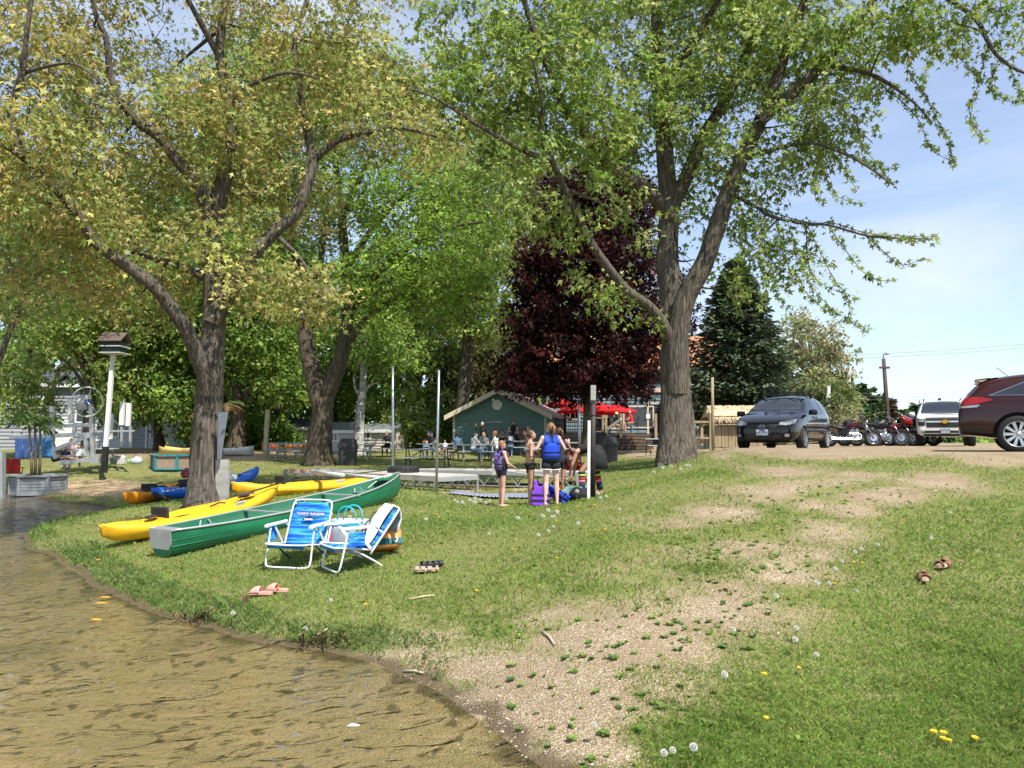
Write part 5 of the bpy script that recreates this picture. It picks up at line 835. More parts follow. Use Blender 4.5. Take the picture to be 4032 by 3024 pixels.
# ---- palms in planters
PALM = pm('palm_leaf', (1, 1, 1), .45, 0, .15, 2, spec=.35, trans=.35, attr='tint'); PTR = pm('palm_stem', (.26, .20, .12), .8, 0, .3, 14, stretch=(1, 1, 4))
def palm(parent, p, top, nf, ln, cols, seed):
    rg = np.random.default_rng(seed); pl = empty('palm', p, 'x', 'palm'); B = Vector(p); MB().tube([(0, 0, 0), (top - B) * .5 + Vector((.03, 0, 0)), top - B], [.05, .04, .035], 8).build('stem', PTR, pl, True)
    for k in range(nf):
        a = 6.283 * k / nf + rg.normal(0, .3); el = rg.uniform(.3, 1.1); P = []; dr = Vector((math.cos(a), math.sin(a), 0)); q = top - B; L_ = ln * rg.uniform(.75, 1.15); v = dr * math.cos(el) + Vector((0, 0, math.sin(el)))
        for i in range(12): P.append(np.array(q)); q = q + v * (L_ / 12); v = (v + Vector((0, 0, -.16))).normalized()
        P = np.array(P); dd = np.gradient(P, axis=0); idx = np.repeat(np.arange(2, 12), 4); side = np.where(np.arange(len(idx)) % 2 == 0, 1, -1)[:, None] * unit(np.cross(dd[idx], (0, 0, 1))); d = unit(dd[idx]) * .7 + side * .9 + np.array((0, 0, -.35)); cl = np.array(cols[k % len(cols)]) * rg.uniform(.8, 1.2, (len(idx), 1))
        V, F, T = leaves(P[idx] + rg.normal(0, .02, (len(idx), 3)), d, np.array((0, 0, 1.)) + rg.normal(0, .25, (len(idx), 3)), ln * .38 * rg.uniform(.7, 1.1, len(idx)), cl, (np.array([(-.035, 0, 0), (.035, 0, 0), (.05, .5, 0), (0, 1, -.05), (-.05, .5, 0)]), np.array([(0, 1, 2), (0, 2, 4), (4, 2, 3)])))
        link('frond', mesh_np('frond', V, F, T), PALM, pl)
    return pl
def planter(q, D, rz, w, h, lb, frame_m, panel_m, label_p, slats=5):
    p = GP(q, D); r = empty('planter_box', p, lb, 'planter', rz); hx = [Vector((w * math.cos(R(60 * k)), w * math.sin(R(60 * k)), 0)) for k in range(6)]
    for k in range(6):
        a = hx[k]; b = hx[(k + 1) % 6]; MB().beam(a, a + Vector((0, 0, h)), .09).build('corner_post', frame_m, r)
        for s in range(slats): z0 = .06 + (h - .12) * s / slats; z1 = .06 + (h - .12) * (s + 1) / slats - .012; MB().beam(a + Vector((0, 0, (z0 + z1) / 2)), b + Vector((0, 0, (z0 + z1) / 2)), .03, z1 - z0).build('panel_slat', panel_m, r)
        MB().beam(a * 1.03 + Vector((0, 0, h)), b * 1.03 + Vector((0, 0, h)), .14, .05).build('top_trim', frame_m, r); MB().beam(a + Vector((0, 0, .03)), b + Vector((0, 0, .03)), .05, .06).build('bottom_rail', frame_m, r)
    MB().add([v * .97 + Vector((0, 0, h - .06)) for v in hx], [tuple(range(6))]).build('soil', pm('soil', (.05, .035, .025), .95), r); return r, p
GPL = pm('grey_planter', (.27, .29, .31), .7, 0, .1, 3); TEALP = pm('teal_planter', (.02, .20, .23), .6, 0, .12, 3); REED = pm('reed_panel', (.30, .22, .16), .9, 0, .5, 30, .6, 60, (6, 6, .3))
r, p = planter(R1(330, 0), 25.5, R(20), .80, .62, 'grey slatted hexagonal planter box near the left shore', GPL, GPL, '', 5)
PC = [(.07, .13, .025), (.10, .17, .035), (.05, .10, .02)]
for k, (bx_, tx, ty) in enumerate(((285, 250, 1040), (315, 300, 1000), (350, 350, 1030))):
    b = W(R1(bx_, 1335), 25.5 + .1 * k); b.z = p.z + .55; pl = palm(None, b, W(R1(tx, ty), 25.5 + .1 * k), 9, .85, PC, 80 + k); tag(pl, ['palm with the leftmost stem in the grey planter box', 'tallest middle palm in the grey planter box', 'palm with the rightmost stem in the grey planter box'][k], 'palm', 'palms in the grey planter')
r, p = planter(R1(1500, 0), 31, R(5), .80, .58, 'teal framed planter box with reed panels left of the orange-leaved maple', TEALP, REED, '', 1)
b = Vector((px_x(R1(1830, 0), 32), 32, gz(-11, 32))); tag(palm(None, b, W(R1(1900, 930), 32), 8, 1.15, [(.12, .18, .04), (.20, .13, .06), (.26, .18, .09)], 91), 'half-withered palm with brown fronds behind the orange-leaved maple trunk', 'palm')
# ---- boat lift
DL = 29.0; bl_ = empty('boat_lift', GP(R1(600, 0), DL), 'aluminium boat lift frame with a big hand wheel at the left', 'boat lift')
def LP(x, y, d=0): return W(R1(x, y), DL + d)
for a, b, w in [((90, 1155), (810, 1128), .13), ((415, 1062), (800, 1045), .12), ((335, 1320), (810, 1128), .12), ((525, 1375), (850, 1345), .14), ((830, 1102), (1172, 1097), .06), ((640, 1130), (655, 1040), .1)]: MB().beam(LP(*a), LP(*b), w, w * 1.1).build('beam', ALU, bl_, world=True)
for a, b, w in [((812, 1375), (795, 870), .14), ((745, 1150), (775, 1340), .13), ((440, 1160), (490, 1340), .14)]: MB().beam(LP(*a), LP(*b), w).build('upright', ALU, bl_, world=True)
for a, b in (((620, 1032), (612, 822)), ((1060, 1048), (1068, 842)), ((1115, 1056), (1124, 856)), ((455, 1060), (452, 885)), ((957, 1170), (970, 950))): MB().beam(LP(*a, .3), LP(*b, .3), .14).build('guide_post', WHITE, bl_, world=True)
for x in (1060, 1135): MB().beam(LP(x, 1230, .3), LP(x, 1060, .3), .07).build('guide_leg', ALU, bl_, world=True)
MB().box(LP(722, 850), (.44, .25, .55)).build('winch_box', pm('winch_grey', (.42, .43, .43), .6), bl_, world=True); cw = LP(757, 845, -.25); rw = 127 * MP(DL) * .1148
MB().tube([cw + Vector((rw * math.cos(R(12 * k)), .08 * math.cos(R(12 * k)), rw * math.sin(R(12 * k)))) for k in range(31)], .022, 6, False).build('hand_wheel', WHITE, bl_, True, world=True)
for k in range(3): a = R(75 + 120 * k); MB().tube([cw, cw + Vector((rw * math.cos(a), .08 * math.cos(a), rw * math.sin(a)))], .016, 6).build('spoke', ALU, bl_, world=True)
MB().lathe([(.11, 0), (.11, .12), (.05, .13)], 12, cw + Vector((0, .14, 0)), Matrix.Rotation(R(90), 3, 'X')).build('winch_hub', pm('blue_plastic', (.02, .08, .35), .4), bl_, world=True)
MB().box(LP(840, 1345), (.3, .3, .3)).build('foot_bracket', ALU, bl_, world=True); post('dock_upright', 'aluminium dock leg bracket at the far left edge', R1(25, 1500), R1(10, 1280), 24, .09, ALU, True); 
# ---- small beach things at the left
def cloth(name, lb, q0, q1, D, w, mat, cat='towel'):
    p = W(q0, D); z1 = W(q1, D).z; b = MB(); secs = []
    for i in range(7): secs.append([Vector((-w / 2 + w * k / 8, .06 * math.sin(k * 1.7 + i * .3) * (i / 6), -(p.z - z1) * i / 6)) for k in range(9)])
    b.loft(secs, False, False); o = b.build(name, mat, None, True, solid=.012); o.location = p; return tag(o, lb, cat)
BLT = pm('blue_towel', (.03, .12, .48), .9, 0, .5, 3, .2, 60, (8, 1, .3), col2=(.3, .45, .75)); BLT2 = pm('navy_towel', (.02, .05, .25), .9, 0, .5, 3, .2, 60, (8, 1, .3), col2=(.10, .35, .6))
cloth('beach_towel', 'striped light-blue towel hung left of the palm stems', R1(225, 1165), R1(225, 1345), 27, .75, BLT); cloth('beach_towel', 'navy and turquoise towel hung right of the palm stems', R1(370, 1160), R1(370, 1335), 27, .7, BLT2); cloth('beach_towel', 'small white towel hanging off the picnic table behind the bird house', R1(700, 1255), R1(700, 1325), 31, .45, WHITE)
r = empty('laundry_basket', GP(R1(1035, 0), 33), 'white plastic laundry basket of clothes on the lawn', 'basket', R(5)); b = MB(); q = lambda w, d, z: [Vector((x * w, y * d, z)) for x, y in ((-1, -1), (1, -1), (1, 1), (-1, 1))]
b.loft([q(.27, .18, 0), q(.30, .2, .2), q(.32, .22, .30), q(.30, .2, .30), q(.27, .18, .03)]); b.build('basket_body', WHITE, r)
for k in range(9): MB().box((-.24 + .06 * k, -.205, .13), (.018, .02, .14)).build('slot', pm('slot_grey', (.35, .35, .36), .7), r)
b = MB(); b.ell((-.08, 0, .31), (.15, .12, .08)); b.build('pink_clothes', pm('pink_cloth', (.7, .08, .2), .9), r, True); b = MB(); b.ell((.12, .02, .30), (.14, .14, .06)); b.build('white_clothes', WHITE, r, True)
def blobmesh(name, lb, p, rad, mat, seed, cat, amp=.25, freq=6):
    b = MB(); b.ell((0, 0, rad[2] * .8), rad, None, 18, 12); rg = random.Random(seed); ph = [rg.uniform(0, 6) for _ in range(6)]
    for v in b.v: k = 1 + amp * (math.sin(freq * v.x / rad[0] + ph[0]) * math.sin(freq * v.y / rad[1] + ph[1]) * .5 + .4 * math.sin(freq * 1.7 * v.z / rad[2] + ph[2] + 2 * v.x / rad[0])); v.x *= k; v.y *= k; v.z = max(0, v.z * k)
    o = b.build(name, mat, None, True); o.location = p; return tag(o, lb, cat)
blobmesh('plastic_bag', 'pale translucent plastic bag on the lawn beside the laundry basket', GP(R1(1188, 0), 32), (.26, .2, .16), pm('bag_plastic', (.6, .66, .7), .25, 0, .1, 6, .3, 25, trans=.4), 3, 'bag'); blobmesh('green_cloth', 'bright green cloth on the grass by the laundry basket', GP(R1(1130, 0), 33.5), (.2, .15, .08), pm('lime_cloth', (.3, .6, .05), .9), 4, 'cloth')
r = empty('folding_chair', GP(R1(100, 0), 28), 'red and black folding camp chair at the far left', 'chair', R(200))
RC = pm('red_canvas', (.45, .03, .03), .85); MB().box((0, 0, .42), (.55, .5, .03)).build('seat', BLK, r); MB().add([(-.3, .22, .42), (.3, .22, .42), (.34, .42, .95), (-.34, .42, .95)], [(0, 1, 2, 3)]).build('backrest', RC, r, solid=.02)
for s in (-1, 1): MB().tube([(s * .28, -.25, 0), (s * .28, .3, .6)], .015, 6).build('leg', BLK, r); MB().tube([(s * .28, .3, 0), (s * .28, -.25, .6)], .015, 6).build('leg', BLK, r); MB().box((s * .31, .02, .62), (.07, .5, .025)).build('armrest', RC, r)
def boat_small(q, D, L_, rz, lb, mat, name='rowboat', cat='boat'):
    p = GP(q, D); secs = []
    for i in range(9):
        t = i / 8; w = .55 * (1 - abs(2 * t - .9) ** 2.6 * .75); h = .38 + .14 * (2 * t - 1) ** 2; secs.append([Vector((L_ * (t - .5), w * math.sin(a), .03 + h * (1 - math.cos(a) ** 1) * 1.0)) for a in [R(-90 + 22.5 * k) for k in range(9)]])
    b = MB(); b.loft(secs, False, False); o = b.build(name, mat, None, True, solid=.03); o.location = p; o.rotation_euler = (0, 0, rz); return tag(o, lb, cat)
boat_small(R2(-15, 0), 40, 2.6, R(20), 'small white rowboat pulled up behind the orange-leaved maple', WHITE); boat_small(R2(650, 0), 46, 3.0, R(8), 'orange boat lying before the low white house', pm('orange_boat', (.75, .22, .05), .5)); boat_small(R1(1590, 0), 40, 2.4, R(-10), 'yellow and tan boat half hidden behind the teal planter', pm('tan_boat', (.62, .42, .14), .5))
o = MB().beam((-3.2, 0, .12), (3.2, 0, .12), .2, .26).build('timber_edging', WOODT); o.location = GP(R1(1230, 0), 38); tag(o, 'low timber edging along the sandy beach', 'edging')
pl = empty('palm_tub', GP(R4(1840, 0), 33), 'pale wooden tub with a leafy plant beside the tall wooden pole', 'planter'); 
for k in range(14): a = R(360 / 14 * k); MB().beam((.36 * math.cos(a), .36 * math.sin(a), 0), (.42 * math.cos(a), .42 * math.sin(a), .62), .15, .03, (math.cos(a), math.sin(a), 0)).build('stave', CREAM, pl)
b = GP(R4(1840, 0), 33) + Vector((0, 0, .5)); tag(palm(None, b, b + Vector((0, 0, .35)), 9, .8, [(.09, .15, .04), (.16, .15, .06)], 95), 'leafy potted palm in the pale wooden tub', 'palm')
# ================================================================ boats, docks, chairs, small things
YK = pm('yellow_kayak', (.78, .42, .014), .48, 0, .16, 4, .1, 40, spec=.45); OK_ = pm('orange_kayak', (.80, .28, .012), .42, 0, .08, 2); BK = pm('blue_kayak', (.012, .14, .66), .38, 0, .1, 2, spec=.5); PADB = pm('black_pad', (.025, .022, .02), .8, 0, .3, 12, .3)
GC = pm('green_canoe', (.008, .14, .06), .42, 0, .3, 5, .1, 30, (.3, 1, 1), spec=.45); GCI = pm('canoe_inside', (.012, .17, .08), .55, 0, .2, 2, col2=(.06, .20, .13))
def place(o, a, b, ka=0, kb=0):
    """lay o (built along +x from -L/2 to L/2) on the ground from a to b"""
    a = Vector(a); b = Vector(b); a.z += ka; b.z += kb; d = b - a; o.location = (a + b) / 2; o.rotation_euler = (0, -math.atan2(d.z, math.hypot(d.x, d.y)), math.atan2(d.y, d.x)); return o
def kayak(name, label, a, b, mat, W_=.72, blunt=False, rise=.14, cat='kayak'):
    L_ = (Vector(b) - Vector(a)).length; r = empty(name, (0, 0, 0), label, cat); ns = 34; secs = []
    for i in range(ns):
        t = i / (ns - 1); u = 2 * t - 1; w = W_ / 2 * max(.05, (1 - abs(u) ** 2.6)) ** .75; kz = (rise if u > 0 else min(rise, .12)) * abs(u) ** 3; H = .27 + .05 * abs(u) ** 2; top = H + kz + .05 * math.exp(-((u) / .35) ** 2); ring = []; ee = max(0, (abs(u) - .78) / .22) ** 2; kz += .09 * ee; top -= .07 * ee - .09 * ee * 0
        well = lambda c, s: math.exp(-((u - c) / s) ** 4)
        dip = .12 * max(well(-.18, .17), 0) + .05 * well(.28, .16) + .05 * well(-.62, .12)
        x = L_ * (t - .5) * 1.0
        for k in range(24):
            a_ = 2 * math.pi * k / 24; c, s = math.cos(a_), math.sin(a_)
            if s <= 0: y = w * (abs(c) ** .8) * (1 if c > 0 else -1); z = kz + H * .62 * (1 - abs(s) ** 1.5)
            else:
                y = w * c * (.98); z = kz + H * .62 + (top - kz - H * .62) * (s ** .6); 
                if abs(c) < .62: z -= dip * (1 - (abs(c) / .62) ** 4)
            ring.append(Vector((x, y, z)))
        secs.append(ring)
    MB().loft(secs).build('hull', mat, r, True); zt = .30
    for u in (-.52, .55): MB().lathe([(.10, 0), (.10, .012), (.085, .018), (.02, .02)], 14, (L_ / 2 * u, 0, zt + .03)).build('hatch', PADB, r)
    b_ = MB(); b_.loft([[Vector((x - .24 * L_ / 2 - .35, y, z)) for y, z in ((-.2, zt - .05), (.2, zt - .05), (.2, zt + .16), (-.2, zt + .16))] for x in (0, .05)]); b_.build('seat_back', PADB, r, bevel=.02)
    MB().box((-.14 * L_ / 2, 0, zt - .10), (.36, .34, .03)).build('seat_pad', PADB, r)
    MB().tube([(-.7 * L_ / 2, -.14, zt + .05), (-.55 * L_ / 2, .14, zt + .03), (-.72 * L_ / 2, .14, zt + .06), (-.57 * L_ / 2, -.14, zt + .03)], .006, 5).build('bungee', BLK, r)
    MB().tube([(.42 * L_ / 2, -.2, zt), (.45 * L_ / 2, 0, zt + .06), (.42 * L_ / 2, .2, zt)], .008, 5).build('strap', BLK, r)
    for s in (-1, 1): MB().tube([(.0 * L_ / 2, s * .27, zt + .03), (.05 * L_, s * .285, zt + .06), (.09 * L_, s * .27, zt + .03)], .014, 6).build('carry_handle', BLK, r)
    place(r, a, b); return r
a = GP(A(222, 0), 11.5); b = GP(A(600, 0), 14.5); k1 = kayak('kayak', 'yellow sit-on-top kayak nearest the water beside the canoe', a, b, YK, .80)
MB().box((.55, -.352, .27), (.2, .012, .09), Matrix.Rotation(R(25), 3, 'X')).build('label_sticker', WHITE, k1)
a = GP(A(500, 0), 15.9); b = GP(A(822, 0), 18.6); k2 = kayak('kayak', 'yellow sit-on-top kayak behind the canoe, right of the orange-leaved maple', a, b, YK, .78); MB().box((.5, -.345, .27), (.18, .012, .08), Matrix.Rotation(R(25), 3, 'X')).build('label_sticker', WHITE, k2)
# a black double paddle lies on the far yellow kayak
PDL = pm('paddle_grey', (.07, .065, .06), .5)
def paddle(lb, p, q, h):
    p = Vector(p); q = Vector(q); r = empty('paddle', (p + q) / 2, lb, 'paddle'); d = (q - p); c = (p + q) / 2; MB().tube([p - c, q - c], .015, 6).build('shaft', BLK, r)
    for s in (-1, 1): o = MB(); o.ell(d * (.5 * s), (.24, .085, .02), Matrix.Rotation(math.atan2(d.y, d.x), 3, 'Z')); o.build('blade', PDL, r, True)
    return r
def kp(k, x, y, z): return Matrix.Translation(k.location) @ k.rotation_euler.to_matrix().to_4x4() @ Vector((x, y, z))
paddle('dark double-bladed paddle lying on the rear yellow kayak', kp(k2, .6, -.12, .40), kp(k2, 2.3, -.05, .46), 0); paddle('dark double-bladed paddle lying across the near yellow kayak', kp(k1, .8, -.22, .40), kp(k1, 2.3, -.1, .46), 0)
a = GP(R7(238, 0), 17.7); b = GP(R7(760, 0), 21.0); kayak('kayak', 'orange kayak leaning left behind the orange-leaved maple trunk', a, b, OK_, .68)
a = GP(R7(430, 0), 18.0); b = GP(R7(1140, 0), 20.6); k4 = kayak('kayak', 'blue kayak with upturned bow behind the orange-leaved maple trunk', a, b, BK, .72, rise=.20)
for k in range(6): MB().box((.55 - .13 * k - 1.4, -.362, .30 + .008 * (k % 3)), (.08, .01, .035), Matrix.Rotation(R(20), 3, 'X')).build('white_mark', WHITE, k4)
for k in range(4): MB().box((.85 + .06 * k, -.30, .36), (.04, .01, .025), Matrix.Rotation(R(25), 3, 'X')).build('white_mark', WHITE, k4)
o = MB(); o.loft([[Vector((x, y, z)) for x, y, z in ((-.22, 0, 0), (.22, 0, 0), (.25, .08, .3), (0, .12, .42), (-.25, .08, .3))], [Vector((x, y + .06, z)) for x, y, z in ((-.22, 0, 0), (.22, 0, 0), (.25, .08, .3), (0, .12, .42), (-.25, .08, .3))]]); o = o.build('padded_backrest_cushion', PADB, None, False, bevel=.02); o.location = W(R7(495, 275), 18.0); o.rotation_euler = (R(-30), R(20), R(35)); tag(o, 'black padded kayak seat propped between the orange and blue kayaks', 'seat')
blobmesh('cloth_bundle', 'dark and red clothes bundle on the blue kayak left of the trunk', W(R7(655, 112), 19.0) - Vector((0, 0, .1)), (.14, .12, .12), pm('dark_cloth', (.05, .03, .04), .9, col2=(.5, .1, .1), scale=9), 6, 'clothes'); blobmesh('plastic_bag', 'clear plastic bag on the blue kayak right of the plank post', W(R7(950, 130), 19.3) - Vector((0, 0, .12)), (.16, .14, .12), MATS['bag_plastic'], 8, 'bag')
# ---- canoe
a = GP(A(350, 0), 10.45); b = GP(A(866, 0), 14.5); L_ = (b - a).length; cn = empty('canoe', (0, 0, 0), 'green open canoe with aluminium gunwales on the lawn', 'canoe'); ns = 30; outer, inner, rails = [], [], ([], [])
for i in range(ns):
    t = i / (ns - 1); u = 2 * t - 1; w = .46 * (max(0, 1 - max(0, u) ** 2.4) ** .8 if u > 0 else 1 - .52 * (-u) ** 2.2); w = max(w, .012); sh = .32 + .17 * max(0, u) ** 2.6 + .055 * max(0, -u) ** 2.5; kz = .10 * max(0, u) ** 5 + .02 * max(0, -u) ** 4; x = L_ * (t - .5)
    if i == ns - 1: kz += .10
    prof = [(1, 1), (1.02, .75), (1.0, .48), (.93, .24), (.72, .07), (.38, .01), (0, 0)]
    pts = [Vector((x, -w * p, kz + (sh - kz) * z)) for p, z in prof] + [Vector((x, w * p, kz + (sh - kz) * z)) for p, z in prof[-2::-1]]; outer.append(pts); inner.append([Vector((x, p.y * .94, kz + .02 + (p.z - kz) * .97)) for p in pts])
    rails[0].append(Vector((x, -w - .005, sh + .006))); rails[1].append(Vector((x, w + .005, sh + .006)))
o = MB().loft(outer, False, False); n0 = len(outer[0]); o.add(outer[0], [tuple(range(n0))]); o.build('hull', GC, cn, True); MB().loft(inner, False, False).build('inner_hull', GCI, cn, True)
for rl in rails: MB().tube(rl, .017, 6).build('gunwale', ALU, cn, True)
MB().prism([(-.24, .372), (.24, .372), (.235, .20), (.18, .12), (-.18, .12), (-.235, .20)], lambda u, v: Vector((-L_ / 2 - .014, u, v)), lambda u, v: Vector((-L_ / 2 - .002, u, v))).build('stern_plate', ALU, cn); MB().box((-L_ / 2 + .07, 0, .38), (.16, .5, .02)).build('stern_cap', ALU, cn)
for u in (-.30, .36): x = L_ / 2 * u; w = .46 * .97; MB().beam((x, -w, .325), (x, w, .325), .07, .02).build('thwart', ALU, cn)
for u in (-.62, .15, .66):
    x = L_ / 2 * u; w = .46 * (1 - .52 * (-u) ** 2.2 if u < 0 else max(0, 1 - u ** 2.4) ** .8) - .02; MB().box((x, 0, .25), (.26, w * 1.9, .02)).build('seat', GCI, cn)
    for s in (-1, 1):
        for d_ in (-.1, .1): MB().beam((x + d_, s * w * .9, .25), (x + d_ * .6, s * w * .98, .325), .02).build('seat_hanger', ALU, cn)
for z in (.16, .24):
    for s in (-1, 1): MB().tube([Vector((p[2].x, s * (abs(p[2].y) * (1.005 if z > .2 else .985)), z + .06 * max(0, 2 * i / ns - 1) ** 3 * 2)) for i, p in enumerate(outer[:-2])], .008, 4).build('hull_rib', GC, cn)
MB().tube([(L_ / 2 - .2, 0, .48), (L_ / 2 - .5, .12, .40), (L_ / 2 - .8, .05, .33)], .008, 5).build('rope', CREAM, cn); MB().add([(L_ / 2 - .02, 0, .48), (L_ / 2 - .5, -.19, .42), (L_ / 2 - .5, .19, .42)], [(0, 1, 2)]).build('bow_deck', GC, cn, solid=.012)
place(cn, a, b, .0, .03)
# ---- dock sections
PLYW = pm('dock_ply', (.42, .40, .36), .85, 0, .2, 3, .2, 20)
def dock(lb, c, rz, L_, Wd, h, npan, legs=True):
    r = empty('dock_section', c, lb, 'dock section', rz, 'dock sections lying on the lawn')
    for k in range(npan): MB().box((-L_ / 2 + L_ * (k + .5) / npan, 0, h + .018), (L_ / npan - .012, Wd, .03)).build('deck_panel', PLYW, r)
    for s in (-1, 1):
        MB().beam((-L_ / 2, s * (Wd / 2 - .02), h - .04), (L_ / 2, s * (Wd / 2 - .02), h - .04), .04, .08).build('side_rail', ALU, r); MB().beam((-L_ / 2, s * (Wd / 2 - .04), .05), (L_ / 2, s * (Wd / 2 - .04), .05), .03, .03).build('lower_rail', ALU, r); n = int(L_ / .45); t = MB()
        for k in range(n): x0 = -L_ / 2 + L_ * k / n; x1 = x0 + L_ / n; xm = (x0 + x1) / 2; y = s * (Wd / 2 - .04); t.beam((x0, y, h - .07), (xm, y, .06), .022); t.beam((xm, y, .06), (x1, y, h - .07), .022)
        t.build('truss', ALU, r)
    for x in (-L_ / 2, L_ / 2): MB().beam((x, -Wd / 2, h - .04), (x, Wd / 2, h - .04), .05, .09).build('end_rail', ALU, r)
    for x in (-1, 1):
        for s in (-1, 1): MB().beam((x * (L_ / 2 - .03), s * (Wd / 2 + .02), 0), (x * (L_ / 2 - .03), s * (Wd / 2 + .02), h + .02), .05).build('leg_socket', ALU, r)
    return r
p0 = GP(R2(620, 0), 20.8); p1 = GP(R2(2290, 0), 16.6); d = p1 - p0; c = (p0 + p1) / 2; nrm = Vector((-d.y, d.x, 0)).normalized(); c2 = c + nrm * .55; c2.z = gz(c2.x, c2.y); dock('weathered aluminium-framed dock section behind the canoe', c2, math.atan2(d.y, d.x), d.length, 1.2, .36, 4)
p0 = GP(R3(60, 0), 20.4); p1 = GP(R3(1880, 0), 18.6); d = p1 - p0; c = (p0 + p1) / 2; nrm = Vector((-d.y, d.x, 0)).normalized(); c3 = c + nrm * .6; c3.z = gz(c3.x, c3.y); dock('long leaf-strewn dock section behind the girls', c3, math.atan2(d.y, d.x), d.length, 1.2, .40, 5)
zd = c2.z + .36 + .035
PVC = pm('grey_pvc', (.48, .48, .46), .55)
for qa, qb, rr, lb in [(R2(945, 1295), R2(1245, 1335), .05, 'thick grey pipe lying on the near dock section'), (R2(1185, 1310), R2(1690, 1360), .04, 'longer thin grey pipe lying on the near dock section')]:
    def on(q): a_, b_ = raydir(*q); D = (zd - EYE) / b_; return Vector((a_ * D, D, zd + rr))
    p = on(qa); q = on(qb); o = MB().tube([(0, 0, 0), q - p], rr, 10).build('pipe', PVC, None, True); o.location = p; tag(o, lb, 'pipe')
a_, b_ = raydir(*R2(762, 1280)); D = (zd - EYE) / b_; o = MB().box((0, 0, .05), (.55, .14, .09)).build('wood_block', pm('cut_wood', (.38, .26, .16), .8)); o.location = (a_ * D, D, zd); o.rotation_euler = (0, 0, R(-12)); tag(o, 'short wooden block at the left end of the near dock section', 'wood block')
TYR = pm('tyre_rubber', (.018, .018, .018), .75, 0, .3, 20, .2)
def torus(R0, r, n=28, m=10, sq=1): 
    b = MB(); secs = []
    for k in range(n): a = 2 * math.pi * k / n; secs.append([Vector(((R0 + r * math.cos(t)) * math.cos(a), (R0 + r * math.cos(t)) * math.sin(a), r * sq * math.sin(t))) for t in [2 * math.pi * j / m for j in range(m)]])
    V = [p for s in secs for p in s]; F = [(k * m + j, k * m + (j + 1) % m, ((k + 1) % n) * m + (j + 1) % m, ((k + 1) % n) * m + j) for k in range(n) for j in range(m)]; return b.add(V, F)
p = GP(R2(1160, 0), 17.9); ty = empty('old_tyre', p + Vector((0, 0, .09)), 'old car tyre lying flat beside the near dock section', 'tyre'); torus(.24, .085, sq=1.0).build('tread', TYR, ty, True); torus(.165, .02).build('bead', pm('grey_bead', (.25, .25, .25), .7), ty, True)
p = GP(R2(1900, 0), 18.6); ty = empty('old_tyre', p + Vector((0, 0, .42)), 'wide black tyre standing on the dock behind the canoe bow', 'tyre'); o = torus(.27, .10, sq=1.5); o.build('tread', TYR, ty, True)
for k in range(20): a = R(18 * k); MB().box((.365 * math.cos(a), .365 * math.sin(a), 0), (.03, .05, .20), Matrix.Rotation(a, 3, 'Z')).build('tread_block', TYR, ty)
# leaf litter on the far dock: small brown flakes
n = 260; t_ = rng.uniform(-.5, .5, n); s_ = rng.uniform(-.5, .5, n); dx = d.normalized(); P = np.array([tuple(c3 + dx * (tt * d.length) + nrm * (ss * 1.1) + Vector((0, 0, .445))) for tt, ss in zip(t_, s_)]); V, F, T = leaves(P, rng.normal(size=(n, 3)) * np.array((1, 1, .1)), np.array((0, 0, 1.)) + rng.normal(0, .2, (n, 3)), rng.uniform(.04, .09, n), np.array((.14, .08, .04)) * rng.uniform(.6, 1.4, (n, 1)), LEAF1); tag(link('leaf_litter', mesh_np('leaf_litter', V, F, T), GRASSM), 'dry brown leaves scattered on the far dock section', None, None, 'stuff')
n = 500; P0_ = hit(R3(800, 1300)); P = np.stack([P0_.x + rng.normal(0, .55, n), P0_.y + rng.normal(0, .3, n), np.zeros(n)], 1); P[:, 2] = hz(P[:, 0], P[:, 1]) + .015; V, F, T = leaves(P, rng.normal(size=(n, 3)) * np.array((1, 1, .2)), np.array((0, 0, 1.)) + rng.normal(0, .4, (n, 3)), rng.uniform(.05, .1, n), np.array((.20, .12, .06)) * rng.uniform(.6, 1.5, (n, 1)), LEAF1); tag(link('dead_leaves', mesh_np('dead_leaves', V, F, T), GRASSM), 'patch of dead brown leaves on the lawn under the far dock', None, None, 'stuff')
# ---- beach chairs
FAB = pm('chair_fabric', (.006, .13, .62), .8, 0, .3, 5, .1, 60, (.35, 1, 2.6), col2=(.06, .42, .60), detail=2)
def fabric_mat():
    m = FAB; nt = m.node_tree; N = nt.nodes; L = nt.links; b = N['Principled BSDF']; tc = N.new('ShaderNodeTexCoord'); mp = N.new('ShaderNodeMapping'); mp.inputs['Scale'].default_value = (1.5, 3, 32); no = N.new('ShaderNodeTexNoise'); no.inputs['Scale'].default_value = 1.3; no.inputs['Detail'].default_value = 1; r = N.new('ShaderNodeValToRGB'); e = r.color_ramp; e.interpolation = 'CONSTANT'
    for p, c in ((0, (.01, .10, .55, 1)), (.40, (.01, .22, .74, 1)), (.48, (.06, .46, .78, 1)), (.55, (.008, .16, .66, 1)), (.60, (.20, .60, .22, 1)), (.65, (.05, .42, .78, 1))):
        if p == 0: e.elements[0].color = c; e.elements[0].position = 0
        elif p == .40: e.elements[1].position = p; e.elements[1].color = c
        else: q = e.elements.new(p); q.color = c
    L.new(tc.outputs['Object'], mp.inputs[0]); L.new(mp.outputs[0], no.inputs['Vector']); L.new(no.outputs[0], r.inputs[0]); L.new(r.outputs[0], b.inputs['Base Color'])
    tr = N.new('ShaderNodeBsdfTranslucent'); L.new(r.outputs[0], tr.inputs[0]); ms = N.new('ShaderNodeMixShader'); ms.inputs[0].default_value = .25; L.new(b.outputs[0], ms.inputs[1]); L.new(tr.outputs[0], ms.inputs[2]); L.new(ms.outputs[0], N['Material Output'].inputs[0])
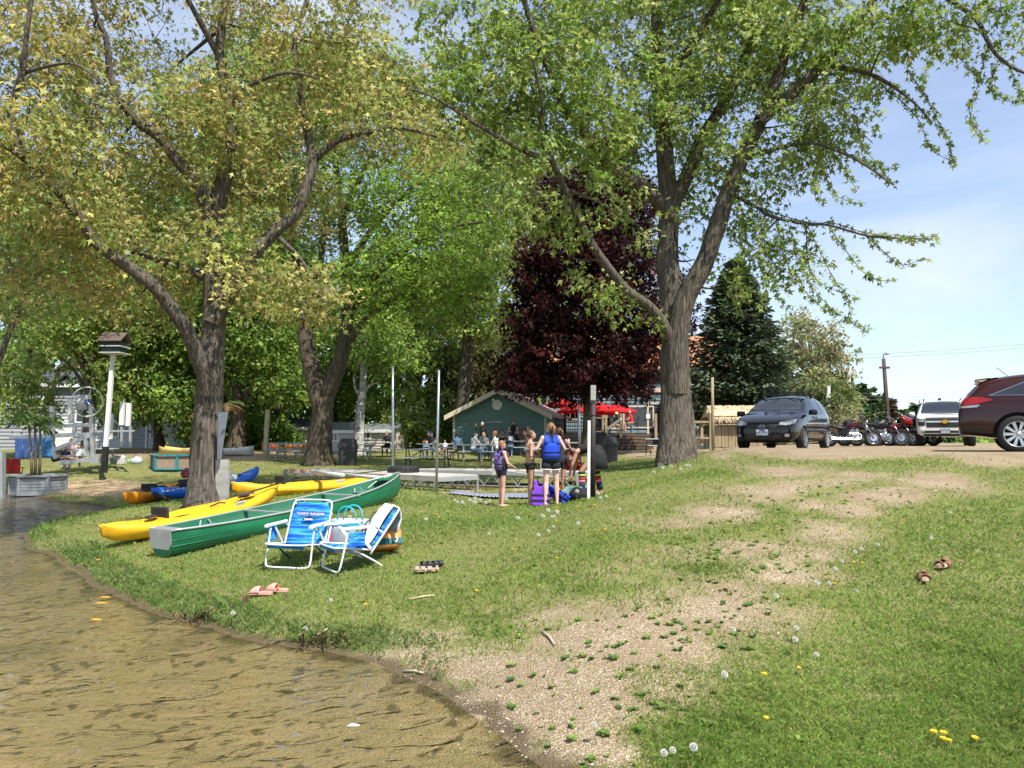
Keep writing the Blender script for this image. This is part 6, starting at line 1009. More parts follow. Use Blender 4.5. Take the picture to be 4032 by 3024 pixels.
fabric_mat(); WTUBE = pm('white_tube', (.72, .73, .74), .3, .15, .05, 3, spec=.5); ARM = pm('grey_plastic_arm', (.62, .62, .62), .45); NAVY = pm('navy_strap', (.008, .02, .10), .8)
def chair(lb, loc, rz, text, tilt=R(22)):
    """local: faces -y"""
    r = empty('beach_chair', loc, lb, 'beach chair', rz, 'blue striped beach chairs on the grass'); w = .29; r.scale = (.9,) * 3
    def bk(t, x=0, o=0): return Vector((x, .20 + .58 * t * math.sin(tilt) + o * math.cos(tilt), .24 + .58 * t * math.cos(tilt) - o * math.sin(tilt)))
    secs = []
    for i in range(15):
        t = i / 14; sag = .025 * math.sin(math.pi * t) + .01; q = []
        for k in range(7): x = -1 + k / 3; ww = (w - .014) * (1 if t < .8 else 1 - .22 * (t - .8) / .2); q.append(bk(t, x * ww, sag * (1 - x * x)))
        secs.append(q)
    MB().loft(secs, False, False).build('back_sling', FAB, r, True, solid=.006)
    secs = [[Vector((-(w - .03) + 2 * (w - .03) * k / 6, -.27 + .47 * i / 8, .30 - .06 * i / 8 - .03 * math.sin(math.pi * i / 8) * (1 - (k / 3 - 1) ** 2))) for k in range(7)] for i in range(9)]; secs.insert(0, [p + Vector((0, .0, -.05)) for p in secs[0]]); MB().loft(secs, False, False).build('seat_sling', FAB, r, True, solid=.006)
    P = [bk(-.08, -w), bk(.3, -w), bk(.8, -w), bk(1.0, -w * .94), bk(1.06, -w * .75), bk(1.07, 0), bk(1.06, w * .75), bk(1.0, w * .94), bk(.8, w), bk(.3, w), bk(-.08, w)]; MB().tube(smoothpath(P, 3), .0125, 8).build('back_frame', WTUBE, r, True)
    MB().tube(smoothpath([Vector((-w, .2, .25)), Vector((-w, -.2, .30)), Vector((-w * .9, -.27, .30)), Vector((0, -.275, .295)), Vector((w * .9, -.27, .30)), Vector((w, -.2, .30)), Vector((w, .2, .25))], 3), .0125, 8).build('seat_frame', WTUBE, r, True)
    MB().tube(smoothpath([Vector((-w - .02, -.12, .50)), Vector((-w - .02, -.17, .25)), Vector((-w - .02, -.22, .05)), Vector((-w * .8, -.235, .012)), Vector((0, -.24, .012)), Vector((w * .8, -.235, .012)), Vector((w + .02, -.22, .05)), Vector((w + .02, -.17, .25)), Vector((w + .02, -.12, .50))], 3), .0125, 8).build('front_leg_frame', WTUBE, r, True)
    MB().tube(smoothpath([Vector((-w - .005, -.05, .27)), Vector((-w - .005, .25, .10)), Vector((-w * .9, .36, .012)), Vector((0, .37, .012)), Vector((w * .9, .36, .012)), Vector((w + .005, .25, .10)), Vector((w + .005, -.05, .27))], 3), .0125, 8).build('rear_leg_frame', NAVY if text else WTUBE, r, True)
    for s in (-1, 1):
        MB().loft([[Vector((s * (w + .025) + x * .03, y, z + dz)) for x, dz in ((-1, -.016), (1, -.016), (1, .014), (.5, .02), (-.5, .02), (-1, .014))] for y, z in ((-.22, .515), (-.19, .525), (.0, .53), (.2, .535), (.27, .54))]).build('armrest', ARM, r, False, bevel=.006); MB().tube([Vector((s * (w + .01), .22, .53)), bk(.42, s * w)], .010, 6).build('arm_link', WTUBE, r); MB().beam(Vector((s * (w + .018), -.02, .50)), Vector((s * (w + .018), .17, .27)), .012, .035).build('hinge_plate', ARM, r)
    if text:
        Mx = Matrix.Translation(bk(.72, 0, -.012)) @ Matrix.Rotation(-tilt, 4, 'X') @ Matrix.Rotation(R(90), 4, 'X'); textmesh('TOMMY BAHAMA', .052, pm('peach_print', (.85, .60, .48), .8), r, Mx)
        fish = [(-.08, 0), (-.05, .025), (-.01, .035), (.0, .055), (.03, .03), (.06, .01), (.13, .006), (.06, -.006), (.03, -.02), (-.03, -.02), (-.06, -.015), (-.10, -.035), (-.09, 0), (-.10, .03)]; MF = Matrix.Translation(bk(.61, 0, -.016)) @ Matrix.Rotation(-tilt, 4, 'X') @ Matrix.Rotation(R(90), 4, 'X'); MB().prism(fish, lambda u, v: MF @ Vector((u, v, 0)), lambda u, v: MF @ Vector((u, v, .004))).build('marlin_print', pm('marlin_navy', (.01, .03, .12), .8), r); MB().prism([(-.08, -.004), (.06, -.002), (.03, -.022), (-.03, -.022), (-.06, -.017)], lambda u, v: MF @ Vector((u, v, .0045)), lambda u, v: MF @ Vector((u, v, .006))).build('marlin_belly', WHITE, r)
    MB().box((w + .07 if not text else -w - .055, -.03, .40), (.02, .2, .17)).build('side_pouch', FAB, r); return r
p = GP(A(640, 0), 9.1); c1 = chair('blue striped beach chair facing the water, its printed back in view', p, R(-14), True); p = GP(A(752, 0), 8.65); c2_ = chair('blue striped beach chair turned sideways with a white towel over it', p, R(-58), False, R(36))
def CP(x, y, z): return c2_.matrix_basis @ Vector((x, y, z))
# towel over the second chair
secs = []; tl = R(36)
for i in range(22):
    s = i / 21
    if s < .78: t = .05 + 1.05 * s / .78; y = .2 + .58 * t * math.sin(tl); z = .24 + .58 * t * math.cos(tl); o = -.022; q = Vector((0, y + o * math.cos(tl), z - o * math.sin(tl)))
    else: e = (s - .78) / .22; q = Vector((0, .2 + .58 * 1.1 * math.sin(tl) + .06 * math.sin(e * 3.1) + .03, .24 + .58 * 1.09 * math.cos(tl) - .34 * e + .03 * math.sin(e * 3.14)))
    secs.append([CP(-.20 + .30 * k / 8 + .012 * math.sin(i * .5), q.y - .008 * math.sin(k * 1.3 + i * .2), q.z + .008 * math.sin(k * 2 + i * .4)) for k in range(9)])
tw = MB().loft(secs, False, False); c = CP(0, .2, .3); tw.v = [v - c for v in tw.v]; o = tw.build('white_towel', pm('white_terry', (.78, .77, .75), .95, 0, .05, 20, .4, 80), None, True, solid=.012); o.location = c; tag(o, 'white towel draped over the sideways beach chair', 'towel')
o = MB().lathe([(.036, 0), (.038, .01), (.038, .17), (.026, .20), (.026, .23), (.03, .235), (.03, .26), (.01, .262)], 14).build('water_bottle', pm('dark_steel', (.025, .025, .03), .3, .5), None, True); o.location = CP(.08, .08, .27); o.rotation_euler = (R(-28), R(-10), c2_.rotation_euler[2]); tag(o, 'dark steel water bottle lying on the sideways beach chair', 'bottle')
# mesh tote beside the chair, coral bag behind it
def tote(name, lb, loc, rz, w, d, h, mat, tilt=0, hm=None):
    r = empty(name, loc, lb, 'bag', rz); S = lambda k, z, o=0: [Vector((x * w / 2 * k, y * d / 2 * k + o, z)) for x, y in ((-1, -.7), (-.7, -1), (.7, -1), (1, -.7), (1, .7), (.7, 1), (-.7, 1), (-1, .7))]
    o = MB().loft([S(.9, 0), S(1.0, h * .35), S(1.03, h * .7), S(.97, h)], True, False); o.add(S(.9, 0.0), [tuple(range(8))]); o.build('body', mat, r, True, solid=.008)
    for s in (-1, 1): MB().tube(smoothpath([Vector((-w * .28, s * d * .45, h)), Vector((-w * .2, s * d * .5, h + .12)), Vector((0, s * d * .5, h + .16)), Vector((w * .2, s * d * .5, h + .12)), Vector((w * .28, s * d * .45, h))], 3), .009, 6).build('handle', hm or mat, r, True)
    r.rotation_euler = (tilt, 0, rz); return r
TOT = pm('clear_tote', (.62, .68, .74), .3, 0, .15, 5, .2, 20, trans=.35); t1 = tote('mesh_tote', 'clear and turquoise beach tote behind the sideways chair', GP(A(755, 0), 9.45), R(-10), .44, .22, .40, TOT, 0, pm('turquoise', (.03, .42, .55), .6))
MB().box((0, -.115, .36), (.42, .012, .06)).build('rim_band', pm('turquoise', (.03, .42, .55), .6), t1); MB().box((-.20, 0, .18), (.02, .2, .3)).build('pink_side', pm('pink_plastic', (.75, .12, .30), .6), t1); b = MB(); b.ell((0, 0, .30), (.17, .09, .09)); b.build('folded_towel', pm('white_terry', (.78, .77, .75), .95), t1, True)
CORAL = pm('printed_bag', (.52, .16, .04), .8, 0, .3, 5, .1, 20, col2=(.75, .36, .12)); p = GP(A(826, 0), 9.0); t2 = tote('printed_bag', 'orange and teal printed bag lying behind the sideways chair', p + Vector((0, 0, .10)), R(32), .46, .20, .26, CORAL, R(-32), BLK)
MB().box((0, -.104, .035), (.44, .012, .07)).build('teal_band', pm('teal_band', (.01, .10, .11), .7), t2); MB().lathe([(.032, 0), (.032, .006)], 14, (.13, -.108, .05), Matrix.Rotation(R(90), 3, 'X')).build('round_badge', CREAM, t2); MB().lathe([(.015, 0), (.015, .006)], 10, (.13, -.113, .05), Matrix.Rotation(R(90), 3, 'X')).build('badge_mark', BLK, t2)
# ---- footwear
def slide(parent_lb, q, rz, sole, band, lb, kind='slide', L_=.25, gname=None):
    p = hit(q); r = empty('sandal' if kind != 'slipper' else 'slipper', p + Vector((0, 0, .022)), lb, 'sandal' if kind != 'slipper' else 'slipper', R(rz), gname)
    out = [(-.5, 0), (-.48, .12), (-.38, .17), (-.1, .15), (.15, .19), (.36, .19), (.48, .10), (.5, 0), (.47, -.10), (.36, -.17), (.1, -.16), (-.15, -.13), (-.38, -.15), (-.48, -.10)]; out = [(u * L_, v * L_) for u, v in out]
    MB().prism(out, lambda u, v: Vector((u, v, 0)), lambda u, v: Vector((u, v, .018 + .012 * (u < 0)))).build('sole', sole, r, bevel=.003)
    def arch(x0, x1, hgt, m, nm='strap', wy=.19): 
        S = []
        for i in range(5):
            x = (x0 + (x1 - x0) * i / 4) * L_; f = math.sin(math.pi * (.15 + .85 * (1 - i / 4) * .55)) if kind != 'strap' else 1; S.append([Vector((x, -math.cos(a) * wy * L_, .015 + math.sin(a) * hgt * f)) for a in [math.pi * k / 8 for k in range(9)]])
        MB().loft(S, False, False).build(nm, m, r, True, solid=.006)
    if kind == 'slide': arch(.0, .40, .065, band)
    elif kind == 'strap':
        for x in (-.22, .04, .26): arch(x, x + .17, .034, band)
        arch(-.46, -.36, .04, band, 'heel_strap')
    else: arch(-.02, .46, .06, band); arch(-.48, -.36, .05, band, 'heel')
    return r
PINK = pm('pink_rubber', (.72, .33, .28), .7, 0, .1, 20, .3, 60); TANS = pm('tan_sandal', (.42, .30, .19), .8, 0, .15, 20); GRYS = pm('grey_strap', (.33, .27, .22), .8); FLW = pm('flower_cloth', (.05, .015, .02), .85, 0, .5, 30, col2=(.45, .20, .14)); SOLEC = pm('cream_sole', (.62, .42, .30), .8)
slide('', F4(1450, 708), 175, PINK, PINK, 'pink slide sandal lying nearer the water', 'slide', .25, 'pink slides on the grass'); slide('', F4(1540, 692), 165, PINK, PINK, 'pink slide sandal beside the yellow dandelion', 'slide', .25, 'pink slides on the grass')
slide('', F5(705, 385), 185, TANS, GRYS, 'tan strapped sandal lying on the grass right of the beach chairs', 'strap', .27, 'strapped sandals on the grass'); slide('', F5(740, 352), 25, pm('black_sole', (.03, .03, .035), .7), pm('black_strap', (.03, .03, .035), .7), 'black strapped sandal behind the tan one', 'strap', .26, 'strapped sandals on the grass')
slide('', F6(1300, 745), 70, SOLEC, FLW, 'dark flowered slipper lying nearer the camera on the right lawn', 'slipper', .23, 'flowered slippers on the lawn'); slide('', F6(1398, 680), 40, SOLEC, FLW, 'dark flowered slipper lying farther up the right lawn', 'slipper', .23, 'flowered slippers on the lawn')
p = hit(F4(1360, 755)); n = 26; P = np.array(p) + rng.normal(0, .03, (n, 3)) * np.array((1, 1, .4)) + np.array((0, 0, .03)); V, F, T = leaves(P, rng.normal(size=(n, 3)), rng.normal(size=(n, 3)), rng.uniform(.03, .07, n), np.array((.22, .13, .08)) * rng.uniform(.6, 1.3, (n, 1)), LEAF1); o = link('leaf_clump', mesh_np('leaf_clump', V - np.array(p), F, T), GRASSM); o.location = p; tag(o, 'small clump of dry brown leaves left of the pink slides', 'leaf clump')
# dark root and soil clumps on the bank
for q, w_, lb in [(F4(1150, 838), .28, 'dark muddy root clump at the water edge below the chairs'), (F4(1830, 965), .34, 'dark earthy clump of roots at the bank where gravel begins')]:
    p = hit(q); n = 160; P = np.stack([rng.normal(0, w_ * .55, n), rng.normal(0, .05, n), np.abs(rng.normal(0, .03, n))], 1); V, F, T = leaves(P, rng.normal(size=(n, 3)), rng.normal(size=(n, 3)), rng.uniform(.03, .09, n), np.array((.06, .04, .022)) * rng.uniform(.5, 1.6, (n, 1)), (np.array([(-.08, 0, 0), (.08, 0, 0), (.05, 1, .1), (-.05, 1, 0)]), np.array([(0, 1, 2), (0, 2, 3)]))); o = link('root_clump', mesh_np('root_clump', V, F, T), GRASSM); o.location = p + Vector((0, 0, .0)); tag(o, lb, 'root clump', None, 'stuff')
# floating leaves and shells
for q, m, lb in [(F4(558, 749), pm('yellow_leaf', (.62, .36, .03), .6), 'yellow leaf floating near the grassy bank'), (F4(582, 716), MATS['yellow_leaf'], 'yellow-green leaf floating farther out by the bank'), (F4(530, 842), MATS['yellow_leaf'], 'small yellow leaf floating left of the others'), (F5(283, 1268), WHITE, 'white shell lying in the shallow water'), (F4(1960, 1430), WHITE, 'pale shell piece in the shallows near the gravel')]:
    a_, b_ = raydir(*q); D = -EYE / b_; o = MB(); o.add([(-.06, 0, .0), (-.03, .022, .008), (.03, .02, .006), (.07, 0, .0), (.02, -.02, .006), (-.03, -.022, .008)], [(0, 1, 2, 3, 4, 5)]); o = o.build('shell' if m is WHITE else 'floating_leaf', m, None, solid=.004); o.location = (a_ * D, D, .012 if m is not WHITE else .006); o.rotation_euler = (0, 0, random.uniform(-.4, .4)); o.scale = (.6 if m is WHITE else 1,) * 3; tag(o, lb, 'shell' if m is WHITE else 'leaf')
# ================================================================ people
SKIN = {'fair': pm('skin_fair', (.62, .36, .26), .55, 0, .06, 8), 'tan': pm('skin_tan', (.48, .26, .17), .55, 0, .06, 8), 'pale': pm('skin_pale', (.70, .44, .34), .55, 0, .06, 8)}
HAIRS = {'brown': pm('hair_brown', (.075, .04, .02), .5, 0, .3, 25, stretch=(1, 1, .2)), 'blond': pm('hair_blond', (.30, .19, .09), .5, 0, .3, 25, stretch=(1, 1, .2)), 'dark': pm('hair_dark', (.018, .013, .011), .5, 0, .3, 25), 'grey': pm('hair_grey', (.35, .34, .32), .6, 0, .2, 25), 'red': pm('hair_lightbrown', (.22, .11, .05), .5, 0, .3, 25, stretch=(1, 1, .2))}
EYEM = pm('eye_dark', (.02, .015, .012), .3); LIP = pm('lip', (.42, .14, .12), .5)
def CL(name, c, c2=None): return pm('cloth_' + name, c, .85, 0, .15, 6, .15, 40, col2=c2)
C_BLACK = CL('black', (.015, .015, .017)); C_NAVY = CL('navy', (.015, .022, .06)); C_BLUE = CL('steel_blue', (.07, .12, .20)); C_WHITE = CL('white', (.68, .67, .65)); C_GREY = CL('grey', (.16, .165, .17)); C_JEAN = CL('jeans', (.10, .16, .25), (.20, .28, .38)); C_DJEAN = CL('dark_jeans', (.03, .045, .08)); C_KHAKI = CL('khaki', (.32, .25, .16)); C_RED = CL('red', (.55, .02, .025)); C_CAMO = CL('grey_green', (.12, .13, .10), (.25, .26, .22)); C_PINK = CL('pale_pink', (.6, .4, .42)); C_STRIPE = CL('striped_white', (.65, .65, .68)); C_PRINT = CL('black_white_print', (.03, .03, .03), (.7, .7, .68)); C_PURP = CL('purple', (.16, .05, .42)); C_LILAC = CL('lilac', (.17, .10, .30)); C_ROYAL = CL('royal_blue', (.012, .06, .52)); C_LIFE = CL('red_vest', (.55, .015, .02)); SHOE = CL('shoe', (.10, .09, .085)); C_TOWEL = CL('towel_white', (.7, .69, .67))
STAND = dict(pelvis=(0, 0, .93), chest=(0, 0, 1.27), neck=(0, .0, 1.43), head=(0, .03, 1.59), hip=(.085, 0, .90), knee=(.095, .02, .50), ank=(.10, -.02, .085), toe=(.12, .13, .03), sho=(.165, 0, 1.385), elb=(.225, -.03, 1.12), wri=(.24, .07, .90), up=(0, 0, 1), fwd=(0, 1, 0))
SIT = dict(pelvis=(0, 0, .54), chest=(0, .06, .88), neck=(0, .10, 1.04), head=(0, .15, 1.19), hip=(.09, .02, .53), knee=(.13, .42, .52), ank=(.13, .36, .09), toe=(.14, .52, .03), sho=(.17, .07, .99), elb=(.25, .16, .76), wri=(.15, .38, .76), up=(0, .15, 1), fwd=(0, 1, 0))
def remesh(mb, vox, name):
    me = mb.mesh(name); o = bpy.data.objects.new('tmp', me); COL.objects.link(o); m = o.modifiers.new('r', 'REMESH'); m.mode = 'VOXEL'; m.voxel_size = vox; s = o.modifiers.new('s', 'SMOOTH'); s.factor = .5; s.iterations = 3
    dg = bpy.context.evaluated_depsgraph_get(); out = bpy.data.meshes.new_from_object(o.evaluated_get(dg)); bpy.data.objects.remove(o); bpy.data.meshes.remove(me); return out
def person(label, loc, face, H=1.72, pose=STAND, over=None, top=C_GREY, bottom=C_JEAN, skin='fair', hair='brown', hairlen=0, hat=None, sleeve=.55, legs=2, shoe=SHOE, fem=False, vox=.02, torso=None, look=(0, 0), extra=None, group=None, thick=1.0, glasses=False, hatback=False):
    """local frame: faces +y, metres for a 1.72 m figure, then scaled; face = heading in degrees, 180 faces the camera"""
    J = dict(pose); over = over or {}; G = {}
    for k, v in J.items():
        v = over.get(k, v)
        if k in ('hip', 'knee', 'ank', 'toe', 'sho', 'elb', 'wri'):
            G[k + 'R'] = Vector(over.get(k + 'R', v)); lv = Vector(over.get(k + 'L', (-v[0], v[1], v[2]))); G[k + 'L'] = lv
        else: G[k] = Vector(v)
    r = empty('person', loc, label, 'person', R(face), group, H / 1.72); mb = MB(); bones = []
    def bone(a, b, ra, rb, tagf): bones.append((np.array(a), np.array(b), (ra + rb) / 2, tagf))
    def cap(a, b, ra, rb, n=10): a = Vector(a); b = Vector(b); mb.tube([a + (b - a) * t for t in (0, .33, .66, 1)], [ra, ra + (rb - ra) * .25, ra + (rb - ra) * .66, rb], n); mb.ell(a, (ra,) * 3, None, n, 6); mb.ell(b, (rb,) * 3, None, n, 6)
    sp = G['neck'] - G['pelvis']; ax = (G['shoR'] - G['shoL']).normalized(); hx = (G['hipR'] - G['hipL']).normalized(); T = thick
    secs = []
    for t, w, dpt in ((-.16, .085, .075), (-.08, .145, .105), (.05, .155 + .012 * fem, .112), (.30, .128 - .012 * fem, .092), (.52, .142, .098), (.72, .158, .105), (.88, .150, .088), (.97, .10, .062), (1.05, .055, .052)):
        if t < .5: c = G['pelvis'].lerp(G['chest'], t / .68)
        else: c = G['pelvis'].lerp(G['chest'], min(t, .68) / .68) + (G['neck'] - G['chest']) * max(0, (t - .68) / .32)
        d = (G['chest'] - G['pelvis']).normalized() if t < .6 else (G['neck'] - G['chest']).normalized(); x = hx.lerp(ax, max(0, min(1, t))).normalized(); y = d.cross(x).normalized(); secs.append([c + x * (w * T * math.cos(a)) + y * (dpt * T * math.sin(a)) for a in [2 * math.pi * k / 14 for k in range(14)]])
    mb.loft(secs); tm = torso or (lambda t: 'bottom' if t < .06 else 'top'); bone(G['pelvis'] - sp * .15, G['neck'], .14, .12, lambda t: tm(t * 1.15 - .15)); skinf = lambda t: 'skin'
    if fem:
        fy = sp.normalized().cross(ax).normalized(); fy = fy if fy.dot(G['fwd']) > 0 else -fy
        for s in (-1, 1): mb.ell(G['chest'] + ax * (.065 * s) + fy * .075 - sp * .02, (.058, .05, .055), None, 10, 6)
    up = G['up'].normalized(); fw = G['fwd'] - up * G['fwd'].dot(up); fw.normalize(); M = Matrix((fw.cross(up), fw, up)).transposed() @ Matrix.Rotation(R(look[0]), 3, 'Z') @ Matrix.Rotation(R(-look[1]), 3, 'X'); h = G['head']
    cap(G['neck'], h - M @ Vector((0, .01, .05)), .056 * (.9 if fem else 1), .052); bone(G['neck'], h, .055, .055, skinf)
    mb.ell(h, (.074, .092, .112), M, 14, 10); mb.ell(h + M @ Vector((0, .035, -.055)), (.052, .058, .055), M, 12, 8); bone(h - M @ Vector((0, 0, .06)), h + M @ Vector((0, 0, .08)), .09, .09, skinf)
    mb.ell(h + M @ Vector((0, .098, -.012)), (.013, .022, .024), M, 8, 6)
    for s in (-1, 1): mb.ell(h + M @ Vector((.076 * s, -.005, -.005)), (.012, .022, .032), M, 8, 6)
    for sd in 'RL':
        sg = 1 if sd == 'R' else -1; S, E, Wr = G['sho' + sd], G['elb' + sd], G['wri' + sd]; cap(S, E, .049 * T, .037 * T); cap(E, Wr, .038 * T, .026); mb.ell(S, (.058 * T,) * 3, None, 10, 6)
        bone(S, E, .045, .04, lambda t: 'top' if t < sleeve else 'skin'); bone(E, Wr, .035, .03, lambda t: 'top' if 1 + t < sleeve else 'skin')
        hd = (Wr - E).normalized(); hd = (hd + Vector(over.get('handdir' + sd, (0, 0, 0)))).normalized(); px_ = frame(hd, Vector((0, 0, 1)) if abs(hd.z) < .9 else Vector((0, 1, 0)))[0]; pn = hd.cross(px_); Mh = Matrix((px_, pn, hd)).transposed(); pc = Wr + hd * .05; mb.ell(pc, (.038, .018, .052), Mh, 10, 6)
        for f in range(4):
            o = Wr + hd * .085 + px_ * (-.027 + .018 * f); ln = (.062, .074, .07, .055)[f]; mb.tube([o - hd * .02, o + hd * ln * .5, o + hd * (ln * .85) - pn * (.018 * sg)], [.0095, .009, .0075], 6)
        o = Wr + hd * .035 + px_ * (.034 * sg); mb.tube([o - px_ * (.015 * sg), o + px_ * (.018 * sg) + hd * .03, o + px_ * (.02 * sg) + hd * .055], [.012, .010, .008], 6); bone(Wr, Wr + hd * .16, .03, .02, skinf)
        Hp, K, An, To = G['hip' + sd], G['knee' + sd], G['ank' + sd], G['toe' + sd]; cap(Hp, K, .082 * T, .054 * T, 12); mb.tube([K, K.lerp(An, .3), K.lerp(An, .65), An], [.053 * T, .056 * T, .043 * T, .034], 10); mb.ell(An, (.036,) * 3, None, 8, 6); mb.ell(K, (.054 * T,) * 3, None, 10, 6)
        bone(Hp, K, .075, .055, lambda t: 'bottom' if t < legs else 'skin'); bone(K, An, .05, .04, lambda t: 'bottom' if 1 + t < legs else 'skin'); fd = (To - An); fd.z = 0; fd.normalize(); he = An + Vector((0, 0, -.05)) - fd * .035; mb.loft([[c + fd.cross(Vector((0, 0, 1))) * (w * math.cos(a)) + Vector((0, 0, 1)) * (q * math.sin(a)) for a in [2 * math.pi * k / 8 for k in range(8)]] for c, w, q in ((he - fd * .02, .024, .025), (he, .034, .034), (he + fd * .10, .040, .030), (he + fd * .18, .042, .020), (he + fd * .22, .025, .012))])
        bone(An, To + Vector((0, 0, 0)), .035, .03, lambda t: 'shoe' if shoe else 'skin')
    me = remesh(mb, vox, 'body'); n = len(me.polygons); c = np.zeros(n * 3); me.polygons.foreach_get('center', c); c = c.reshape(-1, 3); best = np.full(n, 1e9); idx = np.zeros(n, np.int32); slots = {'skin': 0, 'top': 1, 'bottom': 2, 'shoe': 3}
    for a, b, rr, tf in bones:
        d = b - a; t = np.clip(((c - a) @ d) / (d @ d), 0, 1); ds = np.linalg.norm(c - (a + t[:, None] * d), axis=1) - rr; m = ds < best; best[m] = ds[m]; tags = np.array([slots[tf(v)] for v in np.linspace(0, 1, 41)]); idx[m] = tags[np.round(t * 40).astype(int)][m]
    me.materials.clear(); me.polygons.foreach_set('material_index', idx); o = link('body', me, [SKIN[skin], top, bottom, shoe or SKIN[skin]], r, True)
    def hl(x, y, z): return h + M @ Vector((x, y, z))
    for s in (-1, 1): b = MB(); b.ell(hl(.030 * s, .0855, .012), (.013, .008, .008), M, 8, 5); b.build('eye', EYEM, r, True)
    b = MB(); b.ell(hl(0, .090, -.058), (.022, .008, .007), M, 8, 5); b.build('mouth', LIP, r, True)
    if glasses:
        b = MB()
        for s in (-1, 1): b.ell(hl(.034 * s, .093, .012), (.028, .008, .02), M, 8, 5); b.tube([hl(.06 * s, .085, .015), hl(.08 * s, 0, .01)], .004, 5)
        b.build('sunglasses', BLK, r)
    if hair:
        b = MB(); b.ell(hl(0, -.008, .018), (.083, .097, .108), M, 16, 12); Mi = M.transposed(); fcs = []
        for f in b.f:
            q = sum((b.v[i] for i in f), Vector()) / len(f); l = Mi @ (q - h)
            if not (l.y > .035 and l.z < .062) and l.z > -.075 - .02 * (l.y < -.03): fcs.append(f)
        b.f = fcs; b.mi = [0] * len(fcs)
        if hairlen == 1: b.tube(smoothpath([hl(0, -.085, .05), hl(0, -.135, .03), hl(0, -.14, -.06), hl(0, -.11, -.2)], 3), [.025, .03, .035, .036, .036, .034, .03, .025, .018, .008], 8)       # pony tail
        elif hairlen == 2:
            b.loft([[hl(w * math.cos(a), -.03 + dy + dpt * math.sin(a), z) for a in [2 * math.pi * k / 12 for k in range(12)]] for z, w, dpt, dy in ((.06, .082, .08, -.01), (-.03, .09, .075, -.02), (-.12, .095, .06, -.035), (-.22, .085, .04, -.055), (-.30, .06, .025, -.06))])   # long hair
        elif hairlen == 3: b.ell(hl(0, -.07, .10), (.045, .045, .04), M, 10, 7)                                  # bun
        elif hairlen == 4:
            for s in (-1, 1): b.tube(smoothpath([hl(.06 * s, -.05, .0), hl(.08 * s, -.06, -.08), hl(.09 * s, -.03, -.2)], 3), [.03, .028, .026, .024, .02, .016, .008], 7)
        b.build('hair', HAIRS[hair], r, True)
    if hat:
        m, kind = hat; b = MB(); fb = -1 if hatback else 1
        if kind == 'cap':
            b.ell(hl(0, -.004, .045), (.088, .102, .085), M, 14, 10); Mi = M.transposed(); b.f = [f for f in b.f if (Mi @ (sum((b.v[i] for i in f), Vector()) / len(f) - h)).z > .035]; b.mi = [0] * len(b.f); b.loft([[hl(.07 * math.cos(a), fb * (.085 + .075 * k * math.sin(a)), .045 - .012 * k) for a in [math.pi * j / 8 for j in range(9)]] for k in (0, .5, 1)], False, False)
        else: b.lathe([(.19, .02), (.12, .035), (.095, .045), (.09, .13), (.05, .15), (.005, .15)], 16, h, M)
        b.build('hat', m, r, True, solid=.004)
    if extra: extra(r, G, M)
    return r
# --- garment helpers -------------------------------------------------
def ringset(G, spec, n=18):
    hx = (G['hipR'] - G['hipL']).normalized(); ax = (G['shoR'] - G['shoL']).normalized(); out = []
    for t, w, dpt, oy in spec:
        c = G['pelvis'].lerp(G['chest'], t / .68) if t < .68 else G['chest'] + (G['neck'] - G['chest']) * ((t - .68) / .32); d = (G['chest'] - G['pelvis']).normalized(); x = hx.lerp(ax, max(0, min(1, t))).normalized(); y = d.cross(x).normalized(); out.append([c + x * (w * math.copysign(abs(math.cos(a)) ** .8, math.cos(a))) + y * (dpt * math.copysign(abs(math.sin(a)) ** .8, math.sin(a)) + oy) for a in [2 * math.pi * k / n for k in range(n)]])
    return out
def vest(r, G, main, side, belt=C_BLACK, tank=True):
    v = MB().loft(ringset(G, [(.06, .165, .135, 0), (.12, .178, .15, 0), (.35, .172, .145, 0), (.55, .172, .15, 0), (.72, .165, .15, 0)]), True, False).build('life_vest', main, r, True, solid=.03)
    d = (G['chest'] - G['pelvis']).normalized(); ax = (G['shoR'] - G['shoL']).normalized(); y = d.cross(ax).normalized(); ch = G['chest']; nk = G['neck']
    for s in (-1, 1):
        MB().loft([[c + ax * (w * a) + y * 0 + nn * (.018 * b) for a, b in ((-1, -1), (1, -1), (1, 1), (-1, 1))] for c, w, nn in ((ch + ax * (.08 * s) + y * .14 + d * .0, .07, y), (ch + ax * (.085 * s) + y * .12 + d * .10, .055, y), (ch + ax * (.095 * s) + y * .03 + d * .165, .045, d), (ch + ax * (.095 * s) - y * .05 + d * .155, .045, d), (ch + ax * (.085 * s) - y * .12 + d * .09, .055, y), (ch + ax * (.08 * s) - y * .135 + d * .0, .075, y))]).build('shoulder_strap', main, v, True)
        MB().loft([[p for k, p in enumerate(rg) if (k % 18) in ((16, 17, 0, 1, 2) if s > 0 else (7, 8, 9, 10, 11))] if False else [c_ + ax * (.176 * s * 1.03) * 1 + y * (u * .075) for u in (-1, -.5, 0, .5, 1)] for c_ in [G['pelvis'].lerp(ch, q) for q in (.1, .4, .7, 1.0)]], False, False).build('side_panel', side, v, True, solid=.02)
    for t in (.16, .34): MB().loft(ringset(G, [(t - .022, .192, .166, 0), (t + .022, .192, .166, 0)]), True, False).build('belt', belt, v, True, solid=.008)
    for t in (.16, .34): b = MB(); b.box(G['pelvis'].lerp(ch, t / .68) + Vector((0, .17, 0)), (.06, .02, .035)); b.build('buckle', BLK, v)
    return v
